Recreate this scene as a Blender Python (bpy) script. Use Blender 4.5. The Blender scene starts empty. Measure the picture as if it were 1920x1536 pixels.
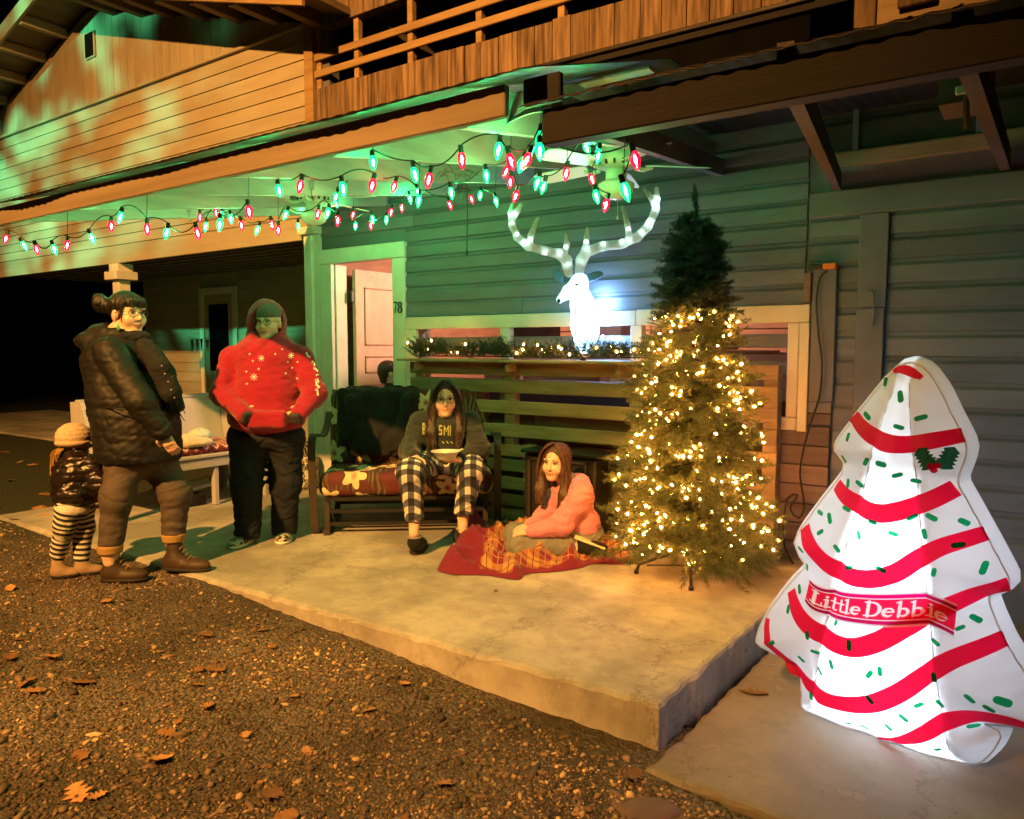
import bpy, math, random
import numpy as np
from mathutils import Vector, Matrix

scene = bpy.context.scene
# ------------------------------------------------------------------ camera, world, key light, exposure
CAM_H = 1.30
YAW = math.radians(35.0)
FPX, HOR = 1410.0, 652.0                     # focal length and horizon row, in photo pixels (1920 x 1536)
PITCH = math.atan((768.0 - HOR) / FPX)
cam_data = bpy.data.cameras.new("camera")
cam = bpy.data.objects.new("camera", cam_data)
scene.collection.objects.link(cam)
cam.location = (0, 0, CAM_H)
cam.rotation_euler = (math.pi / 2 - PITCH, 0, YAW)
cam_data.sensor_width = 36.0
cam_data.lens = 36.0 * FPX / 1920.0
cam_data.clip_start = 0.05
cam_data.clip_end = 600
scene.camera = cam

world = bpy.data.worlds.new("World")
scene.world = world
world.use_nodes = True
wn = world.node_tree
wbg = wn.nodes["Background"]
sky = wn.nodes.new("ShaderNodeTexSky")
sky.sky_type = 'NISHITA'
sky.sun_disc = False
sky.sun_elevation = math.radians(-8)
sky.sun_rotation = math.radians(200)
wn.links.new(sky.outputs[0], wbg.inputs[0])
wbg.inputs[1].default_value = 0.03

scene.view_settings.view_transform = 'Standard'
scene.view_settings.look = 'None'
scene.view_settings.exposure = 0.42
scene.view_settings.gamma = 1.0
scene.view_settings.use_curve_mapping = False
scene.render.engine = 'CYCLES'
scene.cycles.use_denoising = True
scene.cycles.max_bounces = 4
scene.cycles.diffuse_bounces = 2
scene.cycles.glossy_bounces = 2
scene.cycles.transmission_bounces = 4
scene.cycles.transparent_max_bounces = 12
scene.cycles.sample_clamp_indirect = 4.0
scene.cycles.caustics_reflective = False
scene.cycles.caustics_refractive = False

LAMP = Vector((-1.6, -6.4, 7.9))             # the sodium yard lamp on its pole behind the photographer
key_data = bpy.data.lights.new("sodium_light", 'SPOT')
key_data.energy = 12600
key_data.color = (1.0, 0.435, 0.09)
key_data.shadow_soft_size = 0.13
key_data.spot_size = math.radians(80)
key_data.spot_blend = 0.9
key = bpy.data.objects.new("sodium_light", key_data)
scene.collection.objects.link(key)
key.location = LAMP
key.rotation_euler = (Vector((-4.9, 2.8, .7)) - LAMP).to_track_quat('-Z', 'Y').to_euler()

# ------------------------------------------------------------------ helpers
rnd = random.Random(7)
nrs = np.random.RandomState(11)
fwd = np.array([-math.sin(YAW) * math.cos(PITCH), math.cos(YAW) * math.cos(PITCH), -math.sin(PITCH)])
rgt = np.array([math.cos(YAW), math.sin(YAW), 0.0])
upv = np.cross(rgt, fwd)
hfw = np.array([-math.sin(YAW), math.cos(YAW), 0.0])
EYE = np.array([0, 0, CAM_H])
UZ = np.array([0, 0, 1.0])

def ray(x, y):
    return fwd + rgt * (x - 960) / FPX - upv * (y - 768) / FPX
def at(x, y, d):
    """surveyed point: sight line through photo pixel x, y at d metres straight ahead"""
    return EYE + ray(x, y) * d
def aty(x, y, Y):
    r = ray(x, y)
    return EYE + r * Y / r[1]
def atz(x, y, z=0.0):
    r = ray(x, y)
    return EYE + r * (z - CAM_H) / r[2]

def link(o):
    scene.collection.objects.link(o)
    return o
def wloc(o):
    return Vector(o.get("_w", (0, 0, 0)))
def adopt(o, p):
    o.parent = p
    o.matrix_parent_inverse = Matrix.Translation(-WL.get(p.name, Vector((0, 0, 0))))
WL = {}
def tag(o, label=None, cat=None, group=None, kind=None):
    if label: o["label"] = label
    if cat: o["category"] = cat
    if group: o["group"] = group
    if kind: o["kind"] = kind
    return o
def thing(name, label, cat, loc=(0, 0, 0), group=None):
    o = link(bpy.data.objects.new(name, None))
    o.empty_display_size = 0.1
    o.location = loc
    WL[o.name] = Vector(loc)
    return tag(o, label, cat, group)

def mesh_np(name, v, f, smooth=False):
    """v (n,3); f list of faces or int array (m,k)"""
    me = bpy.data.meshes.new(name)
    if isinstance(f, np.ndarray):
        v = np.asarray(v, np.float32)
        n, k = f.shape
        me.vertices.add(len(v))
        me.vertices.foreach_set("co", v.ravel())
        me.loops.add(n * k)
        me.loops.foreach_set("vertex_index", f.astype(np.int32).ravel())
        me.polygons.add(n)
        me.polygons.foreach_set("loop_start", (np.arange(n) * k).astype(np.int32))
        me.polygons.foreach_set("loop_total", np.full(n, k, np.int32))
        me.update(calc_edges=True)
        me.validate()
    else:
        me.from_pydata([tuple(map(float, p)) for p in v], [], f)
        me.update()
    if smooth:
        me.polygons.foreach_set("use_smooth", np.ones(len(me.polygons), bool))
    return me
def obj(name, me, mat=None, parent=None, loc=None, rot=None, scale=None):
    o = link(bpy.data.objects.new(name, me))
    if mat is not None and len(me.materials) == 0:
        me.materials.append(mat)
    if loc is not None: o.location = loc
    if rot is not None: o.rotation_euler = rot
    if scale is not None: o.scale = scale
    if parent is not None: adopt(o, parent)
    return o
def attr(me, name, data, typ='FLOAT'):
    a = me.attributes.new(name, typ, 'POINT')
    if typ == 'FLOAT':
        a.data.foreach_set("value", np.asarray(data, np.float32).ravel())
    elif typ == 'FLOAT_VECTOR':
        a.data.foreach_set("vector", np.asarray(data, np.float32).ravel())
    else:
        a.data.foreach_set("color", np.asarray(data, np.float32).ravel())

class MB:
    """collects shapes into ONE mesh"""
    def __init__(s):
        s.v, s.f = [], []
    def add(s, vs, fs):
        b = len(s.v)
        s.v.extend([tuple(map(float, p)) for p in vs])
        s.f.extend([[i + b for i in q] for q in fs])
        return s
    def box(s, x0, x1, y0, y1, z0, z1, bev=0.0):
        if bev <= 0:
            v = [(x, y, z) for z in (z0, z1) for y in (y0, y1) for x in (x0, x1)]
            return s.add(v, [[0, 2, 3, 1], [4, 5, 7, 6], [0, 1, 5, 4], [2, 6, 7, 3], [0, 4, 6, 2], [1, 3, 7, 5]])
        b = min(bev, (x1 - x0) * .45, (y1 - y0) * .45, (z1 - z0) * .45)
        ring = lambda xa, xb, ya, yb, z: [(xa + b, ya, z), (xb - b, ya, z), (xb, ya + b, z), (xb, yb - b, z), (xb - b, yb, z), (xa + b, yb, z), (xa, yb - b, z), (xa, ya + b, z)]
        v = ring(x0 + b, x1 - b, y0 + b, y1 - b, z0) + ring(x0, x1, y0, y1, z0 + b) + ring(x0, x1, y0, y1, z1 - b) + ring(x0 + b, x1 - b, y0 + b, y1 - b, z1)
        f = [list(range(7, -1, -1)), list(range(24, 32))]
        for k in range(3):
            for i in range(8):
                j = (i + 1) % 8
                f.append([k * 8 + i, k * 8 + j, k * 8 + 8 + j, k * 8 + 8 + i])
        return s.add(v, f)
    def obox(s, c, ax, ay, az, hx, hy, hz):
        """box with centre, three unit axes and half sizes"""
        c, ax, ay, az = map(np.asarray, (c, ax, ay, az))
        v = [c + ax * i * hx + ay * j * hy + az * k * hz for k in (-1, 1) for j in (-1, 1) for i in (-1, 1)]
        return s.add(v, [[0, 2, 3, 1], [4, 5, 7, 6], [0, 1, 5, 4], [2, 6, 7, 3], [0, 4, 6, 2], [1, 3, 7, 5]])
    def tube(s, pts, r, n=8, cap=True):
        pts = [np.asarray(p, float) for p in pts]
        m = len(pts)
        rr = [r] * m if np.isscalar(r) else list(r)
        rings, prev = [], None
        for i, p in enumerate(pts):
            t = pts[min(i + 1, m - 1)] - pts[max(i - 1, 0)]
            t = t / (np.linalg.norm(t) + 1e-9)
            if prev is None:
                a = np.cross(t, UZ if abs(t[2]) < .9 else np.array([1., 0, 0]))
            else:
                a = prev - t * prev.dot(t)
            a /= np.linalg.norm(a) + 1e-9
            b = np.cross(t, a)
            prev = a
            rings += [p + rr[i] * (a * math.cos(2 * math.pi * k / n) + b * math.sin(2 * math.pi * k / n)) for k in range(n)]
        f = []
        for i in range(m - 1):
            for k in range(n):
                j = (k + 1) % n
                f.append([i * n + k, i * n + j, i * n + n + j, i * n + n + k])
        if cap:
            f += [list(range(n - 1, -1, -1)), [(m - 1) * n + k for k in range(n)]]
        return s.add(rings, f)
    def lathe(s, prof, c=(0, 0, 0), n=20):
        c = np.asarray(c, float)
        m = len(prof)
        v = [c + np.array([r * math.cos(2 * math.pi * k / n), r * math.sin(2 * math.pi * k / n), z]) for r, z in prof for k in range(n)]
        f = [[i * n + k, i * n + (k + 1) % n, i * n + n + (k + 1) % n, i * n + n + k] for i in range(m - 1) for k in range(n)]
        return s.add(v, f)
    def prism(s, poly, off):
        """flat polygon (3-D points) pushed along off"""
        n = len(poly)
        off = np.asarray(off, float)
        v = [np.asarray(p, float) for p in poly]
        v += [p + off for p in v]
        return s.add(v, [list(range(n)), list(range(2 * n - 1, n - 1, -1))] + [[i, i + n, (i + 1) % n + n, (i + 1) % n] for i in range(n)])
    def mesh(s, name, smooth=False):
        return mesh_np(name, s.v, s.f, smooth)
    def build(s, name, mat, parent=None, smooth=False, **kw):
        return obj(name, s.mesh(name, smooth), mat, parent, **kw)
def fix_normals(o):
    import bmesh
    bm = bmesh.new(); bm.from_mesh(o.data)
    bmesh.ops.recalc_face_normals(bm, faces=bm.faces)
    bm.to_mesh(o.data); bm.free()
    return o

# ------------------------------------------------------------------ materials
def new_mat(name):
    m = bpy.data.materials.new(name)
    m.use_nodes = True
    nt = m.node_tree
    b = nt.nodes["Principled BSDF"]
    return m, nt, b
def N(nt, typ, **kw):
    n = nt.nodes.new(typ)
    for k, v in kw.items():
        if k == 'op': n.operation = v
        elif k in ('data_type', 'blend_type', 'clamp', 'attribute_name', 'noise_dimensions', 'feature', 'distance', 'wave_type', 'bands_direction'): setattr(n, k, v)
        else: n.inputs[int(k[1:])].default_value = v
    return n
def L(nt, a, b):
    nt.links.new(a, b)
def ramp(nt, src, p0, p1, c0=(0, 0, 0, 1), c1=(1, 1, 1, 1)):
    r = nt.nodes.new("ShaderNodeValToRGB")
    r.color_ramp.elements[0].position = p0; r.color_ramp.elements[0].color = c0
    r.color_ramp.elements[1].position = p1; r.color_ramp.elements[1].color = c1
    L(nt, src, r.inputs[0])
    return r.outputs[0]
def mixc(nt, fac, a, b, mode='MIX'):
    n = nt.nodes.new("ShaderNodeMix"); n.data_type = 'RGBA'; n.blend_type = mode
    for sock, val in ((0, fac), (6, a), (7, b)):
        if hasattr(val, 'is_linked') or isinstance(val, bpy.types.NodeSocket): L(nt, val, n.inputs[sock])
        elif sock == 0: n.inputs[0].default_value = val
        else: n.inputs[sock].default_value = (*val[:3], 1)
    return n.outputs[2]
def pmat(name, c1, c2=None, scale=(1, 1, 1), ns=5.0, rough=.7, bump=.15, bs=60.0, rv=.12, lo=.35, hi=.65, detail=6, spec=.3, metal=0.0, wear=None, wearcol=None, sheen=0, bdist=.01):
    """paint / wood / stone: two tones mixed by stretched noise in world metres, per-piece tone, fine relief"""
    m, nt, b = new_mat(name)
    c2 = c2 or tuple(x * .75 for x in c1)
    g = nt.nodes.new("ShaderNodeNewGeometry")
    oi = nt.nodes.new("ShaderNodeObjectInfo")
    off = N(nt, "ShaderNodeVectorMath", op='MULTIPLY_ADD')
    cmb = nt.nodes.new("ShaderNodeCombineXYZ")
    for i in range(3): L(nt, oi.outputs["Random"], cmb.inputs[i])
    mp = nt.nodes.new("ShaderNodeMapping"); mp.inputs[3].default_value = scale
    L(nt, g.outputs[0], mp.inputs[0])
    L(nt, cmb.outputs[0], off.inputs[0]); off.inputs[1].default_value = (37, 19, 53); L(nt, mp.outputs[0], off.inputs[2])
    no = N(nt, "ShaderNodeTexNoise", _2=ns, _3=detail, _4=.6)
    L(nt, off.outputs[0], no.inputs[0])
    f = ramp(nt, no.outputs[0], lo, hi)
    col = mixc(nt, f, c1, c2)
    mul = N(nt, "ShaderNodeMath", op='MULTIPLY_ADD', _1=2 * rv, _2=1 - rv)
    L(nt, oi.outputs["Random"], mul.inputs[0])
    vm = N(nt, "ShaderNodeVectorMath", op='SCALE'); L(nt, col, vm.inputs[0]); L(nt, mul.outputs[0], vm.inputs[3])
    out = vm.outputs[0]
    n2 = N(nt, "ShaderNodeTexNoise", _2=bs, _3=5, _4=.65); L(nt, off.outputs[0], n2.inputs[0])
    if wear:
        nw = N(nt, "ShaderNodeTexNoise", _2=ns * 2.6, _3=9, _4=.75); L(nt, off.outputs[0], nw.inputs[0])
        out = mixc(nt, ramp(nt, nw.outputs[0], wear, wear + .03), out, wearcol)
    L(nt, out, b.inputs["Base Color"])
    b.inputs["Roughness"].default_value = rough
    b.inputs["Specular IOR Level"].default_value = spec
    b.inputs["Metallic"].default_value = metal
    if sheen:
        b.inputs["Sheen Weight"].default_value = sheen
        b.inputs["Sheen Roughness"].default_value = .5
    if bump:
        bp = N(nt, "ShaderNodeBump"); bp.inputs[0].default_value = bump; bp.inputs["Distance"].default_value = bdist
        L(nt, n2.outputs[0], bp.inputs["Height"]); L(nt, bp.outputs[0], b.inputs["Normal"])
    return m
def emat(name, col, strength):
    m, nt, b = new_mat(name)
    b.inputs["Base Color"].default_value = (*col, 1)
    b.inputs["Emission Color"].default_value = (*col, 1)
    b.inputs["Emission Strength"].default_value = strength
    return m

GREYW = pmat("grey_paint_siding", (.15, .16, .205), (.11, .118, .152), scale=(.5, 1, 2.5), ns=3, rough=.48, bump=.3, bs=30, rv=.18, wear=.66, wearcol=(.26, .25, .24), spec=.4)
GREYP = pmat("grey_paint_trim", (.155, .162, .2), (.12, .126, .158), scale=(1, 1, 1), ns=3, rough=.5, bump=.2, bs=40, rv=.1, wear=.72, wearcol=(.3, .28, .26))
CREAM = pmat("cream_paint_siding", (.40, .35, .27), (.31, .27, .2), scale=(.4, 1, 2), ns=2.2, rough=.6, bump=.2, rv=.09, wear=.67, wearcol=(.2, .17, .12))
CREAMV = pmat("cream_vertical_board", (.39, .34, .26), (.29, .25, .19), scale=(2, 1, .4), ns=2.2, rough=.65, bump=.15, rv=.08)
WHITE = pmat("white_trim_paint", (.68, .67, .64), (.58, .56, .52), ns=4, rough=.45, bump=.1, rv=.05, wear=.72, wearcol=(.35, .32, .28))
WOODB = pmat("weathered_balcony_wood", (.26, .17, .105), (.07, .045, .03), scale=(9, 1, .6), ns=3.2, rough=.8, bump=.4, bs=30, rv=.2)
RAILW = pmat("rail_wood", (.36, .24, .12), (.24, .15, .07), scale=(.6, 6, 6), ns=3, rough=.7, bump=.2, rv=.1)
DARKW = pmat("dark_beam_wood", (.014, .011, .011), (.007, .006, .006), scale=(.4, 3, 5), ns=4, rough=.7, bump=.3, rv=.1)
BEAMW = pmat("fascia_wood", (.215, .165, .115), (.16, .12, .08), scale=(.3, 3, 6), ns=3, rough=.7, bump=.15, rv=.05)
RAFT = pmat("rafter_paint", (.42, .41, .42), (.3, .29, .3), scale=(3, .5, 3), ns=4, rough=.65, bump=.2, rv=.15)
RAFTD = pmat("rafter_bare", (.13, .1, .1), (.08, .06, .06), scale=(3, .5, 3), ns=4, rough=.7, bump=.2, rv=.15)
RUSTM = pmat("corrugated_steel", (.04, .032, .028), (.022, .018, .017), scale=(1, .4, 1), ns=5, rough=.5, bump=.1, rv=.0, metal=.3)
PALW = pmat("pallet_wood", (.4, .3, .18), (.25, .18, .1), scale=(.7, 2, 6), ns=3.5, rough=.82, bump=.4, bs=35, rv=.22, wear=.7, wearcol=(.07, .05, .03))
LOWW = pmat("bare_lower_planks", (.2, .145, .115), (.12, .085, .07), scale=(.5, 2, 5), ns=3, rough=.75, bump=.35, rv=.22, wear=.68, wearcol=(.28, .22, .18))
BLACKM = pmat("black_metal", (.016, .015, .015), (.01, .01, .01), rough=.42, bump=.1, rv=.05, spec=.45)
BRONZE = pmat("bronze_strap_metal", (.05, .036, .026), (.03, .022, .017), rough=.42, bump=.1, rv=.05, spec=.5)
DOORP = pmat("worn_door_paint", (.6, .46, .38), (.5, .36, .29), scale=(2, 2, 1.2), ns=3, rough=.5, bump=.25, bs=25, rv=0, wear=.62, wearcol=(.36, .22, .16))
VOID = pmat("unlit_black", (.006, .006, .006), (.004, .004, .004), bump=0, rough=1, spec=0)  # near-black tone standing in for unlit openings and walls
ROOMW = pmat("room_wall_wood", (.3, .17, .11), (.2, .11, .07), scale=(.5, 1, 4), ns=2.5, rough=.6, bump=.1)
# ------------------------------------------------------------------ ground, slabs
def ground_z(x, y):
    x = np.asarray(x, float); y = np.asarray(y, float)
    t = np.clip((x + 4.1) / 3.0, 0, 1)
    z = -.02 - .165 * t * t * (3 - 2 * t) - .03 * np.clip((x + 1.1) / .6, 0, 1)
    z += .012 * np.sin(1.7 * x + .6 * y) * np.sin(1.3 * y - .8 * x) + .006 * np.sin(5.1 * x + 2 * y) * np.sin(4.3 * y)
    far = np.clip((np.hypot(x + 3, y - 2) - 6) / 8, 0, 1)
    return z * (1 - far) + (-.05) * far
def gridmesh(xs, ys, zf):
    X, Y = np.meshgrid(xs, ys, indexing='ij')
    v = np.stack([X, Y, zf(X, Y)], -1).reshape(-1, 3)
    nx, ny = len(xs), len(ys)
    i = np.arange(nx * ny).reshape(nx, ny)
    f = np.stack([i[:-1, :-1], i[1:, :-1], i[1:, 1:], i[:-1, 1:]], -1).reshape(-1, 4)
    return v, f
def spaced(a, b, n, far=300):
    core = np.linspace(a, b, n)
    t = np.geomspace(1, far, 14)
    return np.concatenate([a - t[::-1], core, b + t])

def gravel_mat():
    m, nt, b = new_mat("gravel_and_soil")
    g = nt.nodes.new("ShaderNodeNewGeometry")
    v = N(nt, "ShaderNodeTexVoronoi", _2=85.0); L(nt, g.outputs[0], v.inputs["Vector"])
    n1 = N(nt, "ShaderNodeTexNoise", _2=1.3, _3=5); L(nt, g.outputs[0], n1.inputs[0])
    n2 = N(nt, "ShaderNodeTexNoise", _2=45.0, _3=8); L(nt, g.outputs[0], n2.inputs[0])
    stone = mixc(nt, ramp(nt, v.outputs["Color"], .2, .9), (.045, .035, .03), (.2, .16, .125))
    soil = mixc(nt, ramp(nt, n2.outputs[0], .35, .7), (.02, .014, .01), (.085, .06, .04))
    sep = nt.nodes.new("ShaderNodeSeparateXYZ"); L(nt, g.outputs[0], sep.inputs[0])
    # gravel apron near the slab, bare dark soil and grass out in the yard
    dist = N(nt, "ShaderNodeMath", op='MULTIPLY_ADD', _1=-.22, _2=-1.02); L(nt, sep.outputs[0], dist.inputs[0])
    nd = N(nt, "ShaderNodeMath", op='MULTIPLY_ADD', _1=.5, _2=-.25); L(nt, n1.outputs[0], nd.inputs[0])
    ad = N(nt, "ShaderNodeMath", op='ADD'); L(nt, dist.outputs[0], ad.inputs[0]); L(nt, nd.outputs[0], ad.inputs[1])
    yard = ramp(nt, ad.outputs[0], .05, .45)
    near = mixc(nt, ramp(nt, n1.outputs[0], .35, .6), stone, soil)
    grass = mixc(nt, ramp(nt, n2.outputs[0], .4, .7), (.012, .018, .007), (.04, .045, .018))
    L(nt, mixc(nt, yard, near, grass), b.inputs["Base Color"])
    b.inputs["Roughness"].default_value = .85
    hh = N(nt, "ShaderNodeMath", op='SUBTRACT'); L(nt, n2.outputs[0], hh.inputs[0]); L(nt, v.outputs["Distance"], hh.inputs[1])
    bp = N(nt, "ShaderNodeBump"); bp.inputs[0].default_value = .9; bp.inputs["Distance"].default_value = .012
    L(nt, hh.outputs[0], bp.inputs["Height"]); L(nt, bp.outputs[0], b.inputs["Normal"])
    return m
v, f = gridmesh(spaced(-9, 3, 130), spaced(-3, 6, 100), lambda X, Y: ground_z(X, Y) - .35 * ((X > -5.7) & (Y > 2.75) & (Y < 9)))
tag(obj("ground", mesh_np("ground", v, f, True), gravel_mat()), kind="structure")
road = MB().add([(-60, 24, -.04), (-18, 38, -.04), (-19, 41, -.04), (-61, 27, -.04)], [[0, 1, 2, 3]]).build("road", pmat("far_asphalt", (.12, .12, .12), (.09, .09, .09)))
tag(road, kind="structure")

def concrete(name, c1, c2, stain):
    m, nt, b = new_mat(name)
    g = nt.nodes.new("ShaderNodeNewGeometry")
    n1 = N(nt, "ShaderNodeTexNoise", _2=1.6, _3=8, _4=.62); L(nt, g.outputs[0], n1.inputs[0])
    n2 = N(nt, "ShaderNodeTexNoise", _2=9.0, _3=8, _4=.7); L(nt, g.outputs[0], n2.inputs[0])
    n3 = N(nt, "ShaderNodeTexNoise", _2=28.0, _3=3, _4=.5); L(nt, g.outputs[0], n3.inputs[0])
    n4 = N(nt, "ShaderNodeTexNoise", _2=130.0, _3=4, _4=.6); L(nt, g.outputs[0], n4.inputs[0])
    c = mixc(nt, ramp(nt, n1.outputs[0], .4, .58), c1, c2)
    c = mixc(nt, ramp(nt, n2.outputs[0], .5, .72, c1=(.55, .55, .55, 1)), c, stain)
    c = mixc(nt, ramp(nt, n3.outputs[0], .71, .75, c1=(.8, .8, .8, 1)), c, (.05, .04, .03))
    c = mixc(nt, ramp(nt, n2.outputs[0], .62, .3, c0=(0, 0, 0, 1), c1=(.35, .35, .35, 1)), c, tuple(min(1, k * 1.25) for k in c1))
    wp = N(nt, "ShaderNodeVectorMath", op='MULTIPLY_ADD'); L(nt, n2.outputs[1], wp.inputs[0]); wp.inputs[1].default_value = (.35, .35, .35); L(nt, g.outputs[0], wp.inputs[2])
    vc = nt.nodes.new("ShaderNodeTexVoronoi"); vc.feature = 'DISTANCE_TO_EDGE'; vc.inputs["Scale"].default_value = .75; L(nt, wp.outputs[0], vc.inputs["Vector"])
    c = mixc(nt, ramp(nt, vc.outputs[0], .0015, .006, c0=(.5, .5, .5, 1), c1=(0, 0, 0, 1)), c, (.06, .05, .04))
    L(nt, c, b.inputs["Base Color"])
    b.inputs["Roughness"].default_value = .68
    b.inputs["Specular IOR Level"].default_value = .3
    ad = N(nt, "ShaderNodeMath", op='MULTIPLY_ADD', _1=.35); L(nt, n4.outputs[0], ad.inputs[0]); L(nt, n2.outputs[0], ad.inputs[2])
    bp = N(nt, "ShaderNodeBump"); bp.inputs[0].default_value = .35; bp.inputs["Distance"].default_value = .006
    L(nt, ad.outputs[0], bp.inputs["Height"]); L(nt, bp.outputs[0], b.inputs["Normal"])
    return m
CONC = concrete("porch_concrete", (.42, .40, .37), (.24, .23, .215), (.14, .13, .12))
CONC2 = concrete("step_concrete", (.27, .235, .2), (.2, .175, .15), (.13, .11, .09))
def slab(name, poly, ztop, zbot, mat, jit=.009, step=.045):
    """slab with a worn, slightly rounded and chipped edge"""
    pts = []
    for i, p in enumerate(poly):
        q = poly[(i + 1) % len(poly)]
        n = max(1, int(math.dist(p, q) / step))
        for k in range(n):
            t = k / n
            pts.append((p[0] + (q[0] - p[0]) * t, p[1] + (q[1] - p[1]) * t))
    n = len(pts)
    c = np.mean(np.array(poly), 0)
    r = random.Random(3)
    rows = [(0.0, zbot, jit * 1.5), (0.0, ztop - .02, jit * 1.3), (-.008, ztop - .007, jit * 1.3), (-.024, ztop, jit * .9)]
    vs, fs = [], []
    base = [r.uniform(-1, 1) for _ in range(n)]
    nrm = []
    for i in range(n):
        a, b2 = pts[i - 1], pts[(i + 1) % n]
        t = np.array([b2[0] - a[0], b2[1] - a[1]]); t /= np.linalg.norm(t)
        nrm.append(np.array([t[1], -t[0]]))
    for off, z, j in rows:
        for i, p in enumerate(pts):
            d = off + j * (base[i] * .6 + r.uniform(-.4, .4))
            vs.append((p[0] + nrm[i][0] * d, p[1] + nrm[i][1] * d, z + (r.uniform(-.002, .002) if z == ztop - .006 else 0)))
    for k in range(len(rows) - 1):
        for i in range(n):
            j = (i + 1) % n
            fs.append([k * n + i, k * n + j, (k + 1) * n + j, (k + 1) * n + i])
    fs.append([(len(rows) - 1) * n + i for i in range(n)])
    o = obj(name, mesh_np(name, vs, fs), mat)
    return tag(o, kind="structure")
slab("porch_slab", [(-6.6, 2.40), (-4.0, 2.41), (-1.08, 2.48), (-1.0, 4.9), (-6.6, 4.9)], 0.0, -.34, CONC)
slab("step_slab", [(-1.075, 2.33), (2.4, 2.33), (2.4, 4.9), (-.985, 4.9), (-1.05, 2.6)], -.17, -.3, CONC2)
slab("carport_floor", [(-17, 5.0), (-6.7, 4.95), (-6.7, 7.4), (-17, 7.4)], -.004, -.3, CONC)
slab("room_floor", [(-5.6, 4.91), (-.9, 4.91), (-.9, 8.0), (-5.6, 8.0)], -.002, -.3, LOWW)

# ------------------------------------------------------------------ the house
W = 4.72
house = thing("house", "old two storey house with grey lap siding, covered porch and timber balcony", "house", (-4, 5.6, 0))
def hbox(name, x0, x1, y0, y1, z0, z1, mat, parent=house, bev=.004):
    return MB().box(x0, x1, y0, y1, z0, z1, bev).build(name, mat, parent)
_cache = {}
def drop_board(x0, x1, z, h, mat, y=W, name="siding_board", parent=house):
    """one board of drop siding: flat face with a hollowed top edge that tucks under the next"""
    key_ = (round(x1 - x0, 3), h, mat.name)
    if key_ not in _cache:
        l = (x1 - x0) / 2
        prof = [(.012, 0), (-.008, .002), (-.008, h * .70), (-.004, h * .76), (.004, h * .84), (.0075, h * .99), (.012, h * .99)]
        m = MB()
        n = len(prof)
        vs = [(-l, a, b) for a, b in prof] + [(l, a, b) for a, b in prof]
        fs = [[i, i + n, (i + 1) % n + n, (i + 1) % n] for i in range(n)] + [list(range(n)), list(range(2 * n - 1, n - 1, -1))]
        m.add(vs, fs)
        _cache[key_] = m.mesh(name)
    o = obj(name, _cache[key_], mat, parent, loc=((x0 + x1) / 2, y, z))
    o.rotation_euler = (rnd.uniform(-.012, .012), rnd.uniform(-.0012, .0012), 0)
    return o
def lap_board(x0, x1, z, h, mat, y=W, parent=house, name="siding_board"):
    key_ = ('lap', round(x1 - x0, 3), h, mat.name)
    if key_ not in _cache:
        l = (x1 - x0) / 2
        prof = [(.012, 0), (-.016, 0), (-.003, h), (.012, h)]
        vs = [(-l, a, b) for a, b in prof] + [(l, a, b) for a, b in prof]
        _cache[key_] = MB().add(vs, [[i, i + 4, (i + 1) % 4 + 4, (i + 1) % 4] for i in range(4)] + [[0, 1, 2, 3], [7, 6, 5, 4]]).mesh(name)
    o = obj(name, _cache[key_], mat, parent, loc=((x0 + x1) / 2, y, z))
    o.rotation_euler = (0, rnd.uniform(-.0008, .0008), 0)
    return o
# walls behind the boards
for nm, a in (("wall", (-5.62, -5.30, W + .014, W + .13, 0, 4.2)), ("wall", (-4.52, 2.2, W + .014, W + .13, 1.47, 3.3)),
              ("wall", (-5.30, -4.52, W + .014, W + .13, 2.07, 3.3)), ("wall", (-4.52, -4.24, W + .014, W + .13, 0, 1.47)),
              ("wall", (-4.24, -1.24, W + .014, W + .13, 0, .84)), ("wall", (-1.24, 2.2, W + .014, W + .13, -.2, 1.47)),
              ("wall", (-13.5, -5.62, W + .014, W + .13, 2.36, 4.3))):
    hbox(nm, *a, GREYP if a[0] > -5.7 else CREAM, bev=0)
# painted drop siding over the porch
P = .124
z = 1.556
while z < 2.72:
    lo = -4.386 if z < 2.19 else -5.43
    # boards butt at staggered joints
    if rnd.random() < .5:
        j = rnd.uniform(lo + 1, -2.2)
        drop_board(lo, j - .002, z, P, GREYW); drop_board(j + .002, -1.165 + rnd.uniform(-.006, .004), z, P, GREYW)
    else:
        drop_board(lo, -1.165 + rnd.uniform(-.006, .004), z, P, GREYW)
    z += P
z = .16
while z < 2.0:                                            # siding of the right-hand bay
    drop_board(-.985 if z < 1.0 else -1.15, -.874, z + .01, P, GREYW, y=W + .004)
    drop_board(-.718, 2.1, z, P * 1.1, GREYW)
    z += P * (1.1 if True else 1)
hbox("trim_board", -1.15, 2.1, W - .036, W + .01, 2.055, 2.20, GREYP)
hbox("trim_board", -.872, -.722, W - .034, W + .01, 1.53, 2.052, GREYP)
hbox("trim_board", -.874, -.728, W - .034, W + .01, -.16, 1.526, GREYP)
hbox("trim_board", -1.165, -1.125, W - .05, W + .01, 1.57, 1.74, LOWW)
hbox("trim_board", -1.12, -.985, W - .03, W + .01, .98, 1.765, GREYP)
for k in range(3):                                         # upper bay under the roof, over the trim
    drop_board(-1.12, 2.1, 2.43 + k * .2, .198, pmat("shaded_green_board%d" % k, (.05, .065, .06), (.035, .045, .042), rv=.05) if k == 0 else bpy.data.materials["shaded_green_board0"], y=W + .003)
hbox("ledger_board", -1.08, 2.1, W - .045, W + .01, 2.33, 2.41, pmat("bare_ledger_wood", (.33, .23, .19), (.24, .16, .13), scale=(.5, 2, 6), ns=3))
hbox("wall_backing", -1.08, 2.1, W - .004, W + .012, 2.205, 2.328, GREYP, bev=0)
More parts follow.
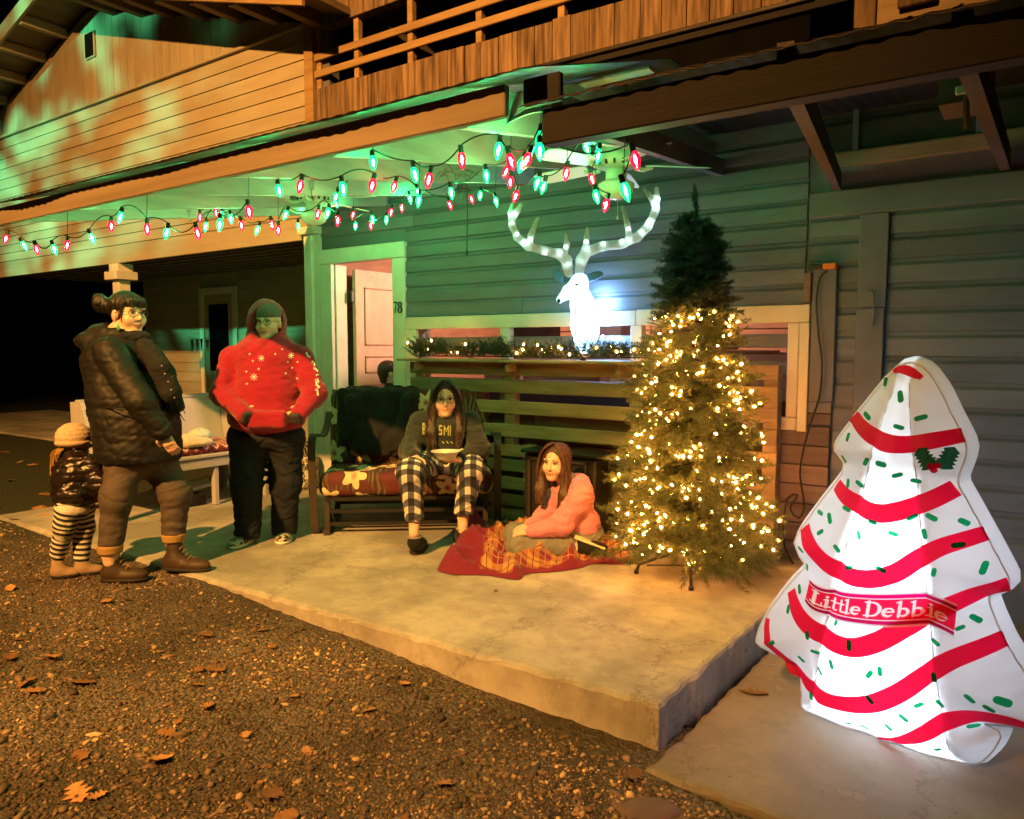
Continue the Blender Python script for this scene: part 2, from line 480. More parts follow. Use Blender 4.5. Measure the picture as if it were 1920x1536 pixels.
for x in (-.93, -.33, .28, .9):
    hbox("batten", x, x + .035, W - .03, W - .012, 2.415, 3.0, GREYP)
# hook and hinge on the shed bay
hk = MB().tube([(-.80, W - .037, 1.62), (-.785, W - .06, 1.61), (-.778, W - .055, 1.5), (-.785, W - .045, 1.42)], .006, 6)
hk.box(-.83, -.775, W - .045, W - .034, 1.5, 1.512)
hk.build("door_hook", GREYP, house)
# bare planks under the window
for k in range(7):
    x = -4.24
    while x < -1.0:
        e = min(x + rnd.uniform(.5, 1.3), -.995)
        if e > -1.35: e = -.995
        hbox("plank", x, e - .004, W - .016 - rnd.uniform(0, .006), W + .012, .003 + k * .119, .119 + k * .119 - .004, LOWW, bev=.003)
        x = e
for k in range(2):
    hbox("plank", -1.235, -.995, W - .016, W + .012, .842 + k * .07, .842 + k * .07 + .066, LOWW if k == 0 else GREYP, bev=.003)
# window frame of white boards
win = thing("window_opening_frame", "", "") if False else None
wf = hbox("window_frame", -4.385, -2.26, W - .03, W + .012, 1.452, 1.552, WHITE)
hbox("head_board", -2.256, -1.13, W - .032, W + .012, 1.452, 1.556, WHITE, wf)
hbox("side_board", -1.185, -1.128, W - .034, W + .012, .795, 1.45, WHITE, wf)
hbox("side_board", -1.252, -1.188, W - .03, W + .012, .88, 1.45, WHITE, wf)
hbox("side_board", -4.384, -4.262, W - .03, W + .012, .02, 1.45, WHITE, wf)
hbox("sill_board", -1.9, -1.188, W - .032, W + .012, .80, .877, WHITE, wf)
hbox("sill_board", -4.26, -1.902, W - .03, W + .012, .80, .877, WHITE, wf)
for x in (-3.40, -2.30):
    hbox("mullion", x, x + .085, W - .026, W + .04, .88, 1.45, WHITE, wf)
for k, z in enumerate((1.30, 1.13, .97)):
    hbox("window_slat", -4.26, -1.25, W + .06, W + .08, z, z + .085, GREYP, house)
# door casing, number, open door
hbox("door_casing", -5.425, -5.283, W - .03, W + .012, 0.003, 2.052, WHITE)
hbox("door_casing", -4.527, -4.387, W - .03, W + .012, 0.003, 2.052, WHITE)
hbox("door_casing", -5.432, -4.38, W - .034, W + .012, 2.055, 2.185, WHITE)
nm_ = MB().box(-4.505, -4.466, W - .037, W - .0305, 1.675, 1.687).add([(-4.466, W - .037, 1.68), (-4.476, W - .037, 1.683), (-4.497, W - .037, 1.59), (-4.484, W - .037, 1.59)], [[0, 1, 2, 3]])
nm_.build("house_number_seven", BLACKM, house)
ne_ = MB()
for zc, rr in ((1.662, .017), (1.617, .021)):
    ne_.tube([(-4.432 + rr * math.cos(t), W - .036, zc + rr * 1.15 * math.sin(t)) for t in np.linspace(0, 6.2832, 17)], [.0042 + .003 * abs(math.cos(t)) for t in np.linspace(0, 6.2832, 17)], 6, cap=False)
ne_.build("house_number_eight", BLACKM, house)
hbox("door_jamb", -5.298, -5.268, W + .014, W + .15, 0.003, 2.05, WHITE)
hbox("door_jamb", -4.535, -4.51, W + .014, W + .15, 0.003, 2.05, WHITE)
hbox("threshold", -5.27, -4.53, W - .02, W + .14, .001, .035, LOWW)
DX = -5.245
door = hbox("door", DX, DX + .042, W + .19, W + .97, .04, 2.02, DOORP)
for (ya, yb, za, zb) in ((.30, .87, 1.32, 1.86), (.30, .87, 1.06, 1.22), (.30, .87, .2, .95)):
    fr = MB()
    for a in ((ya, yb, za, za + .012), (ya, yb, zb - .012, zb), (ya, ya + .012, za, zb), (yb - .012, yb, za, zb)):
        fr.box(DX + .04, DX + .05, W + a[0], W + a[1], a[2], a[3])
    fr.build("panel_moulding", pmat("moulding_shadow_paint", (.4, .27, .2), (.34, .22, .16)) if "moulding_shadow_paint" not in bpy.data.materials else bpy.data.materials["moulding_shadow_paint"], door)
hbox("hinge", DX - .02, DX + .03, W + .155, W + .19, 1.72, 1.82, BLACKM, door)
hbox("hinge", DX - .02, DX + .03, W + .155, W + .19, .3, .4, BLACKM, door)
# room behind: back wall, ceiling, side walls with a lit lamp
hbox("room_wall", -5.55, -.95, 7.6, 7.7, 0, 2.6, ROOMW, bev=0)
hbox("room_wall", -5.56, -5.46, W + .14, 7.6, 0, 2.6, ROOMW, bev=0)
hbox("room_wall", -1.0, -.9, W + .14, 7.6, 0, 2.6, ROOMW, bev=0)
hbox("room_ceiling", -5.6, -.9, W + .135, 7.7, 2.5, 2.58, ROOMW, bev=0)
ROOMD = pmat('dark_room_tone', (.05, .035, .03), (.03, .022, .02))  # dark tone put on lower planks and furniture to dim the lit room
for k in range(10):
    hbox("room_plank", -5.45, -1.0, 7.575, 7.598, .05 + k * .24, .05 + k * .24 + .23, ROOMD if k < 5 else ROOMW)
for z0 in (.55, .95, 1.25, 1.62):  # added shelves break up the room glow seen through the window
    hbox("added_room_shelf", -4.4, -1.6, 5.5, 5.8, z0, z0 + .03, LOWW)
hbox("added_room_counter", -4.3, -1.2, 5.3, 5.9, .003, .93, ROOMD)  # added dark block, hides the room glow below the window
for x0, w_, z0, h_ in ((-4.2, .3, .985, .2), (-3.6, .5, .985, .15), (-2.9, .25, .985, .24), (-2.2, .4, .985, .18), (-3.9, .4, 1.285, .25), (-3.0, .2, 1.285, .3), (-2.4, .5, 1.285, .22)):  # added boxes, also there to break up the room glow
    hbox("added_room_box", x0, x0 + w_, 5.55, 5.75, z0, z0 + h_, rnd.choice((LOWW, ROOMD, DOORP)))
# corner pilaster and carport
hbox("corner_post", -5.622, -5.52, W - .05, W + .13, 0.003, 2.33, WHITE)
hbox("corner_post", -5.517, -5.437, W - .022, W + .012, 0.003, 2.33, WHITE)
hbox("post_cap", -5.66, -5.42, W - .09, W + .14, 2.335, 2.40, WHITE)
z = 2.40
while z < 3.2:
    lap_board(-13.4, -5.624, z, .112, CREAM); z += .112
hbox("header_trim", -13.4, -5.67, W - .03, W + .012, 2.295, 2.398, CREAM)
CEILD = pmat("carport_ceiling_paint", (.16, .17, .15), (.11, .12, .105), rv=.1)
hbox("carport_ceiling", -13.4, -5.63, W + .14, 7.0, 2.46, 2.5, CEILD, bev=0)
for k in range(11):
    hbox("ceiling_joist", -13.3, -5.64, W + .25 + k * .2, W + .3 + k * .2, 2.41, 2.46, CEILD)
post = hbox("carport_post", -9.12, -8.98, W - .02, W + .12, 0, 2.1, WHITE)
hbox("post_capital", -9.19, -8.91, W - .08, W + .18, 2.105, 2.2, WHITE, post)
hbox("post_capital", -9.15, -8.95, W - .04, W + .15, 2.203, 2.293, WHITE, post)
BWY = 6.8
hbox("back_wall", -12.2, -5.7, BWY + .02, BWY + .14, 0, 2.46, CREAM, bev=0)
z = 0.02
while z < 2.4:
    for a, b2 in ((-12.2, -10.62), (-9.66, -5.7)):
        lap_board(a, b2, z, .15, CREAM, y=BWY)
    z += .15
bd = hbox("back_door", -10.5, -9.78, BWY - .01, BWY + .03, .02, 2.1, CREAM)
hbox("door_glass", -10.38, -9.9, BWY - .016, BWY - .012, .95, 1.95, VOID, bd, bev=0)
for a in ((-10.61, -10.5, .0, 2.2), (-9.78, -9.67, .0, 2.2), (-10.5, -9.78, 2.1, 2.2)):
    hbox("door_casing", a[0], a[1], BWY - .03, BWY + .03, a[2] + .003, a[3], WHITE)
# gable: lap siding, belly line, vertical boards, rake roof
z = 3.232
while z < 4.1:
    lap_board(-13.4, -5.56, z, .136, CREAM, y=W - .002); z += .136
belly = z
hbox("belly_board", -13.4, -5.56, W - .045, W + .01, belly, belly + .03, CREAM)
hbox("corner_board", -5.555, -5.44, W - .06, W + .1, 3.25, 4.32, RAILW)
AX, AZ, PT = -9.4, 5.33, .277
x = -13.4
while x < -5.56:
    w_ = rnd.choice((.15, .15, .2, .25))
    e = min(x + w_, -5.56)
    zt = lambda q: AZ - PT * abs(q - AX) - .05
    if zt((x + e) / 2) > belly + .05:
        pl = [(x, W - .012, belly + .032), (e - .006, W - .012, belly + .032), (e - .006, W - .012, zt(e)), (x, W - .012, zt(x))]
        MB().prism(pl, (0, .022, 0)).build("gable_board", CREAMV, house)
    x = e
hbox("gable_backing", -13.4, -5.56, W + .013, W + .03, 4.1, 5.4, DARKW, bev=0)
SOFF = pmat("soffit_wood", (.2, .15, .1), (.12, .09, .06), scale=(3, .5, 3), ns=3)
for sgn, xe in ((1, -4.95), (-1, -13.9)):
    dz = AZ - PT * abs(xe - AX)
    rf = MB().prism([(AX, 4.18, AZ + .03), (xe, 4.18, dz + .03), (xe, 4.18, dz + .09), (AX, 4.18, AZ + .09)], (0, 3.4, 0)).build("gable_roof", SOFF, house)
    fix_normals(rf)
    rk = MB().prism([(AX, 4.15, AZ - .075), (xe, 4.15, dz - .075), (xe, 4.15, dz + .1), (AX, 4.15, AZ + .1)], (0, .03, 0)).build("rake_board", RAILW if sgn > 0 else CREAM, rf)
    fix_normals(rk)
    for k in range(1, 9):
        q = AX + sgn * k * .58
        if q > -5.2: continue
        zq = AZ - PT * abs(q - AX)
        hbox("lookout", q - .045, q + .045, 4.19, W - .014, zq - .09, zq + .02, SOFF if sgn > 0 else CREAM, rf)
hbox("vent_frame", -9.50, -9.28, W - .035, W - .013, 4.72, 5.02, CREAMV)
vt = hbox("gable_vent", -9.485, -9.295, W - .04, W - .036, 4.735, 5.005, VOID, bev=0)  # flat black panel; the shade of the opening is put into its colour
# balcony
hbox("balcony_floor", -5.44, -.95, W - .05, 6.2, 3.24, 3.30, DARKW, bev=0)
x = -5.435
while x < -1.22:
    e = x + rnd.choice((.15, .17, .19))
    b_ = hbox("balcony_plank", x, min(e, -1.2) - .006, W - .045 - rnd.uniform(0, .006), W - .022, 3.318 - rnd.uniform(0, .012), 3.60 + rnd.uniform(-.008, .008), WOODB, bev=.003)
    x = e
for x in (-5.43, -4.95, -4.33, -3.63, -2.9, -2.15, -1.3):
    hbox("balcony_post", x, x + .055, W - .02, W + .035, 3.305, 4.5, RAILW)
for z in (3.70, 3.845):
    hbox("balcony_rail", -5.43, -1.2, W - .048, W - .021, z, z + .06, RAILW)
hbox("balcony_beam", -5.438, -1.0, W - .05, W + .06, 4.11, 4.30, WOODB)
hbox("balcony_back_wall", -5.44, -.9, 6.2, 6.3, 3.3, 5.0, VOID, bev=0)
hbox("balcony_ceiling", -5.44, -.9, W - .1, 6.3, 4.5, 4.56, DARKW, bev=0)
hbox("shade_sheet", -5.43, -.945, W - .02, W + .012, 2.83, 3.236, VOID, bev=0)  # black sheet standing in for shade on the wall above the porch roof
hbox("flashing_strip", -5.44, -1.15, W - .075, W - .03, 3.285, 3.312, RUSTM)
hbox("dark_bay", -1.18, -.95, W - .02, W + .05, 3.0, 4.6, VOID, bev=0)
# orange lit upper wall on the right
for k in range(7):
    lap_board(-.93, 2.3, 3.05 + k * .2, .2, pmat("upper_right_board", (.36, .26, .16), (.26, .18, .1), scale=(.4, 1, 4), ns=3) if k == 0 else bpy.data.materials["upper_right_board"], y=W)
hbox("upper_shutter", -.72, -.53, W - .06, W - .03, 3.13, 3.9, WOODB)
hbox("upper_trim", -.94, -.83, W - .05, W - .018, 3.05, 4.6, WOODB)

# ------------------------------------------------------------------ porch roof
roof = thing("porch_roof_frame", "", "") if False else None
def roof_z(y, low):
    ys = [2.03, 3.15, W + .02]
    zs = [2.178 - low, 2.545 - low * .5, 2.64]
    return np.interp(y, ys, zs)
def corr_sheet(x0, x1, low, seed, name, thick=.0):
    r = random.Random(seed)
    xs = np.arange(x0, x1 + .001, .0125)
    ys = np.array([2.03, 2.08, 2.35, 2.7, 3.15, 4.0, W + .013])
    ph = r.uniform(0, 6)
    big = np.interp(xs, np.linspace(x0, x1, 14), [r.uniform(-1, 1) for _ in range(14)])
    vs = []
    for y in ys:
        edge = 1.0 if y < 2.1 else .35
        for i, x in enumerate(xs):
            wv = (.0015 + .003 * abs(big[i]) ** 2) * math.sin(2 * math.pi * x / .075 + ph)
            yy = y + (0.02 * big[i] if y < 2.05 else 0) * .6
            vs.append((x, yy, roof_z(y, low) + wv + .006 * big[i] * edge))
    n = len(xs)
    fs = [[j * n + i, j * n + i + 1, (j + 1) * n + i + 1, (j + 1) * n + i] for j in range(len(ys) - 1) for i in range(n - 1)]
    o = obj(name, mesh_np(name, vs, np.array(fs), True), RUSTM, house)
    md = o.modifiers.new("thick", 'SOLIDIFY'); md.thickness = .004; md.offset = 1
    return o
corr_sheet(-5.36, -1.35, 0.0, 2, "roof_sheet")
corr_sheet(-1.40, 2.3, .118, 5, "roof_sheet")
fa = hbox("fascia_board", -6.25, -1.49, 2.085, 2.115, 2.065, 2.17, BEAMW)
hbox("fascia_board", -1.455, -1.31, 2.14, 2.165, 2.10, 2.19, DARKW)
hbox("fascia_beam", -1.335, 2.3, 2.07, 2.135, 1.945, 2.055, DARKW)
def rafter(x, w_, low, ya, yb, mat, dep=.11):
    za, zb = float(roof_z(ya, low)) - .03, float(roof_z(yb, low)) - .03
    fix_normals(MB().prism([(x - w_, ya, za - dep), (x - w_, yb, zb - dep), (x - w_, yb, zb), (x - w_, 3.15, float(roof_z(3.15, low)) - .03), (x - w_, ya, za)], (2 * w_, 0, 0)).build("rafter", mat, house))
for x in (-5.33, -4.6, -3.85, -3.12, -2.45, -1.76):
    rafter(x, .02, 0, 2.2, W - .008, RAFT if x < -1.7 else RAFTD)
def brace(a, b_, wd=.022, dep=.10, mat=RAFTD):
    a, b_ = np.array(a), np.array(b_)
    sx = np.cross(b_ - a, UZ); sx /= np.linalg.norm(sx)
    fix_normals(MB().prism([a - sx * wd, b_ - sx * wd, b_ - sx * wd + UZ * dep, a - sx * wd + UZ * dep], sx * 2 * wd).build('rafter', mat, house))
brace((-.60, 2.14, 2.02), (-1.0, W - .04, 2.20)); brace((-1.42, 2.3, 2.08), (-1.70, W - .012, 2.375)); brace((-.19, 2.14, 2.0), (-.19, W - .04, 2.205)); brace((.5, 2.14, 2.0), (.5, W - .04, 2.205)); brace((1.2, 2.14, 2.0), (1.2, W - .04, 2.205))
for y in (3.0, 3.9):
    zz_ = float(roof_z(y, 0))
    hbox("purlin", -5.34, -1.4, y, y + .07, zz_ - .028, zz_ - .013, RAFT)
# junction block hanging from a rafter at the right
jb = MB().box(-.355, -.19, 3.28, 3.5, 2.2, 2.345).build("mounting_block", RAFTD, house)
hbox("outlet_box", -.30, -.235, 3.26, 3.3, 2.225, 2.255, WHITE, jb)
MB().tube([(-.265, 3.28, 2.22), (-.262, 3.27, 2.16), (-.258, 3.275, 2.1)], .012, 6).build("lamp_socket", LOWW, jb)
# bent loose flashing at the break in the fascia
fl = []
for k in range(9):
    t = k / 8
    p = at(928 + 98 * t, 246 - 38 * t - 9 * math.sin(t * 3.1), 2.95 - .12 * t)
    fl.append((p, p + np.array([0, .05, .032 + .01 * math.sin(t * 3)])))
m = MB(); m.add([q for ab in fl for q in ab], [[2 * k, 2 * k + 2, 2 * k + 3, 2 * k + 1] for k in range(8)])
fo = m.build("loose_flashing", pmat("white_flashing", (.7, .7, .72), (.6, .6, .62), bump=0, rough=.35), house)
md = fo.modifiers.new("t", 'SOLIDIFY'); md.thickness = .004
# ------------------------------------------------------------------ solid modelling by distance fields (one continuous skin per mesh)
def surface_nets(D, o, h):
    s = D < 0
    c = np.zeros(tuple(np.array(D.shape) - 1), np.int8)
    offs = np.array([(i, j, k) for i in (0, 1) for j in (0, 1) for k in (0, 1)])
    sl = lambda a, n: slice(a, n - 1 + a)
    for i, j, k in offs:
        c += s[sl(i, D.shape[0]), sl(j, D.shape[1]), sl(k, D.shape[2])]
    act = (c > 0) & (c < 8)
    idx = np.argwhere(act)
    vid = np.full(act.shape, -1, np.int64)
    vid[act] = np.arange(len(idx))
    vals = [D[idx[:, 0] + a, idx[:, 1] + b, idx[:, 2] + d] for a, b, d in offs]
    acc = np.zeros((len(idx), 3)); cnt = np.zeros(len(idx))
    for a in range(8):
        for b in range(a + 1, 8):
            if np.abs(offs[a] - offs[b]).sum() != 1: continue
            m = (vals[a] < 0) != (vals[b] < 0)
            t = np.where(m, vals[a] / np.where(m, vals[a] - vals[b], 1), 0)
            acc += m[:, None] * (offs[a] + t[:, None] * (offs[b] - offs[a])); cnt += m
    verts = np.asarray(o) + h * (idx + acc / np.maximum(cnt, 1)[:, None])
    F = []
    n0, n1, n2 = D.shape
    for ax in range(3):
        if ax == 0:
            ch = s[:-1, 1:-1, 1:-1] != s[1:, 1:-1, 1:-1]; e = np.argwhere(ch) + (0, 1, 1)
            cells = [(0, -1, -1), (0, 0, -1), (0, 0, 0), (0, -1, 0)]
        elif ax == 1:
            ch = s[1:-1, :-1, 1:-1] != s[1:-1, 1:, 1:-1]; e = np.argwhere(ch) + (1, 0, 1)
            cells = [(-1, 0, -1), (-1, 0, 0), (0, 0, 0), (0, 0, -1)]
        else:
            ch = s[1:-1, 1:-1, :-1] != s[1:-1, 1:-1, 1:]; e = np.argwhere(ch) + (1, 1, 0)
            cells = [(-1, -1, 0), (0, -1, 0), (0, 0, 0), (-1, 0, 0)]
        if len(e) == 0: continue
        q = np.stack([vid[e[:, 0] + a, e[:, 1] + b, e[:, 2] + d] for a, b, d in cells], 1)
        ins = s[e[:, 0], e[:, 1], e[:, 2]]
        q[~ins] = q[~ins][:, ::-1]
        F.append(q)
    return verts, np.concatenate(F)

def basis(f, u=(0, 0, 1)):
    """columns right, forward, up"""
    f = np.asarray(f, float); f = f / np.linalg.norm(f)
    r = np.cross(f, u); r /= np.linalg.norm(r)
    return np.stack([r, f, np.cross(r, f)], 1)
class SD:
    def __init__(s, h=.008):
        s.p, s.h, s.fn = [], h, []
    def cone(s, a, b, ra, rb=None, k=.02, op='u'):
        a, b = np.asarray(a, float), np.asarray(b, float)
        rb = ra if rb is None else rb
        R = max(ra, rb)
        s.p.append(('c', op, k, np.minimum(a, b) - R, np.maximum(a, b) + R, (a, b, ra, rb)))
        return s
    def chain(s, pts, rs, k=.02, op='u'):
        for i in range(len(pts) - 1):
            s.cone(pts[i], pts[i + 1], rs[i], rs[i + 1], k, op)
        return s
    def ell(s, c, r, B=None, k=.02, op='u'):
        c, r = np.asarray(c, float), np.asarray(r, float)
        B = np.eye(3) if B is None else B
        ext = np.sqrt(((B * r) ** 2).sum(1))
        s.p.append(('e', op, k, c - ext, c + ext, (c, r, B)))
        return s
    def box(s, c, r, B=None, rd=.02, k=.02, op='u'):
        c, r = np.asarray(c, float), np.asarray(r, float)
        B = np.eye(3) if B is None else B
        ext = np.abs(B * r).sum(1)
        s.p.append(('b', op, k, c - ext, c + ext, (c, r, B, rd)))
        return s
    def plane(s, n, c, k=0):
        """cut away everything on the side n points to"""
        s.p.append(('p', 'i', k, None, None, (np.asarray(n, float), np.asarray(c, float))))
        return s
    def disp(s, fn):
        s.fn.append(fn); return s
    def mesh(s, name):
        h = s.h
        un = [q for q in s.p if q[1] == 'u']
        lo = np.min([q[3] for q in un], 0) - 4 * h - .02
        hi = np.max([q[4] for q in un], 0) + 4 * h + .02
        n = np.ceil((hi - lo) / h).astype(int) + 1
        D = np.full(n, .12, np.float32)
        ax = [(lo[i] + h * np.arange(n[i])).astype(np.float32) for i in range(3)]
        for typ, op, k, a, b, pr in s.p:
            if typ == 'p':
                nn, cc = pr
                d = (ax[0][:, None, None] - cc[0]) * nn[0] + (ax[1][None, :, None] - cc[1]) * nn[1] + (ax[2][None, None, :] - cc[2]) * nn[2]
                D = np.maximum(D, d); continue
            mg = k + 3 * h + .01
            i0 = np.clip(np.floor((a - mg - lo) / h).astype(int), 0, n - 1)
            i1 = np.clip(np.ceil((b + mg - lo) / h).astype(int) + 1, 1, n)
            if np.any(i1 <= i0): continue
            S = tuple(slice(i0[i], i1[i]) for i in range(3))
            X, Y, Z = ax[0][S[0]][:, None, None], ax[1][S[1]][None, :, None], ax[2][S[2]][None, None, :]
            if typ == 'c':
                A, B_, ra, rb = pr
                d_ = B_ - A; l2 = d_.dot(d_) + 1e-9
                px, py, pz = X - A[0], Y - A[1], Z - A[2]
                t = np.clip((px * d_[0] + py * d_[1] + pz * d_[2]) / l2, 0, 1)
                d = np.sqrt((px - t * d_[0]) ** 2 + (py - t * d_[1]) ** 2 + (pz - t * d_[2]) ** 2) - (ra + (rb - ra) * t)
            else:
                c, r, Bm = pr[0], pr[1], pr[2]
                px, py, pz = X - c[0], Y - c[1], Z - c[2]
                q = [px * Bm[0, i] + py * Bm[1, i] + pz * Bm[2, i] for i in range(3)]
                if typ == 'e':
                    k0 = np.sqrt((q[0] / r[0]) ** 2 + (q[1] / r[1]) ** 2 + (q[2] / r[2]) ** 2)
                    k1 = np.sqrt((q[0] / r[0] ** 2) ** 2 + (q[1] / r[1] ** 2) ** 2 + (q[2] / r[2] ** 2) ** 2) + 1e-6
                    d = k0 * (k0 - 1) / k1
                else:
                    rd = pr[3]
                    u = [np.abs(q[i]) - (r[i] - rd) for i in range(3)]
                    d = np.sqrt(np.maximum(u[0], 0) ** 2 + np.maximum(u[1], 0) ** 2 + np.maximum(u[2], 0) ** 2) + np.minimum(np.maximum(np.maximum(u[0], u[1]), u[2]), 0) - rd
            d = d.astype(np.float32)
            if op == 'u':
                T = D[S]
                if k > 0:
                    hh = np.clip(.5 + .5 * (T - d) / k, 0, 1)
                    D[S] = T * (1 - hh) + d * hh - k * hh * (1 - hh)
                else:
                    D[S] = np.minimum(T, d)
            else:
                T = D[S]
                if k > 0:
                    hh = np.clip(.5 - .5 * (T + d) / k, 0, 1)
                    D[S] = T * (1 - hh) - d * hh + k * hh * (1 - hh)
                else:
                    D[S] = np.maximum(T, -d)
        for fn in s.fn:
            near = np.abs(D) < .06
            ii = np.argwhere(near)
            P = lo + h * ii
            D[near] += fn(P).astype(np.float32)
        D[0] = D[-1] = .1; D[:, 0] = D[:, -1] = .1; D[:, :, 0] = D[:, :, -1] = .1
        v, f = surface_nets(D, lo, h)
        return mesh_np(name, v, f, True)
    def build(s, name, mat, parent=None):
        return obj(name, s.mesh(name), mat, parent)
def wob(P, freq, seed=0):
    """smooth pseudo noise, about -1..1"""
    r = np.random.RandomState(seed)
    out = np.zeros(len(P))
    Q = P * freq
    wv = np.zeros(len(P))
    for i in range(3):
        k = r.normal(size=3); wv = np.sin(Q @ k * .8 + r.uniform(0, 6) + wv)
    for i in range(4):
        k = r.normal(size=3) * (1 + .5 * i)
        out += np.sin(Q @ k + r.uniform(0, 6) + 1.3 * wv) / (1 + .4 * i)
    return out / 2.6
def folds(amp, freq=22, seed=0, axis=(1, 1, 2.2)):
    A = np.array(axis)
    def fn(P):
        w = .05 * np.stack([wob(P, 7, seed + 1), wob(P, 7, seed + 2), wob(P, 7, seed + 3)], 1)
        Q = (P + w) * A
        c = (1 - np.abs(wob(Q, freq * .62, seed))) ** 4
        c2 = (1 - np.abs(wob(Q[:, ::-1] * .8, freq * 1.05, seed + 9))) ** 4
        return amp * (.55 * wob(P, freq * .5, seed + 4) + .75 * c + .4 * c2 - .3)
    return fn

# ------------------------------------------------------------------ porch lights, fans, cords
def bulb_mats(nm, col, core):
    m, nt, b = new_mat("bulb_shell_" + nm)
    out = nt.nodes["Material Output"]
    tr = nt.nodes.new("ShaderNodeBsdfTransparent"); tr.inputs[0].default_value = (*[.35 + .65 * c for c in col], 1)
    em = nt.nodes.new("ShaderNodeEmission"); em.inputs[0].default_value = (*col, 1); em.inputs[1].default_value = SHELL[nm]
    gl = nt.nodes.new("ShaderNodeBsdfGlossy"); gl.inputs["Roughness"].default_value = .15
    mx = nt.nodes.new("ShaderNodeMixShader"); mx.inputs[0].default_value = .55
    mx2 = nt.nodes.new("ShaderNodeMixShader"); mx2.inputs[0].default_value = .06
    L(nt, tr.outputs[0], mx.inputs[1]); L(nt, em.outputs[0], mx.inputs[2])
    L(nt, mx.outputs[0], mx2.inputs[1]); L(nt, gl.outputs[0], mx2.inputs[2])
    L(nt, mx2.outputs[0], out.inputs[0])
    return m, emat("bulb_core_" + nm, core, CORE[nm])
SHELL = {"green": 2.6, "red": 2.0}
CORE = {"green": 1500.0, "red": 420.0}
BM = {'G': bulb_mats("green", (.0, 1.0, .22), (.06, 1.0, .46)), 'R': bulb_mats("red", (1.0, .0, .05), (1.0, .09, .12))}
CORD = pmat("green_black_cord", (.012, .02, .014), (.008, .012, .009), bump=0, rough=.5)
def bulb_mesh(k):
    prof = [(.0005, -.062), (.005, -.058), (.0115, -.045), (.0165, -.028), (.0175, -.016), (.014, -.003), (.0095, .004), (.009, .01)]
    s_ = MB().lathe(prof, n=12).mesh("bulb_shell", True); s_.materials.append(BM[k][0])
    c_ = MB().lathe([(.0004, -.042), (.003, -.038), (.0055, -.027), (.0055, -.018), (.0032, -.008), (.0004, -.006)], n=8).mesh("bulb_core", True); c_.materials.append(BM[k][1])
    k_ = MB().lathe([(.0004, .035), (.009, .035), (.0105, .03), (.0105, .006), (.0004, .006)], n=8).mesh("bulb_socket"); k_.materials.append(CORD)
    return s_, c_, k_
BMESH = {k: bulb_mesh(k) for k in 'GR'}
strands = {
 'left': (2.30, "R13,450 G42,463 R67,470 G100,470 R127,463 G170,449 R209,427 G228,410 R276,432 G314,440 R369,440 G413,425 R466,400"),
 'near': (2.38, "G522,361 R565,352 G642,357 R700,352 G699,310 G776,331 R806,341 R865,303 G936,285 R955,307 G982,315 R992,306 G1013,266 R1021,260 G1012,288 R1188,304 G1169,363"),
 'mid': (3.15, "G373,377 G397,361 R387,385 R403,383 R375,410 G387,427 R405,401 G416,407 G432,412 R452,425 G485,434 R509,424 R522,434 G538,406 R597,404 G616,402 R634,416 G632,372 R676,330 R741,353 G786,379 G845,364 G911,332 R952,325 R957,345 R969,372 G1010,346 G1021,354 R1063,328 G1097,282 G1123,295 R1108,340 G1116,372 R1138,388"),
 'far': (4.1, "R563,379 R599,357 G559,426 G629,385 R663,405 G667,426 G698,413 R695,425 G725,414 R734,400 R753,392 G768,375 G782,362 R842,387 R882,376 G901,369 G929,380"),
}
wl = {'left': "strand of large red and green bulbs looped along the lit fascia toward the carport",
      'near': "strand of large red and green bulbs hung just inside the porch roof edge",
      'mid': "strand of red and green bulbs crossing under the rafters between the two ceiling fans",
      'far': "strand of small looking red and green bulbs close to the siding above the door"}
for nm, (Y, txt) in strands.items():
    pts = []
    for tk in txt.split():
        x, y = map(float, tk[1:].split(','))
        pts.append((tk[0], aty(x, y, Y + rnd.uniform(-.06, .06))))
    st = thing("string_light_strand", wl[nm], "string lights", tuple(pts[0][1]), "strands of red and green bulbs")
    wire = []
    for i, (k, p) in enumerate(pts):
        top = p + np.array([0, 0, .035 + .03])
        if i:
            q = wire[-1]
            d = np.linalg.norm(top - q)
            sag = min(.09, .22 * d) * rnd.uniform(.3, 1)
            up = 1 if rnd.random() < .3 else -1
            for t in np.linspace(.12, .88, 7):
                pt = q + (top - q) * t + np.array([0, 0, up * sag * 4 * t * (1 - t) * (.6 if up > 0 else 1)])
                pt[2] = min(pt[2], 2.42)
                wire.append(pt)
        wire.append(top)
        tilt = (rnd.uniform(-.35, .35), rnd.uniform(-.35, .35), rnd.uniform(0, 6))
        b_ = obj("bulb", BMESH[k][0], None, st, loc=tuple(p + np.array([0, 0, .03])), rot=tilt)
        for j, nn in ((1, "bulb_core"), (2, "socket")):
            c_ = link(bpy.data.objects.new(nn, BMESH[k][j])); c_.parent = b_
    MB().tube(wire, .0032, 5).build("wire", CORD, st)
    # short hangers up to the rafters / fascia
    for i in range(0, len(pts), 4):
        p = pts[i][1] + np.array([0, 0, .065])
        zt = float(roof_z(p[1], 0)) - .1
        MB().tube([p, (p[0], p[1] + .01, max(p[2] + .01, zt))], .002, 4).build("hanger_wire", CORD, st)

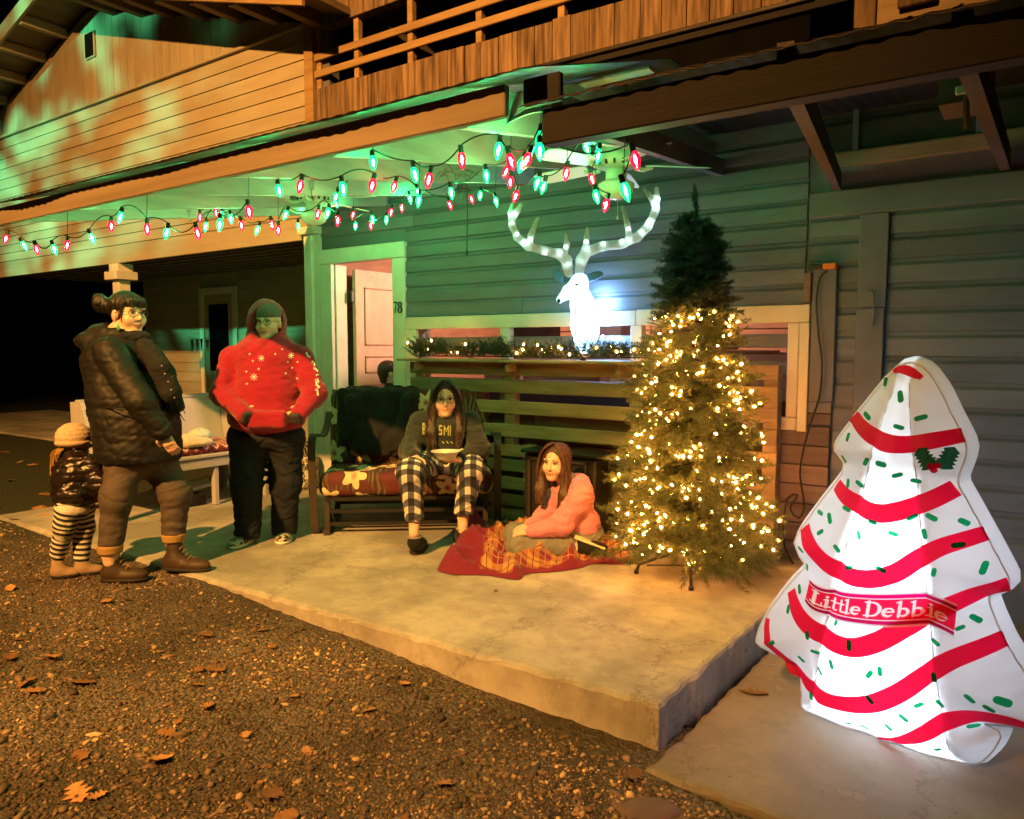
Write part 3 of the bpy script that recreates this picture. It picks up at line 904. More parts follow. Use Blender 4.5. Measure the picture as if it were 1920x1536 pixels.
FANP = pmat("fan_enamel", (.55, .55, .45), (.48, .48, .4), bump=0, rough=.35, rv=.02)
BLADE = pmat("fan_blade_white", (.82, .83, .85), (.78, .79, .8), bump=0, rough=.4, rv=.02)
GLASS = pmat("frosted_glass_bowl", (.6, .64, .55), (.55, .6, .5), bump=0, rough=.18, rv=0, spec=.6)
def fan(x, y, zt, ang, label):
    t = thing("ceiling_fan", label, "ceiling fan", (x, y, zt), "ceiling fans")
    c = (x, y, zt)
    MB().lathe([(.0, .01), (.065, .01), (.06, -.03), (.02, -.05), (.018, -.07)], c, 18).build("canopy", FANP, t, True)
    hs = MB().lathe([(.018, -.06), (.1, -.065), (.128, -.085), (.13, -.13), (.11, -.165), (.07, -.175), (.0, -.176)], c, 24).build("motor_housing", FANP, t, True)
    vs_ = MB()
    for k in range(16):
        a = 2 * math.pi * k / 16
        vs_.obox((x + .116 * math.cos(a), y + .116 * math.sin(a), zt - .155), (math.cos(a), math.sin(a), 0), (-math.sin(a), math.cos(a), 0), (0, 0, 1), .006, .006, .012)
    tag(vs_.build("vent_slots", BLACKM, hs), kind="stuff")
    MB().lathe([(.05, -.176), (.058, -.18), (.058, -.235), (.05, -.245)], c, 18).build("switch_housing", FANP, t, True)
    MB().lathe([(.0, -.238), (.07, -.24), (.098, -.255), (.1, -.27), (.085, -.31), (.05, -.335), (.0, -.343)], c, 24).build("glass_bowl", GLASS, t, True)
    for k in range(5):
        a = ang + 2 * math.pi * k / 5
        u = np.array([math.cos(a), math.sin(a), 0]); w_ = np.array([-math.sin(a), math.cos(a), 0]); tilt = w_ * .97 + UZ * .22
        o_ = np.array([x, y, zt - .15])
        MB().tube([o_ + u * .1 - UZ * .02, o_ + u * .15 - UZ * .03, o_ + u * .2 - UZ * .015], .012, 6).build("blade_arm", FANP, t)
        ol = []
        for s_, wd in ((.17, .05), (.2, .056), (.36, .062), (.46, .064), (.5, .056), (.515, .035)):
            ol.append((s_, wd))
        poly = [o_ + u * s_ + tilt * wd - UZ * (.005 + .03 * s_) for s_, wd in ol] + [o_ + u * s_ - tilt * wd - UZ * (.005 + .03 * s_) for s_, wd in reversed(ol)]
        fix_normals(MB().prism(poly, (0, 0, .006)).build("blade", BLADE, t))
    ch = MB().tube([(x + .03, y - .03, zt - .24), (x + .035, y - .045, zt - .36), (x + .035, y - .045, zt - .43)], .0016, 4)
    ch.lathe([(.0, -.02), (.007, -.015), (.004, .004), (.0, .006)], (x + .035, y - .045, zt - .44), 8)
    ch.build("pull_chain", FANP, t)
fan(-4.45, 3.8, 2.545, .25, "ceiling fan with bowl light above the front door")
fan(-1.96, 3.8, 2.455, .62, "ceiling fan with bowl light above the lit deer head")
for (x, y) in ((-3.53, 3.0), (-4.78, 3.0)):
    m = MB()
    m.tube([(x + .016 * math.cos(i * .7), y + .016 * math.sin(i * .7), 2.40 - i * .0012) for i in range(150)], .0028, 5)
    m.tube([(x, y, 2.58), (x, y, 2.39)], .004, 6); m.tube([(x, y, 2.23), (x, y, 2.17), (x + .015, y, 2.155), (x + .022, y, 2.17)], .004, 6)
    tag(m.build("hanging_spring", pmat("galvanised_spring", (.3, .3, .3), metal=.7, rough=.4, bump=0)), "coiled steel swing spring hanging from a rafter " + ("beside the ceiling fan over the door" if x > -4 else "near the carport end of the porch"), "spring", "swing springs under the rafters")
c0 = aty(875, 340, 4.3); c1 = aty(875, 470, 4.3)
cb = MB().tube([(c0[0] - .5, 4.3, 2.45), (c0[0] - .2, 4.3, 2.40), (c0[0], 4.3, c0[2]), (c0[0] + .004, 4.3, (c0[2] + c1[2]) / 2), tuple(c1)], .004, 6)
cb.tube([tuple(c1), tuple(c1 - np.array([0, 0, .035]))], [.009, .012], 8)
tag(cb.build("hanging_cable", BLACKM), "loose black cable with a plug dangling before the siding", "cable")
tw = thing("dry_twig_tangle", "tangle of dry vine twigs caught between the bulbs under the rafters", "twigs", tuple(aty(868, 330, 3.6)))
TW = pmat("dry_twig", (.22, .16, .08), (.13, .09, .05), bump=0)
for k in range(16):
    p = aty(868 + rnd.uniform(-45, 30), 326 + rnd.uniform(-6, 10), 3.6)
    d = np.array([rnd.uniform(-1, 1), rnd.uniform(-.4, .4), rnd.uniform(-.6, .3)]) * .13
    MB().tube([p, p + d * .5 + np.array([0, 0, .02]), p + d + np.array([0, 0, -.01])], [.003, .0025, .001], 5).build("twig", TW, tw)

# ------------------------------------------------------------------ pallets, planter shelf
def pallet(name, label, x0, x1, y, zs, hgt, posts, depth=.09, tilt=0.0, group="pallets against the wall"):
    t = thing(name, label, "pallet", ((x0 + x1) / 2, y, 0), group)
    for z in zs:
        o = MB().box(x0, x1, -.009, .009, -hgt / 2, hgt / 2, .003).mesh("plank")
        q = obj("plank", o, PALW, t, loc=(0, y + rnd.uniform(-.004, .004), z))
        q.rotation_euler = (rnd.uniform(-.02, .02), rnd.uniform(-.004, .004) + tilt, rnd.uniform(-.003, .003))
        q.location.z -= math.sin(-tilt) * 0
    for x in posts:
        hbox("stringer", x, x + .085, y + .012, y + .012 + depth, .004, max(zs) + hgt / 2 - .005, PALW, t)
    return t
YP = 4.60
pa = pallet("wooden_pallet", "tall weathered pallet fence with planter shelf behind the glider", -4.235, -2.15, YP, (1.145, 1.005, .845, .68), .095, (-4.2, -3.30, -2.25), .09)
hbox("shelf_board", -4.25, -3.24, YP - .16, YP + .1, 1.195, 1.213, PALW, pa)
hbox("shelf_board", -3.236, -2.14, YP - .16, YP + .1, 1.19, 1.209, PALW, pa)
for x in (-4.1, -3.2, -2.3):
    hbox("shelf_bracket", x, x + .03, YP - .12, YP - .012, 1.12, 1.188, PALW, pa)
pallet("wooden_pallet", "dark small pallet standing low beside the glider arm", -3.42, -2.985, YP - .045, (.545, .415, .285, .165, .06), .088, (-3.10,), .07)
pallet("wooden_pallet", "narrow orange lit pallet behind the christmas tree", -1.78, -1.27, YP - .01, (1.15, 1.02, .89, .76, .62, .48, .2), .09, (-1.36, -1.75), .09)
# black cabinet behind the kneeling girl
cbn = thing("black_cabinet", "black metal cabinet with a framed door behind the kneeling girl", "cabinet", (-2.7, 4.45, 0))
MB().box(-2.95, -2.38, 4.36, 4.56, .03, .56, .012).build("body", BLACKM, cbn)
MB().box(-2.97, -2.36, 4.34, 4.57, .565, .59, .006).build("top", BLACKM, cbn)
MB().box(-2.88, -2.45, 4.344, 4.358, .1, .52, .01).build("door", BLACKM, cbn)
for a in ((-2.9, -2.88, .08, .54), (-2.45, -2.43, .08, .54), (-2.9, -2.43, .52, .54), (-2.9, -2.43, .08, .1)):
    MB().box(a[0], a[1], 4.332, 4.344, a[2], a[3], .002).build("door_frame", BRONZE, cbn)
for x in (-2.93, -2.43):
    MB().box(x, x + .04, 4.4, 4.52, 0, .03).build("foot", BLACKM, cbn)

# ------------------------------------------------------------------ evergreen sprigs
def sprigs(P, Dr, Ln, npn, nl, nw=.0036, rs=nrs, flat=.0):
    """needles along short twigs: P roots, Dr unit directions, Ln lengths; one thin quad per needle"""
    n = len(P)
    t = rs.uniform(.03, 1.0, (n, npn))
    ang = rs.uniform(0, 2 * np.pi, (n, npn))
    a = np.cross(Dr, rs.normal(size=(n, 3))); a /= np.linalg.norm(a, axis=1)[:, None] + 1e-9
    b = np.cross(Dr, a)
    root = P[:, None] + Dr[:, None] * (t * Ln[:, None])[..., None]
    sd = a[:, None] * np.cos(ang)[..., None] + b[:, None] * np.sin(ang)[..., None]
    nd = Dr[:, None] * rs.uniform(.45, .9, (n, npn))[..., None] + sd * rs.uniform(.6, .9, (n, npn))[..., None]
    nd /= np.linalg.norm(nd, axis=2)[..., None]
    ln = nl * rs.uniform(.65, 1.15, (n, npn)) * (1.1 - .35 * t)
    tip = root + nd * ln[..., None]
    wv = np.cross(nd, rs.normal(size=(n, npn, 3))); wv /= np.linalg.norm(wv, axis=2)[..., None] + 1e-9
    wv *= nw / 2
    V = np.stack([root - wv, root + wv, tip], 2).reshape(-1, 3)
    F = np.arange(len(V)).reshape(-1, 3)
    # twig itself: thin 3-sided spike
    tw_ = []
    for k in range(3):
        o_ = (a * math.cos(2.094 * k) + b * math.sin(2.094 * k)) * .003
        tw_.append(P + o_)
    tw_.append(P + Dr * Ln[:, None])
    TV = np.stack(tw_, 1).reshape(-1, 3)
    i = np.arange(n) * 4 + len(V)
    TF = np.concatenate([np.stack([i, i + 1, i + 3], 1), np.stack([i + 1, i + 2, i + 3], 1), np.stack([i + 2, i, i + 3], 1)])
    return np.concatenate([V, TV]), np.concatenate([F, TF])
def needle_mat(name, c1, c2):
    m, nt, b = new_mat(name)
    g = nt.nodes.new("ShaderNodeNewGeometry")
    mxx = mixc(nt, g.outputs["Random Per Island"], c1, c2)
    out = nt.nodes["Material Output"]
    L(nt, mxx, b.inputs["Base Color"]); b.inputs["Roughness"].default_value = .55
    tl = nt.nodes.new("ShaderNodeBsdfTranslucent"); L(nt, mxx, tl.inputs[0])
    mx = nt.nodes.new("ShaderNodeMixShader"); mx.inputs[0].default_value = .25
    L(nt, b.outputs[0], mx.inputs[1]); L(nt, tl.outputs[0], mx.inputs[2]); L(nt, mx.outputs[0], out.inputs[0])
    return m
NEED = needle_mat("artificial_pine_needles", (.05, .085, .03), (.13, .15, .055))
NEEDT = needle_mat("unlit_pine_needles_top", (.012, .03, .026), (.03, .055, .045))  # darker copy of the needles; shade of the unlit top put into colour
WARM = emat("warm_mini_bulb", (1.0, .34, .05), 290.0)
mini = MB().lathe([(.0003, -.009), (.005, -.006), (.0062, 0), (.005, .006), (.0003, .009)], n=6).mesh("mini_bulb", True)
mini.materials.append(WARM)

TX, TY = -1.60, 4.06
ct = thing("christmas_tree", "bushy artificial christmas tree with warm lights and an unlit dark top", "christmas tree", (TX, TY, 0))
prof_z = np.array([.06, .2, .4, .6, .9, 1.1, 1.35, 1.5, 1.6, 1.75, 1.88, 1.97, 2.0, 2.12])
prof_r = np.array([.26, .37, .375, .335, .285, .25, .18, .13, .115, .095, .065, .03, .015, .012])
def tree_part(tiers, name, mat, npn, nl, seed, more=.065):
    """wire boughs in tiers; every bough carries sprigs along its outer length"""
    rs = np.random.RandomState(seed)
    P_, D_, L_ = [], [], []
    bw_ = MB()
    for z0 in tiers:
        R = float(np.interp(z0, prof_z, prof_r)) + more
        nb_ = max(6, int(7 + R * 26))
        ph_ = rs.uniform(0, 6.28)
        for i in range(nb_):
            a = ph_ + 2 * math.pi * (i + rs.uniform(-.3, .3)) / nb_
            ln = R * rs.uniform(.78, 1.1)
            u = np.array([math.cos(a), math.sin(a), 0.0]); w_ = np.array([-math.sin(a), math.cos(a), 0.0])
            rise = rs.uniform(-.12, .22)
            z1 = z0 + rs.uniform(-.03, .03)
            path = lambda t: np.array([TX, TY, z1]) + u * ln * t + UZ * (rise * ln * t * 1.2 - .22 * ln * t * t)
            bw_.tube([path(0.0), path(.5), path(.92)], [.005, .004, .002], 4, cap=False)
            m_ = int(7 + ln * 46)
            for k in range(m_):
                t = .22 + .78 * (k + rs.uniform(0, 1)) / m_
                sgn_ = 1 if k % 2 else -1
                tip = t > .9
                d = u * (1.0 if tip else rs.uniform(.45, .9)) + w_ * sgn_ * (rs.uniform(0, .3) if tip else rs.uniform(.35, .9)) + UZ * rs.uniform(-.3, .45)
                P_.append(path(t)); D_.append(d / np.linalg.norm(d)); L_.append(rs.uniform(.055, .105) * (.6 + .5 * min(1, ln / .25)))
    Pn, Dn, Ln = np.array(P_), np.array(D_), np.array(L_)
    V, F = sprigs(Pn, Dn, Ln, npn, nl)
    V[:, 2] = np.maximum(V[:, 2], .012)
    V[:, 1] = np.minimum(V[:, 1], W - .03)
    o = obj(name, mesh_np(name, V, F), mat, ct)
    tag(o, kind="stuff")
    tag(bw_.build("bough_wires", BLACKM, ct), kind="stuff")
    return Pn, Dn, Ln
Pn, Dn, Ln = tree_part(np.concatenate([np.linspace(.20, .95, 9), np.linspace(1.03, 1.5, 7)]), "lit_foliage", NEED, 46, .034, 5)
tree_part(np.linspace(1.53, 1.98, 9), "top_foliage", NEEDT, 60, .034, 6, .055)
sp = np.stack([np.full(16, TX), np.full(16, TY), np.linspace(1.97, 2.13, 16)], 1)
sdv = np.stack([nrs.uniform(-.25, .25, 16), nrs.uniform(-.25, .25, 16), np.ones(16)], 1); sdv /= np.linalg.norm(sdv, axis=1)[:, None]
V, F = sprigs(sp, sdv, np.full(16, .07), 60, .026)
tag(obj("top_spike", mesh_np("top_spike", V, F), NEEDT, ct), kind="stuff")
# drooping bottom branches
k = 70
a = nrs.uniform(-1.3, 1.6, k)
bp = np.stack([TX + .28 * np.cos(a), TY + .28 * np.sin(a), nrs.uniform(.1, .26, k)], 1)
bd_ = np.stack([np.cos(a) * .8, np.sin(a) * .8, nrs.uniform(-.5, .1, k)], 1); bd_ /= np.linalg.norm(bd_, axis=1)[:, None]
V, F = sprigs(bp, bd_, nrs.uniform(.12, .22, k), 60, .04)
V[:, 2] = np.maximum(V[:, 2], .012); V[:, 1] = np.minimum(V[:, 1], W - .03)
tag(obj("drooping_foliage", mesh_np("drooping_foliage", V, F), NEED, ct), kind="stuff")
MB().tube([(TX, TY, .06), (TX, TY, 2.0)], [.016, .008], 10).build("trunk_pole", BLACKM, ct)
for a in (-2.55, -1.15, 2.0, .55):
    u = np.array([math.cos(a), math.sin(a), 0])
    c = np.array([TX, TY, 0])
    MB().tube([c + UZ * .15, c + u * .1 + UZ * .12, c + u * .24 + UZ * .07, c + u * .285 + UZ * .055, c + u * .3 + UZ * .008], .009, 8).build("stand_leg", BLACKM, ct)
    MB().tube([c + UZ * .05, c + u * .24 + UZ * .05], .004, 6).build("stand_brace", BLACKM, ct)
    MB().lathe([(.0, .001), (.014, .001), (.014, .02), (.0, .022)], c + u * .3, 8).build("stand_foot", BLACKM, ct)
sel = [i for i in nrs.permutation(len(Pn)) if math.hypot(Pn[i, 0] - TX, Pn[i, 1] - TY) > .5 * np.interp(Pn[i, 2], prof_z, prof_r) and Pn[i, 2] > .14 and Pn[i, 2] < 1.5]
toward = [i for i in sel if (Pn[i, :2] - (TX, TY)) @ np.array([.37, -.93]) > -.12]
for i in toward[:290]:
    p = Pn[i] + Dn[i] * Ln[i] * nrs.uniform(.2, .85)
    obj("mini_light", mini, None, ct, loc=tuple(p), rot=(nrs.uniform(0, 3), nrs.uniform(0, 3), 0))
far_ = [i for i in sel if i not in set(toward)][:90] + toward[290:380]
ml = MB()
for i in far_:
    ml.lathe([(.0003, -.007), (.005, 0), (.0003, .007)], Pn[i] + Dn[i] * Ln[i] * .5, 5)
tag(ml.build("mini_lights_beyond", WARM, ct), kind="stuff")

gl = thing("pine_garland", "green pine garland with tiny warm lights lying along the planter shelf", "garland", (-3.2, YP - .06, 1.21))
k = 620
gx = nrs.uniform(-4.18, -2.05, k)
Pg = np.stack([gx, YP - .05 + nrs.uniform(-.06, .05, k), 1.225 + nrs.uniform(0, .075, k)], 1)
Dg = np.stack([nrs.uniform(-1, 1, k), nrs.uniform(-.8, .5, k), nrs.uniform(0, 1.1, k)], 1); Dg /= np.linalg.norm(Dg, axis=1)[:, None]
Lg = nrs.uniform(.05, .12, k) * (1 + .35 * np.sin(gx * 9))
V, F = sprigs(Pg, Dg, Lg, 44, .03)
V[:, 2] = np.maximum(V[:, 2], 1.211); V[:, 1] = np.minimum(V[:, 1], W - .04)
tag(obj("greenery", mesh_np("greenery", V, F), needle_mat("garland_needles", (.018, .045, .025), (.05, .085, .045)), gl), kind="stuff")
MB().tube([(x, YP - .05 + .02 * math.sin(x * 7), 1.235) for x in np.linspace(-4.15, -2.08, 30)], .005, 5).build("garland_wire", CORD, gl)
for i in range(26):
    p = Pg[i] + Dg[i] * Lg[i] * .7 + np.array([0, -.015, 0])
    obj("mini_light", mini, None, gl, loc=tuple(p))

# ------------------------------------------------------------------ lit deer head
DEER = emat("glowing_deer_acrylic", (.42, .74, 1.0), 2.4)
def antler_mat():
    m, nt, b = new_mat("antler_acrylic")
    g = nt.nodes.new("ShaderNodeNewGeometry")
    n = N(nt, "ShaderNodeTexNoise", _2=160.0, _3=4); L(nt, g.outputs[0], n.inputs[0])
    c = mixc(nt, ramp(nt, n.outputs[0], .4, .65), (.22, .17, .09), (.6, .55, .4))
    L(nt, c, b.inputs["Base Color"]); b.inputs["Roughness"].default_value = .35
    b.inputs["Transmission Weight"].default_value = 0
    tl = nt.nodes.new("ShaderNodeBsdfTranslucent"); tl.inputs[0].default_value = (.75, .8, .75, 1)
    mx = nt.nodes.new("ShaderNodeMixShader"); mx.inputs[0].default_value = .45
    L(nt, b.outputs[0], mx.inputs[1]); L(nt, tl.outputs[0], mx.inputs[2]); L(nt, mx.outputs[0], nt.nodes["Material Output"].inputs[0])
    bp_ = N(nt, "ShaderNodeBump"); bp_.inputs[0].default_value = .6; L(nt, n.outputs[0], bp_.inputs["Height"]); L(nt, bp_.outputs[0], b.inputs["Normal"])
    return m
ANT = antler_mat()
DD = 5.12                                                   # distance straight ahead of the deer's head
dr = thing("lit_deer_head", "glowing white deer head with wide antlers mounted above the garland", "deer decoration", tuple(at(1098, 650, DD)))
A_ = lambda x, y, dd=0: at(x, y, DD + dd)
sd = SD(.007)
sd.chain([A_(1098, 642, .10), A_(1096, 610, .08), A_(1092, 570, .04), A_(1086, 545, .0)], [.078, .092, .078, .062], .03)
sd.cone(A_(1098, 600, .16), A_(1098, 620, .3), .08, .1, .04)
sd.cone(A_(1085, 533, 0), A_(1066, 548, -.05), .058, .045, .03).cone(A_(1066, 548, -.05), A_(1050, 562, -.09), .042, .024, .02)
sd.ell(A_(1088, 525, 0), (.05, .06, .045), None, .03)
sd.disp(lambda P: .004 * wob(P, 60, 3))
hd = sd.build("head_and_neck", DEER, dr)
EARM = pmat("blue_acrylic_ear", (.08, .22, .36), (.04, .13, .24), bump=.4, bs=160, rough=.3)
for tip, base_ in (((1036, 507), (1054, 527)), ((1128, 513), (1098, 524))):
    a = A_(*base_); b_ = A_(*tip)
    d = b_ - a
    s_ = SD(.005); s_.ell((a + b_) / 2, (np.linalg.norm(d) * .58, .012, .03), np.stack([d / np.linalg.norm(d), hfw, np.cross(d / np.linalg.norm(d), hfw)], 1), 0)
    s_.build("ear", EARM, dr)
SD(.003).ell(A_(1081, 534, -.07), (.011, .012, .008), None, 0).build("eye", BLACKM, dr)
SD(.004).ell(A_(1048, 564, -.105), (.013, .013, .016), None, 0).build("nose", BLACKM, dr)
MB().tube([A_(1078, 570, -.055), A_(1080, 600, -.02), A_(1079, 630, .005)], .0025, 5).build("seam_wire", BLACKM, dr)
ant = {
 'left': ([(1066, 512), (1062, 488), (1048, 476), (1020, 470), (990, 462), (970, 445), (960, 422), (958, 400), (961, 384)], [.024, .03, .026, .022, .021, .019, .018, .016, .012],
          [[(961, 408), (970, 396), (977, 384)], [(992, 462), (996, 440), (1004, 420), (1010, 408)], [(1058, 474), (1063, 458), (1061, 440)]]),
 'right': ([(1086, 510), (1090, 488), (1100, 472), (1130, 462), (1165, 458), (1195, 445), (1215, 425), (1227, 400), (1232, 375), (1231, 354)], [.024, .03, .03, .025, .024, .024, .022, .019, .016, .012],
           [[(1231, 392), (1222, 372), (1208, 354)], [(1180, 446), (1176, 420), (1168, 388)], [(1098, 468), (1100, 445), (1102, 428)]]),
}
LED = emat("cool_white_led", (.62, .95, .92), 13.0)
ledm = MB().lathe([(.0003, -.011), (.007, -.008), (.010, 0), (.007, .008), (.0003, .011)], n=8).mesh("led", True); ledm.materials.append(LED)
for sd_, (main, rad, tines) in ant.items():
    rad = [q_ * 1.25 for q_ in rad]; s_ = SD(.006)
    dpt = (lambda q: -.02 - .12 * math.sin(q * 2.6)) if sd_ == 'left' else (lambda q: .0 - .30 * q)
    mp = [A_(x, y, dpt(i / len(main))) for i, (x, y) in enumerate(main)]
    s_.chain(mp, rad, .012)
    leds = [q_ + (mp[1] - mp[0]) * rnd.uniform(-.3, .3) for q_ in mp[1:-1] if rnd.random() < .8]
    for i in range(2, len(mp) - 2):
        if rnd.random() < .45: leds.append(mp[i] + (mp[i + 1] - mp[i]) * rnd.uniform(.3, .7))
    for tn in tines:
        q = np.array(tn[0])
        j = int(np.argmin([np.hypot(*(np.array(m_) - q)) for m_ in main]))
        dd = dpt(j / len(main))
        tp = [A_(x, y, dd - .015 * i) for i, (x, y) in enumerate(tn)]
        s_.chain(tp, list(np.linspace(.024, .012, len(tp))), .012)
        leds.append(tp[1] * .6 + tp[0] * .4)
    s_.disp(lambda P: .0025 * wob(P, 110, 5))
    s_.build("antler", ANT, dr)
    for p in leds:
        obj("led", ledm, None, dr, loc=tuple(p - hfw * .017 + np.array([0, 0, rnd.uniform(-.006, .006)])))
for x, y, dd in ((1120, 568, .12), (1130, 632, .16)):
    obj("led", ledm, None, dr, loc=tuple(A_(x, y, dd)), scale=(1.3, 1.3, 1.3))
    dl_ = bpy.data.lights.new("deer_led", 'POINT'); dl_.energy = 9.0; dl_.color = (.28, .55, 1.0); dl_.shadow_soft_size = .03
    do_ = link(bpy.data.objects.new("deer_led", dl_)); do_.location = tuple(A_(x + 4, y, dd - .03)); adopt(do_, dr)
MB().tube([A_(1098, 640, .1), A_(1098, 655, .14), (A_(1098, 655, .14)[0], YP - .02, 1.215)], .02, 8).build("mount_stem", BLACKM, dr)
MB().tube([tuple(A_(1115, 635, .2)), tuple(aty(1155, 640, 4.66)), tuple(aty(1175, 665, 4.6))], .002, 5).build("power_lead", WHITE, dr)
# ------------------------------------------------------------------ inflatable snack-cake tree
from mathutils.geometry import delaunay_2d_cdt
IU = np.array([.992, -.125, 0]); INr = np.array([-.125, -.992, 0])      # across the face, out of the face
IO = np.array([-.44, 3.03, -.17])
def plane_uv(x, y):
    r = ray(x, y)
    t = (IO - EYE).dot(INr) / r.dot(INr)
    p = EYE + r * t - IO
    return np.array([p.dot(IU), p[2]])
C8 = lambda x, y: plane_uv(1380 + x / 1.874, 640 + y / 1.874)
out_c8 = [(610, 72), (585, 78), (520, 140), (430, 250), (370, 330), (340, 372), (352, 398), (385, 425), (372, 470), (300, 560), (230, 655), (203, 705), (212, 735), (248, 790), (190, 850), (120, 940), (68, 1040), (75, 1070),
          (150, 1105), (222, 1140), (230, 1200), (232, 1295), (350, 1340), (480, 1382), (640, 1440), (780, 1478), (850, 1490), (905, 1440), (940, 1375), (862, 1342), (960, 1352), (1080, 1385), (1150, 1400), (1165, 1375),
          (1100, 1290), (1012, 1160), (950, 1060), (905, 960), (882, 892), (930, 878), (965, 852), (960, 830), (885, 690), (830, 590), (775, 492), (795, 440), (815, 380), (805, 345), (760, 260), (715, 165), (665, 95), (640, 78)]
poly = [C8(*p) for p in out_c8]
# round the corners: resample with a smoothing pass
dense = []
for i, p in enumerate(poly):
    q = poly[(i + 1) % len(poly)]
    n = max(2, int(np.linalg.norm(q - p) / .012))
    dense += [p + (q - p) * k / n for k in range(n)]
dense = np.array(dense)
for _ in range(2):
    dense = .5 * dense + .25 * (np.roll(dense, 1, 0) + np.roll(dense, -1, 0))
poly = dense[::2]
if np.sum(poly[:, 0] * np.roll(poly[:, 1], -1) - np.roll(poly[:, 0], -1) * poly[:, 1]) < 0: poly = poly[::-1]
SA, SB = np.array([C8(575, 120), C8(275, 1290)]), np.array([C8(618, 120), C8(765, 1460)])
def dist_poly(Q):
    best = np.full(len(Q), 9.0)
    for i in range(len(poly)):
        a, b_ = poly[i], poly[(i + 1) % len(poly)]
        d = b_ - a
        t = np.clip(((Q - a) @ d) / (d @ d + 1e-12), 0, 1)
        best = np.minimum(best, np.linalg.norm(Q - a - t[:, None] * d, axis=1))
    return best
def line_d(Q, S):
    d = S[1] - S[0]; d = d / np.linalg.norm(d)
    w_ = Q - S[0]
    return w_[:, 0] * d[1] - w_[:, 1] * d[0]
def bulge(Q):
    d = dist_poly(Q)
    b_ = .175 * (1 - np.exp(-d / .11))
    for S in (SA, SB):
        b_ -= .028 * np.exp(-np.abs(line_d(Q, S)) / .03) * np.clip(d / .05, 0, 1)
    b_ += .0045 * np.sin(Q[:, 1] * 95 + 9 * np.sin(Q[:, 0] * 6)) * np.exp(-d / .06)
    return b_
def surf(Q, off=0.0):
    Q = np.atleast_2d(Q)
    return IO + Q[:, :1] * IU + Q[:, 1:2] * UZ + (bulge(Q) + off)[:, None] * INr
def inside(Q):
    c = np.zeros(len(Q), bool)
    for i in range(len(poly)):
        a, b_ = poly[i], poly[(i + 1) % len(poly)]
        cond = (a[1] > Q[:, 1]) != (b_[1] > Q[:, 1])
        with np.errstate(divide='ignore', invalid='ignore'):
            xi = (b_[0] - a[0]) * (Q[:, 1] - a[1]) / (b_[1] - a[1]) + a[0]
        c ^= cond & (Q[:, 0] < xi)
    return c
g0, g1 = poly.min(0), poly.max(0)
GX, GY = np.meshgrid(np.arange(g0[0], g1[0], .011), np.arange(g0[1], g1[1], .011))
Q = np.stack([GX.ravel(), GY.ravel()], 1) + nrs.uniform(-.002, .002, (GX.size, 2))
Q = Q[inside(Q)]; Q = Q[dist_poly(Q) > .008]
np_ = len(poly)
vv, ee, ff = delaunay_2d_cdt([Vector(p) for p in poly] + [Vector(q) for q in Q], [(i, (i + 1) % np_) for i in range(np_)], [], 1, 1e-6)[:3]
V2 = np.array([tuple(q) for q in vv])
def cloth_mat(name, col, tl=.75, rough=.6):
    m, nt, b = new_mat(name)
    b.inputs["Base Color"].default_value = (*col, 1); b.inputs["Roughness"].default_value = rough
    t = nt.nodes.new("ShaderNodeBsdfTranslucent"); t.inputs[0].default_value = (*col, 1)
    mx = nt.nodes.new("ShaderNodeMixShader"); mx.inputs[0].default_value = tl
    L(nt, b.outputs[0], mx.inputs[1]); L(nt, t.outputs[0], mx.inputs[2]); L(nt, mx.outputs[0], nt.nodes["Material Output"].inputs[0])
    g = nt.nodes.new("ShaderNodeNewGeometry"); n = N(nt, "ShaderNodeTexNoise", _2=38.0, _3=3); L(nt, g.outputs[0], n.inputs[0])
    bp_ = N(nt, "ShaderNodeBump"); bp_.inputs[0].default_value = .12; bp_.inputs["Distance"].default_value = .01; L(nt, n.outputs[0], bp_.inputs["Height"]); L(nt, bp_.outputs[0], b.inputs["Normal"]); L(nt, bp_.outputs[0], t.inputs["Normal"])
    return m
NYL = cloth_mat("white_nylon", (.80, .82, .86))
NRED = cloth_mat("red_print_nylon", (.62, .004, .03), .6)
NGRN = cloth_mat("green_print_nylon", (.0, .22, .07), .6)
NDRK = cloth_mat("dark_red_print_nylon", (.26, .0, .03), .5)
NWH = cloth_mat("white_print_nylon", (.85, .85, .88), .7)
inf = thing("inflatable_snack_tree", "glowing white inflatable tree cake with red icing stripes and a name banner", "inflatable", tuple(IO))
fr = obj("front_panel", mesh_np("front_panel", surf(V2), [list(q) for q in ff], True), NYL, inf); fix_normals(fr)
TH = .15
bk = obj("back_panel", mesh_np("back_panel", IO + V2[:, :1] * IU + V2[:, 1:2] * UZ - (TH + bulge(V2) * .5)[:, None] * INr, [list(q) for q in ff], True), NYL, inf); fix_normals(bk)
rows = []
for t in np.linspace(0, 1, 7):
    nrm2 = np.roll(poly, -1, 0) - np.roll(poly, 1, 0); nrm2 /= np.linalg.norm(nrm2, axis=1)[:, None] + 1e-9
    o2 = np.stack([nrm2[:, 1], -nrm2[:, 0]], 1) * (.022 * math.sin(math.pi * t))
    P2 = poly + o2
    P2[:, 1] = np.maximum(P2[:, 1], .002)
    rows.append(IO + P2[:, :1] * IU + P2[:, 1:2] * UZ - t * TH * INr)
gv = np.concatenate(rows); n = len(poly)
gf = [[k * n + i, k * n + (i + 1) % n, (k + 1) * n + (i + 1) % n, (k + 1) * n + i] for k in range(6) for i in range(n)]
fix_normals(obj("side_gusset", mesh_np("side_gusset", gv, np.array(gf), True), NYL, inf))
MB().tube(list(surf(poly, .003)) + [surf(poly[:1], .003)[0]], .0035, 5, cap=False).build("edge_piping", NWH, inf)
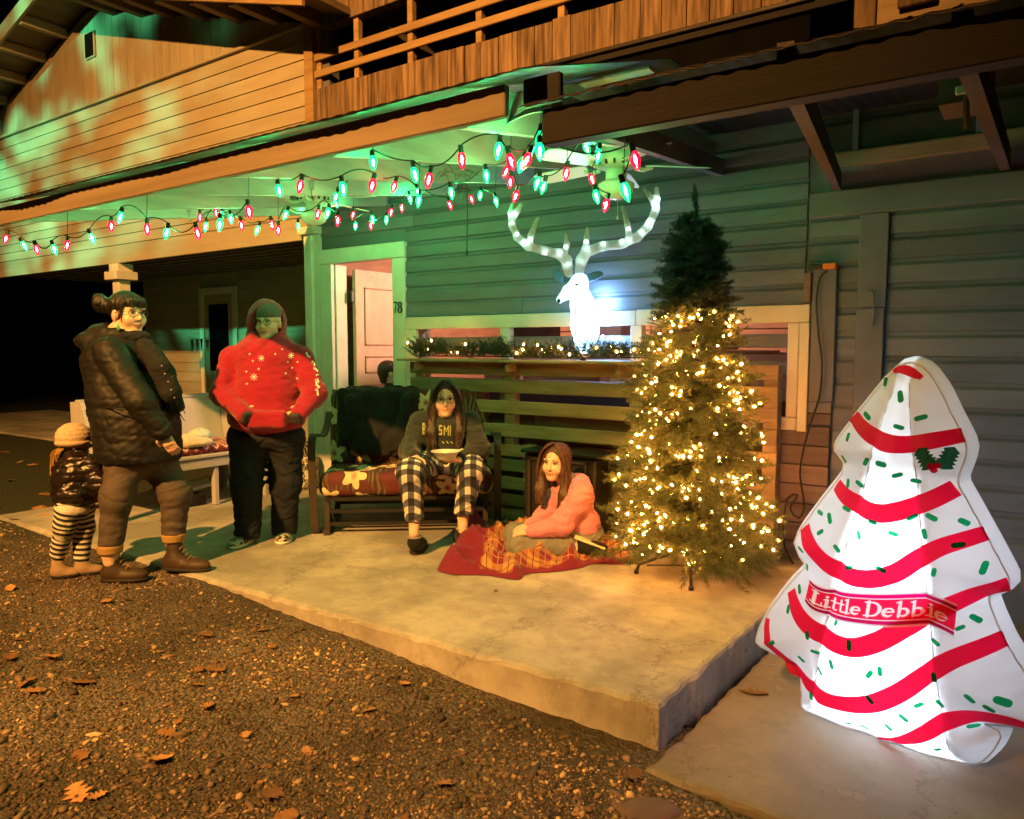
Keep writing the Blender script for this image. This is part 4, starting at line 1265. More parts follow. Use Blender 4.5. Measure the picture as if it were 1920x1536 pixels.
def smooth_line(pts, step=.014):
    pts = np.array(pts); t = np.arange(len(pts))
    # Catmull-Rom
    res = []
    for i in range(len(pts) - 1):
        p0, p1, p2, p3 = pts[max(i - 1, 0)], pts[i], pts[i + 1], pts[min(i + 2, len(pts) - 1)]
        n = max(2, int(np.linalg.norm(p2 - p1) / step))
        for k in range(n):
            u = k / n
            res.append(.5 * ((2 * p1) + (-p0 + p2) * u + (2 * p0 - 5 * p1 + 4 * p2 - p3) * u * u + (-p0 + 3 * p1 - 3 * p2 + p3) * u ** 3))
    res.append(pts[-1])
    return np.array(res)
def strip(name, pts, wid, mat, off, parent, cross=5, smooth=True):
    c = smooth_line(pts) if smooth else np.array(pts)
    wid = np.interp(np.linspace(0, 1, len(c)), np.linspace(0, 1, len(np.atleast_1d(wid))), np.atleast_1d(wid)) if np.ndim(wid) else np.full(len(c), wid)
    t = np.gradient(c, axis=0); t /= np.linalg.norm(t, axis=1)[:, None] + 1e-9
    nn = np.stack([-t[:, 1], t[:, 0]], 1)
    G = np.stack([c + nn * (wid * s_)[:, None] for s_ in np.linspace(-.5, .5, cross)], 1).reshape(-1, 2)
    fs = [[i * cross + k, i * cross + k + 1, (i + 1) * cross + k + 1, (i + 1) * cross + k] for i in range(len(c) - 1) for k in range(cross - 1)]
    return obj(name, mesh_np(name, surf(G, off), fs, True), mat, parent)
S8 = 1 / 1.874 / 1410 * 2.62                              # metres per crop unit on the face
for pts, wd in (([(556, 108), (580, 98), (610, 102), (662, 128)], (12, 30, 34, 14)),
                ([(416, 262), (470, 300), (540, 338), (630, 352), (720, 340), (803, 328)], (46, 56, 66, 60, 56, 50)),
                ([(362, 500), (430, 542), (520, 578), (600, 577), (700, 548), (778, 512)], (48, 62, 66, 66, 62, 60)),
                ([(250, 648), (310, 720), (400, 778), (500, 800), (600, 782), (680, 735), (760, 697), (884, 672)], (60, 70, 72, 66, 66, 62, 56, 50)),
                ([(210, 866), (270, 942), (360, 1002), (450, 1030), (540, 1012), (640, 962), (740, 915), (850, 875), (962, 848)], (44, 66, 74, 70, 70, 66, 58, 52, 42)),
                ([(120, 968), (150, 1052), (220, 1142), (310, 1205), (420, 1232), (520, 1225), (620, 1182), (700, 1130), (800, 1075), (952, 1040)], (34, 44, 56, 66, 70, 70, 66, 62, 60, 52)),
                ([(500, 1388), (580, 1382), (660, 1352), (760, 1302), (870, 1292), (1012, 1325), (1120, 1368)], (10, 40, 56, 62, 56, 54, 30))):
    strip("red_stripe", [C8(*p) for p in pts], [w_ * S8 for w_ in wd], NRED, .007, inf)
spr = [(533, 142, 85), (602, 190, 75, 1.3), (480, 258, 35, 1.2), (672, 263, 160, 1.2), (606, 292, 20), (412, 332, 95), (392, 410, 70), (488, 412, 115), (551, 416, 5, 1.3), (606, 454, 160), (660, 478, 10), (416, 490, 85), (463, 489, 35), (423, 573, 20), (527, 610, 8), (653, 598, 145), (315, 594, 10), (361, 607, 65, 1.2), (330, 654, 140), (478, 656, 70), (598, 648, 15), (714, 601, 25, 1.2), (813, 626, 30, 1.1), (694, 655, 75, 1.1), (398, 704, 50), (251, 720, 25), (268, 783, 100), (445, 765, 160), (561, 766, 20, 1.1), (730, 782, 100), (803, 698, 170, 1.2), (885, 782, 100, 1.3), (247, 856, 55), (215, 921, 88), (163, 1034, 140, 1.1), (300, 996, 80), (322, 1057, 15), (266, 1088, 35), (385, 1092, 75, 1.1), (334, 1124, 45), (401, 950, 105, .8), (452, 1022, 85, 1.2), (521, 1118, 120, 1.1), (557, 1107, 85, 1.1), (812, 978, 150, .9), (857, 957, 35, 1.2), (734, 1020, 30), (731, 1138, 85, 1.1), (850, 1211, 45, 1.2), (745, 1234, 45), (681, 1228, 145), (629, 1272, 35, 1.1), (570, 1315, 45), (478, 1328, 30), (418, 1317, 160, .8), (286, 1227, 85), (517, 1208, 50, 1.1), (727, 1406, 150, .8), (845, 1334, 170, 1.1), (912, 1251, 30, 1.2), (957, 1230, 15, 1.6)]
for q in spr:
    x, y, a_ = q[:3]; s_ = q[3] if len(q) > 3 else 1.0
    l_, w_ = 34 * S8 * s_, 15 * S8 * s_
    c = C8(x, y); d = np.array([math.cos(math.radians(a_)), -math.sin(math.radians(a_))]); d[1] *= 1
    nn = np.array([-d[1], d[0]])
    hp = [c + d * (l_ / 2 - w_ / 2) * sg_ + (d * math.cos(th) * sg_ + nn * math.sin(th) * sg_) * w_ / 2 for sg_ in (1, -1) for th in np.linspace(-1.57, 1.57, 6)]
    obj("sprinkle", mesh_np("sprinkle", np.concatenate([surf(np.array(hp), .011), surf(c, .011)]), [[i, (i + 1) % 12, 12] for i in range(12)], True), NGRN, inf)
# inner baffles sewn from the front seams to the back, and the stitched seams themselves
for S in (SA, SB):
    lp = np.array([S[0] + (S[1] - S[0]) * t for t in np.linspace(.02, .97, 40)])
    lp = lp[inside(lp)]
    fr_, bk_ = surf(lp, -.006), IO + lp[:, :1] * IU + lp[:, 1:2] * UZ - (TH + bulge(lp) * .5 - .006)[:, None] * INr
    m_ = len(lp)
    obj("inner_baffle", mesh_np("inner_baffle", np.concatenate([fr_, bk_]), [[i, i + 1, m_ + i + 1, m_ + i] for i in range(m_ - 1)]), cloth_mat("thin_baffle_nylon", (.9, .92, .95), .92) if "thin_baffle_nylon" not in bpy.data.materials else bpy.data.materials["thin_baffle_nylon"], inf)
    MB().tube(list(surf(lp, .001)), .0022, 5).build("panel_seam", cloth_mat("seam_thread", (.45, .45, .5), .3) if "seam_thread" not in bpy.data.materials else bpy.data.materials["seam_thread"], inf)
# banner with lettering
bt = np.array([plane_uv(*p) for p in ((1533, 1078), (1556, 1088), (1600, 1093), (1680, 1094), (1742, 1096), (1778, 1107), (1807, 1124))])
bb = np.array([plane_uv(*p) for p in ((1530, 1113), (1550, 1127), (1600, 1140), (1680, 1147), (1746, 1149), (1778, 1158), (1804, 1173))])
bt, bb = smooth_line(bt, .01), smooth_line(bb, .01)
nb = 70
bt = np.stack([np.interp(np.linspace(0, 1, nb), np.linspace(0, 1, len(bt)), bt[:, i]) for i in (0, 1)], 1)
bb = np.stack([np.interp(np.linspace(0, 1, nb), np.linspace(0, 1, len(bb)), bb[:, i]) for i in (0, 1)], 1)
def band(name, lo, hi, mat, off, x0=0, x1=nb):
    a, b_ = bb + (bt - bb) * lo, bb + (bt - bb) * hi
    cr = 6
    G = np.stack([a + (b_ - a) * t for t in np.linspace(0, 1, cr)], 1)[x0:x1].reshape(-1, 2)
    m_ = x1 - x0
    return obj(name, mesh_np(name, surf(G, off), [[i * cr + k, i * cr + k + 1, (i + 1) * cr + k + 1, (i + 1) * cr + k] for i in range(m_ - 1) for k in range(cr - 1)], True), mat, ban if name != "banner" else inf)
ARC = lambda cx_, cy_, rx, ry, a0, a1, n=14: [(cx_ + rx * math.cos(math.radians(a0 + (a1 - a0) * i / n)), cy_ + ry * math.sin(math.radians(a0 + (a1 - a0) * i / n))) for i in range(n + 1)]
GLY = {
 'L': (.84, [([(.22, 0), (.22, 1)], .2), ([(.02, .045), (.8, .045)], .09), ([(.02, .955), (.46, .955)], .09), ([(.76, 0), (.74, .27)], .09)]),
 'i': (.44, [([(.22, 0), (.22, .62)], .17), ([(.02, .04), (.42, .04)], .08), ([(.04, .59), (.24, .59)], .08), (ARC(.2, .85, .05, .05, 0, 360, 8), .12)]),
 't': (.45, [([(.2, .1), (.2, .88)], .15), ([(.0, .6), (.42, .6)], .09), (ARC(.31, .13, .11, .09, 180, 330, 6), .1)]),
 'l': (.42, [([(.2, 0), (.2, 1)], .17), ([(.0, .04), (.4, .04)], .08), ([(.02, .96), (.24, .96)], .08)]),
 'e': (.66, [(ARC(.32, .31, .245, .26, 12, 318), (.1, .1, .12, .19, .2, .17, .12, .07)), ([(.1, .33), (.58, .33)], .075)]),
 'D': (1.02, [([(.22, 0), (.22, 1)], .2), ([(.0, .045), (.5, .045)], .09), ([(.0, .955), (.5, .955)], .09), (ARC(.42, .5, .46, .455, 90, -90), (.09, .16, .24, .16, .09))]),
 'b': (.74, [([(.18, .02), (.18, 1)], .165), ([(.0, .96), (.2, .96)], .08), (ARC(.38, .3, .235, .25, 170, -170), (.08, .09, .14, .2, .14, .09, .08))]),
 ' ': (.16, []),
}
text = "Little Debbie"
total = sum(GLY[c][0] for c in text)
bx0, bx1 = .045, .955
pen = 0.0
def bmap(p):
    """banner coordinates (em along, em up) to face coordinates"""
    s_ = bx0 + (bx1 - bx0) * p[0] / total
    a = np.array([np.interp(s_, np.linspace(0, 1, nb), bb[:, i]) for i in (0, 1)])
    b_ = np.array([np.interp(s_, np.linspace(0, 1, nb), bt[:, i]) for i in (0, 1)])
    return a + (b_ - a) * (.26 + .50 * p[1])

# the banner is one printed panel: colour per vertex from the distance to the printed strokes
NBX, NBY = 300, 72
sx_, sy_ = np.linspace(0, 1, NBX), np.linspace(-.08, 1.08, NBY)
A2 = np.stack([np.interp(sx_, np.linspace(0, 1, nb), bb[:, i]) for i in (0, 1)], 1); B2_ = np.stack([np.interp(sx_, np.linspace(0, 1, nb), bt[:, i]) for i in (0, 1)], 1)
UVb = A2[:, None] + (B2_ - A2)[:, None] * sy_[None, :, None]
em_x = ((sx_ - bx0) / (bx1 - bx0) * total)[:, None] + 0 * sy_[None]
em_y = ((sy_ - .26) / .50)[None] + 0 * sx_[:, None]
asp = 1.0
dl = np.full((NBX, NBY), 9.0)
for ch in text:
    wdt, strokes = GLY[ch]
    for pts, sw in strokes:
        pts = np.array(pts) + (pen, 0)
        sw = np.interp(np.linspace(0, 1, len(pts)), np.linspace(0, 1, len(np.atleast_1d(sw))), np.atleast_1d(sw))
        for i in range(len(pts) - 1):
            a_, d2 = pts[i], pts[i + 1] - pts[i]
            t = np.clip(((em_x - a_[0]) * d2[0] + (em_y - a_[1]) * d2[1]) / (d2 @ d2 + 1e-9), 0, 1)
            dl = np.minimum(dl, np.hypot(em_x - a_[0] - t * d2[0], em_y - a_[1] - t * d2[1]) - (sw[i] + (sw[i + 1] - sw[i]) * t) / 2)
    pen += wdt
V_ = sy_[None] + 0 * sx_[:, None]
colr = np.zeros((NBX, NBY, 4)); colr[..., 3] = 1
colr[..., :3] = (.62, .004, .03)
edge_ = (V_ < .12) | (V_ > .88); colr[edge_, :3] = (.3, .0, .04)
colr[((V_ > .12) & (V_ < .165)) | ((V_ < .88) & (V_ > .835)), :3] = (.9, .9, .92)
colr[(V_ < 0) | (V_ > 1), :3] = (.9, .9, .92)
colr[dl < 0, :3] = (.95, .95, .97)
ii_ = np.arange(NBX * NBY).reshape(NBX, NBY)
bq = np.stack([ii_[:-1, :-1], ii_[:-1, 1:], ii_[1:, 1:], ii_[1:, :-1]], -1).reshape(-1, 4)
bme_ = mesh_np("banner", surf(UVb.reshape(-1, 2), .014), bq, True)
attr(bme_, "Col", colr.reshape(-1, 4), 'FLOAT_COLOR')
bmt, nt, b = new_mat("printed_banner_nylon")
at_ = nt.nodes.new("ShaderNodeAttribute"); at_.attribute_name = "Col"
L(nt, at_.outputs[0], b.inputs["Base Color"]); b.inputs["Roughness"].default_value = .6
t_ = nt.nodes.new("ShaderNodeBsdfTranslucent"); L(nt, at_.outputs[0], t_.inputs[0])
mx_ = nt.nodes.new("ShaderNodeMixShader"); mx_.inputs[0].default_value = .7
L(nt, b.outputs[0], mx_.inputs[1]); L(nt, t_.outputs[0], mx_.inputs[2]); L(nt, mx_.outputs[0], nt.nodes["Material Output"].inputs[0])
ban = obj("banner", bme_, bmt, inf)
# holly sprig
hl = []
for cx_, cy_, a0 in ((694, 405, 120), (757, 408, 62)):
    pts = []
    for i in range(13):
        t = i / 12
        r_ = (30 + (9 if i % 2 == 0 else -6)) if 0 < i < 12 else 4
        pts.append((t, r_))
    ax_ = np.array([math.cos(math.radians(a0)), -math.sin(math.radians(a0))]); px_ = np.array([-ax_[1], ax_[0]])
    ln = 84
    bs_ = np.array([cx_, cy_]) - ax_ * ln * .45
    ring_ = [C8(*(bs_ + ax_ * ln * t + px_ * r_ * (.9 - .25 * t))) for t, r_ in pts] + [C8(*(bs_ + ax_ * ln * t - px_ * r_ * (.9 - .25 * t))) for t, r_ in reversed(pts)]
    c = C8(cx_, cy_)
    obj("holly_leaf", mesh_np("holly_leaf", np.concatenate([surf(np.array(ring_), .010), surf(c, .011)]), [[i, (i + 1) % len(ring_), len(ring_)] for i in range(len(ring_))]), cloth_mat("holly_green_print", (.01, .10, .05), .4) if not hl else hl[0].data.materials[0], inf)
    hl.append(inf.children[-1] if False else [o for o in bpy.data.objects if o.name.startswith("holly_leaf")][-1])
for x, y in ((708, 428), (728, 428), (717, 443)):
    c = C8(x, y)
    rg = [c + np.array([math.cos(t), math.sin(t)]) * 11 * S8 for t in np.linspace(0, 6.283, 11)[:-1]]
    obj("holly_berry", mesh_np("holly_berry", np.concatenate([surf(np.array(rg), .0125), surf(c, .014)]), [[i, (i + 1) % 10, 10] for i in range(10)]), NRED, inf)
ild = bpy.data.lights.new("inflatable_led", 'POINT'); ild.energy = 14; ild.color = (.74, .88, 1.0); ild.shadow_soft_size = .06
il = link(bpy.data.objects.new("inflatable_led", ild)); il.location = surf(C8(560, 760), -.17)[0]; adopt(il, inf)
il2d = bpy.data.lights.new("inflatable_led", 'POINT'); il2d.energy = 7.5; il2d.color = (.74, .88, 1.0); il2d.shadow_soft_size = .06
il2 = link(bpy.data.objects.new("inflatable_led", il2d)); il2.location = surf(C8(560, 1180), -.18)[0]; adopt(il2, inf)

# ------------------------------------------------------------------ glider bench
GU = np.array([.77, .638, 0]); GN = np.array([.638, -.77, 0]); GO = np.array([-3.59, 3.84, 0])
def gp(a, b_, z): return GO + GU * a - GN * b_ + UZ * z
GB = np.stack([GU, -GN, UZ], 1)
gli = thing("glider_bench", "porch glider bench with dark floral cushions and bronze metal frame", "glider", tuple(GO))
def floral_mat():
    m, nt, b = new_mat("dark_floral_cushion")
    at_ = nt.nodes.new("ShaderNodeAttribute"); at_.attribute_name = "uvc"
    def layer(scale, seedoff, thr, size):
        mp = nt.nodes.new("ShaderNodeMapping"); mp.inputs[1].default_value = seedoff; mp.inputs[3].default_value = (scale,) * 3
        L(nt, at_.outputs["Vector"], mp.inputs[0])
        vo = nt.nodes.new("ShaderNodeTexVoronoi"); vo.voronoi_dimensions = '2D'; vo.inputs["Scale"].default_value = 1.0; vo.inputs["Randomness"].default_value = .75
        L(nt, mp.outputs[0], vo.inputs["Vector"])
        sb = N(nt, "ShaderNodeVectorMath", op='SUBTRACT'); L(nt, mp.outputs[0], sb.inputs[0]); L(nt, vo.outputs["Position"], sb.inputs[1])
        sx = nt.nodes.new("ShaderNodeSeparateXYZ"); L(nt, sb.outputs[0], sx.inputs[0])
        an = N(nt, "ShaderNodeMath", op='ARCTAN2'); L(nt, sx.outputs[1], an.inputs[0]); L(nt, sx.outputs[0], an.inputs[1])
        m5 = N(nt, "ShaderNodeMath", op='MULTIPLY_ADD', _1=5.0); L(nt, an.outputs[0], m5.inputs[0])
        sc = nt.nodes.new("ShaderNodeSeparateColor"); L(nt, vo.outputs["Color"], sc.inputs[0])
        ph = N(nt, "ShaderNodeMath", op='MULTIPLY', _1=6.0); L(nt, sc.outputs[1], ph.inputs[0]); L(nt, ph.outputs[0], m5.inputs[2])
        co = N(nt, "ShaderNodeMath", op='COSINE'); L(nt, m5.outputs[0], co.inputs[0])
        rr = N(nt, "ShaderNodeMath", op='MULTIPLY_ADD', _1=.09 * size, _2=.27 * size); L(nt, co.outputs[0], rr.inputs[0])
        le = N(nt, "ShaderNodeVectorMath", op='LENGTH'); L(nt, sb.outputs[0], le.inputs[0])
        lt = N(nt, "ShaderNodeMath", op='LESS_THAN'); L(nt, le.outputs["Value"], lt.inputs[0]); L(nt, rr.outputs[0], lt.inputs[1])
        pick = N(nt, "ShaderNodeMath", op='GREATER_THAN', _1=thr); L(nt, sc.outputs[0], pick.inputs[0])
        mk = N(nt, "ShaderNodeMath", op='MULTIPLY'); L(nt, lt.outputs[0], mk.inputs[0]); L(nt, pick.outputs[0], mk.inputs[1])
        return mk.outputs[0], le.outputs["Value"]
    nz = N(nt, "ShaderNodeTexNoise", _2=3.5, _3=3); L(nt, at_.outputs["Vector"], nz.inputs[0])
    # palm fronds: fine stripes turned by the noise
    wv = nt.nodes.new("ShaderNodeTexWave"); wv.inputs["Scale"].default_value = 9; wv.inputs["Distortion"].default_value = 9; wv.inputs["Detail"].default_value = 1.5; wv.inputs["Detail Scale"].default_value = .6
    L(nt, at_.outputs["Vector"], wv.inputs[0])
    base = mixc(nt, ramp(nt, nz.outputs[0], .42, .58), (.10, .014, .014), (.035, .012, .01))
    fr_ = N(nt, "ShaderNodeMath", op='MULTIPLY'); L(nt, ramp(nt, wv.outputs[1], .55, .75), fr_.inputs[0]); L(nt, ramp(nt, nz.outputs[0], .46, .54), fr_.inputs[1])
    base = mixc(nt, fr_.outputs[0], base, (.13, .115, .045))
    k1, l1 = layer(4.6, (3.1, 1.7, 0), .52, 1.15)
    base = mixc(nt, k1, base, mixc(nt, ramp(nt, l1, .03, .14), (.25, .03, .02), (.62, .52, .33)))
    L(nt, base, b.inputs["Base Color"]); b.inputs["Roughness"].default_value = .8
    return m
FLOR = floral_mat()
def cushion(name, sdo, uvf, parent):
    me = sdo.mesh(name)
    co = np.empty(len(me.vertices) * 3, np.float32); me.vertices.foreach_get("co", co); co = co.reshape(-1, 3)
    loc = (co - GO) @ GB
    attr(me, "uvc", uvf(loc), 'FLOAT_VECTOR')
    return obj(name, me, FLOR, parent)
s_ = SD(.009).box(gp(0, .28, .345), (.605, .30, .085), GB, .06, 0).disp(lambda P: .006 * wob(P, 14, 2))
cushion("seat_cushion", s_, lambda q: np.stack([q[:, 0], q[:, 1] - q[:, 2], 0 * q[:, 0]], 1), gli)
tb = math.radians(14)
bax = -GN * math.cos(tb) - UZ * math.sin(tb) * 0 + 0
def back_basis():
    u_ = -GN * math.sin(tb) + UZ * math.cos(tb)
    return np.stack([GU, np.cross(u_, GU), u_], 1)
BB = back_basis()
for a0, a1 in ((-.60, -.01), (.01, .61)):
    s_ = SD(.009).box(gp((a0 + a1) / 2, .58, .69), ((a1 - a0) / 2, .075, .29), BB, .06, 0)
    for aa in (a0 + .03, a1 - .03): s_.cone(gp(aa, .62, .90), gp(aa, .645, .955), .03, .012, .03)
    s_.disp(lambda P: .006 * wob(P, 14, 4))
    cushion("back_cushion", s_, lambda q: np.stack([q[:, 0] + 1.3, q[:, 2] * 1.0 - q[:, 1] * .3 + 2.2, 0 * q[:, 0]], 1), gli)
for sg_ in (-1, 1):
    a = .635 * sg_
    pts = [(.70, .80), (.62, .72), (.45, .655), (.25, .66), (.1, .69), (.0, .70), (-.055, .665), (-.075, .59), (-.07, .45), (-.055, .3), (-.035, .15), (.0, .03), (.06, .012), (.15, .012)]
    m = MB()
    sm = smooth_line([np.array(p) for p in pts], .03)
    for hh_ in (-.024, .024):
        pass
    ring_ = []
    for i, p in enumerate(sm):
        t = sm[min(i + 1, len(sm) - 1)] - sm[max(i - 1, 0)]; t /= np.linalg.norm(t); n2 = np.array([-t[1], t[0]]) * .006
        ring_ += [gp(a - .026, *(p + n2)), gp(a + .026, *(p + n2)), gp(a + .026, *(p - n2)), gp(a - .026, *(p - n2))]
    m.add(ring_, [[4 * i + k, 4 * i + (k + 1) % 4, 4 * i + 4 + (k + 1) % 4, 4 * i + 4 + k] for i in range(len(sm) - 1) for k in range(4)] + [[0, 3, 2, 1], [4 * len(sm) - 4, 4 * len(sm) - 3, 4 * len(sm) - 2, 4 * len(sm) - 1]])
    fix_normals(m.build("arm_strap", BRONZE, gli))
    for (b0, z0, b1, z1) in ((.02, .0, .02, .24), (.52, .0, .52, .24)):
        m = MB().obox(gp(a * .87, b0, .125), GU, -GN, UZ, .017, .017, .125); m.build("leg", BRONZE, gli)
    MB().tube([gp(a * .87, .03, .2), gp(a * .87, .2, .04), gp(a * .87, .35, .04), gp(a * .87, .5, .2)], .012, 6).build("glide_link", BLACKM, gli)
    MB().obox(gp(a * .87, .27, .02), GU, -GN, UZ, .02, .30, .018).build("foot_rail", BRONZE, gli)
    MB().tube([gp(a * .95, .60, .28), gp(a * .95, .66, .5), gp(a * .95, .76, .97)], .014, 6).build("back_upright", BRONZE, gli)
for b0, z0, nm in ((.0, .25, "seat_rail"), (.55, .25, "seat_rail"), (.02, .16, "stretcher"), (.52, .12, "stretcher"), (.02, .07, "stretcher")):
    MB().obox(gp(0, b0, z0), GU, -GN, UZ, .56, .012, .013).build(nm, BLACKM, gli)
MB().obox(gp(0, .76, .95), GU, -GN, UZ, .6, .012, .015).build("back_rail", BRONZE, gli)
MB().obox(gp(0, .62, .35), GU, -GN, UZ, .6, .012, .015).build("back_rail", BRONZE, gli)
for k in range(9):
    MB().tube([gp(-.5 + k * .125, .625, .35), gp(-.5 + k * .125, .76, .95)], .006, 5).build("back_slat", BRONZE, gli)
CLOTHB = pmat("black_fleece", (.006, .0065, .008), (.01, .0105, .012), ns=9, rough=.9, bump=.3, bs=120, rv=0, sheen=.06)
s_ = SD(.010)
s_.box(gp(-.23, .475, .775), (.30, .045, .20), BB, .04, 0)
s_.box(gp(-.23, .62, .945), (.30, .13, .04), GB, .035, .05)
s_.ell(gp(-.2, .43, .60), (.24, .05, .12), BB, .06)
s_.cone(gp(-.42, .46, .9), gp(-.36, .40, .56), .06, .05, .04).cone(gp(.0, .46, .9), gp(-.06, .4, .58), .055, .045, .04)
s_.box(gp(-.23, .75, .84), (.29, .03, .16), BB, .03, .04)
s_.disp(lambda P: .013 * wob(P * np.array([1, 1, .35]), 26, 8) + .005 * wob(P, 60, 2))
jk = s_.build("draped_jacket", CLOTHB); tag(jk, "black fleece jacket draped over the glider back", "jacket")

# ------------------------------------------------------------------ church pew with cushion and laundry
PEWM = pmat("lavender_grey_pew_paint", (.42, .41, .43), (.35, .34, .36), ns=3, rough=.5, bump=.15, rv=.06)
pw = thing("church_pew", "short painted church pew standing across the end of the porch", "pew", (-5.85, 3.45, 0))
PY0, PY1 = 2.86, 4.12
for y in (PY0, PY1):
    pl = [(-6.26, y, .0), (-6.16, y, .0), (-6.1, y, .3), (-5.62, y, .3), (-5.62, y, 0), (-5.54, y, 0), (-5.52, y, .44), (-5.56, y, .56), (-5.8, y, .58), (-6.0, y, .62), (-6.12, y, .87), (-6.28, y, .87)]
    fix_normals(MB().prism(pl, (0, .035, 0)).build("end_panel", PEWM, pw))
MB().box(-6.12, -5.5, PY0 + .037, PY1 - .002, .405, .435, .006).build("seat", PEWM, pw)
MB().box(-5.545, -5.515, PY0 + .037, PY1 - .002, .325, .403, .004).build("seat_apron", PEWM, pw)
o = MB().box(-.014, .014, PY0 + .037, PY1 - .002, -.2, .2, .005).build("backrest", PEWM, pw, loc=(-6.175, 0, .655)); o.rotation_euler = (0, -.16, 0)
MB().box(-6.285, -6.20, PY0 + .037, PY1 - .002, .855, .885, .006).build("top_rail", PEWM, pw)
MB().box(-5.58, -5.53, 3.62, 3.66, .002, .323, .004).build("leg", PEWM, pw)
def zig_mat():
    m, nt, b = new_mat("red_southwest_weave")
    g = nt.nodes.new("ShaderNodeNewGeometry"); sx = nt.nodes.new("ShaderNodeSeparateXYZ"); L(nt, g.outputs[0], sx.inputs[0])
    pp = N(nt, "ShaderNodeMath", op='PINGPONG', _1=.045); L(nt, sx.outputs[1], pp.inputs[0])
    ad = N(nt, "ShaderNodeMath", op='ADD'); L(nt, pp.outputs[0], ad.inputs[0]); L(nt, sx.outputs[2], ad.inputs[1])
    md_ = N(nt, "ShaderNodeMath", op='PINGPONG', _1=.04); L(nt, ad.outputs[0], md_.inputs[0])
    c = mixc(nt, ramp(nt, md_.outputs[0], .03, .033), (.2, .025, .025), (.55, .42, .3))
    c2 = N(nt, "ShaderNodeMath", op='LESS_THAN', _1=.006); L(nt, md_.outputs[0], c2.inputs[0])
    L(nt, mixc(nt, c2.outputs[0], c, (.05, .01, .02)), b.inputs["Base Color"]); b.inputs["Roughness"].default_value = .9
    return m
s_ = SD(.01).box((-5.8, 3.48, .468), (.275, .56, .032), None, .03, 0).disp(lambda P: .004 * wob(P, 16, 1))
tag(s_.build("pew_cushion", zig_mat()), "thin red southwest patterned cushion lying on the pew seat", "cushion")
TOWEL = pmat("cream_terry_towel", (.66, .60, .48), (.56, .5, .4), ns=6, rough=.95, bump=.4, bs=90, sheen=.3)
s_ = SD(.009).ell((-5.78, 3.10, .60), (.14, .16, .12), None, .05).ell((-5.72, 3.34, .55), (.19, .2, .06), None, .06).cone((-5.8, 3.05, .62), (-5.78, 3.0, .72), .07, .045, .05).ell((-5.62, 3.5, .53), (.13, .16, .04), None, .05)
s_.plane((0, 0, -1), (0, 0, .503)).disp(folds(.014, 13, 5, (1.2, 1.2, 1)))
tag(s_.build("crumpled_towel", TOWEL), "crumpled cream towel heaped on the pew cushion", "towel")
s_ = SD(.007).ell((-5.82, 3.68, .56), (.1, .1, .06), None, .03); s_.plane((0, 0, -1), (0, 0, .503)).disp(folds(.008, 20, 6))
tag(s_.build("folded_cloth", pmat("pale_teal_cloth", (.4, .5, .45), (.33, .43, .38), rough=.95)), "pale green cloth tucked behind the cream towel", "cloth")
def stripe_mat():
    m, nt, b = new_mat("zebra_plush")
    g = nt.nodes.new("ShaderNodeNewGeometry"); w_ = nt.nodes.new("ShaderNodeTexWave"); w_.inputs["Scale"].default_value = 26; w_.inputs["Distortion"].default_value = 6
    L(nt, g.outputs[0], w_.inputs[0]); L(nt, ramp(nt, w_.outputs[1], .45, .55, (.012, .012, .012, 1), (.5, .5, .5, 1)), b.inputs["Base Color"]); b.inputs["Roughness"].default_value = .95
    return m
pzc = np.array([-5.97, 3.42, .60])
zb = SD(.006).ell(pzc, (.045, .06, .05), None, .01).ell(pzc + (.03, .05, .06), (.03, .035, .035), None, .015)
for dx, dy, dz in ((.05, -.05, .04), (.04, .07, -.02), (.0, -.07, -.03), (.04, -.02, -.06)):
    zb.cone(pzc, pzc + np.array([dx, dy, dz]) * 1.4, .022, .016, .012)
zb.cone(pzc + (.03, .05, .09), pzc + (.02, .03, .125), .012, .006, .01).cone(pzc + (.03, .07, .09), pzc + (.02, .085, .12), .012, .006, .01).cone(pzc + (0, 0, -.04), pzc + (0.03, 0, -.095), .03, .03, .02)
tag(zb.build("striped_plush", stripe_mat()), "small black and white striped plush toy on the pew", "plush toy")
o = MB().box(-.015, .015, -.22, .22, -.045, .045, .004).build("loose_board", pmat("pale_green_board", (.3, .33, .25), (.22, .25, .18), wear=.64, wearcol=(.1, .1, .07))); o.location = (-5.72, 3.46, .15); o.rotation_euler = (.12, 0, -.1)
tag(o, "pale weathered board under the pew resting on a block", "board")
tag(MB().box(-5.8, -5.62, 3.35, 3.6, .001, .095, .006).build("support_block", DARKW), "dark wooden block under the pew carrying a board", "block")
def leopard():
    m, nt, b = new_mat("leopard_print")
    g = nt.nodes.new("ShaderNodeNewGeometry")
    v_ = nt.nodes.new("ShaderNodeTexVoronoi"); v_.inputs["Scale"].default_value = 26; L(nt, g.outputs[0], v_.inputs["Vector"])
    r_ = nt.nodes.new("ShaderNodeValToRGB"); els = r_.color_ramp.elements
    els[0].position = 0; els[0].color = (.28, .26, .2, 1); els[1].position = .3; els[1].color = (.28, .26, .2, 1)
    for p_, c_ in ((.31, (.012, .012, .012, 1)), (.5, (.012, .012, .012, 1)), (.52, (.42, .4, .33, 1))):
        e_ = els.new(p_); e_.color = c_
    L(nt, v_.outputs["Distance"], r_.inputs[0]); L(nt, r_.outputs[0], b.inputs["Base Color"]); b.inputs["Roughness"].default_value = .7
    return m
LEO = leopard()
bg = thing("leopard_tote_bag", "black leopard print tote bag on the floor by the corner post", "bag", (-5.3, 4.2, 0))
bc = atz(562, 916); bc[2] = 0
BG2 = basis(hfw)
SD(.008).box(bc + UZ * .16, (.17, .08, .16), BG2, .04, 0).disp(lambda P: .006 * wob(P, 18, 3)).build("bag_body", LEO, bg)
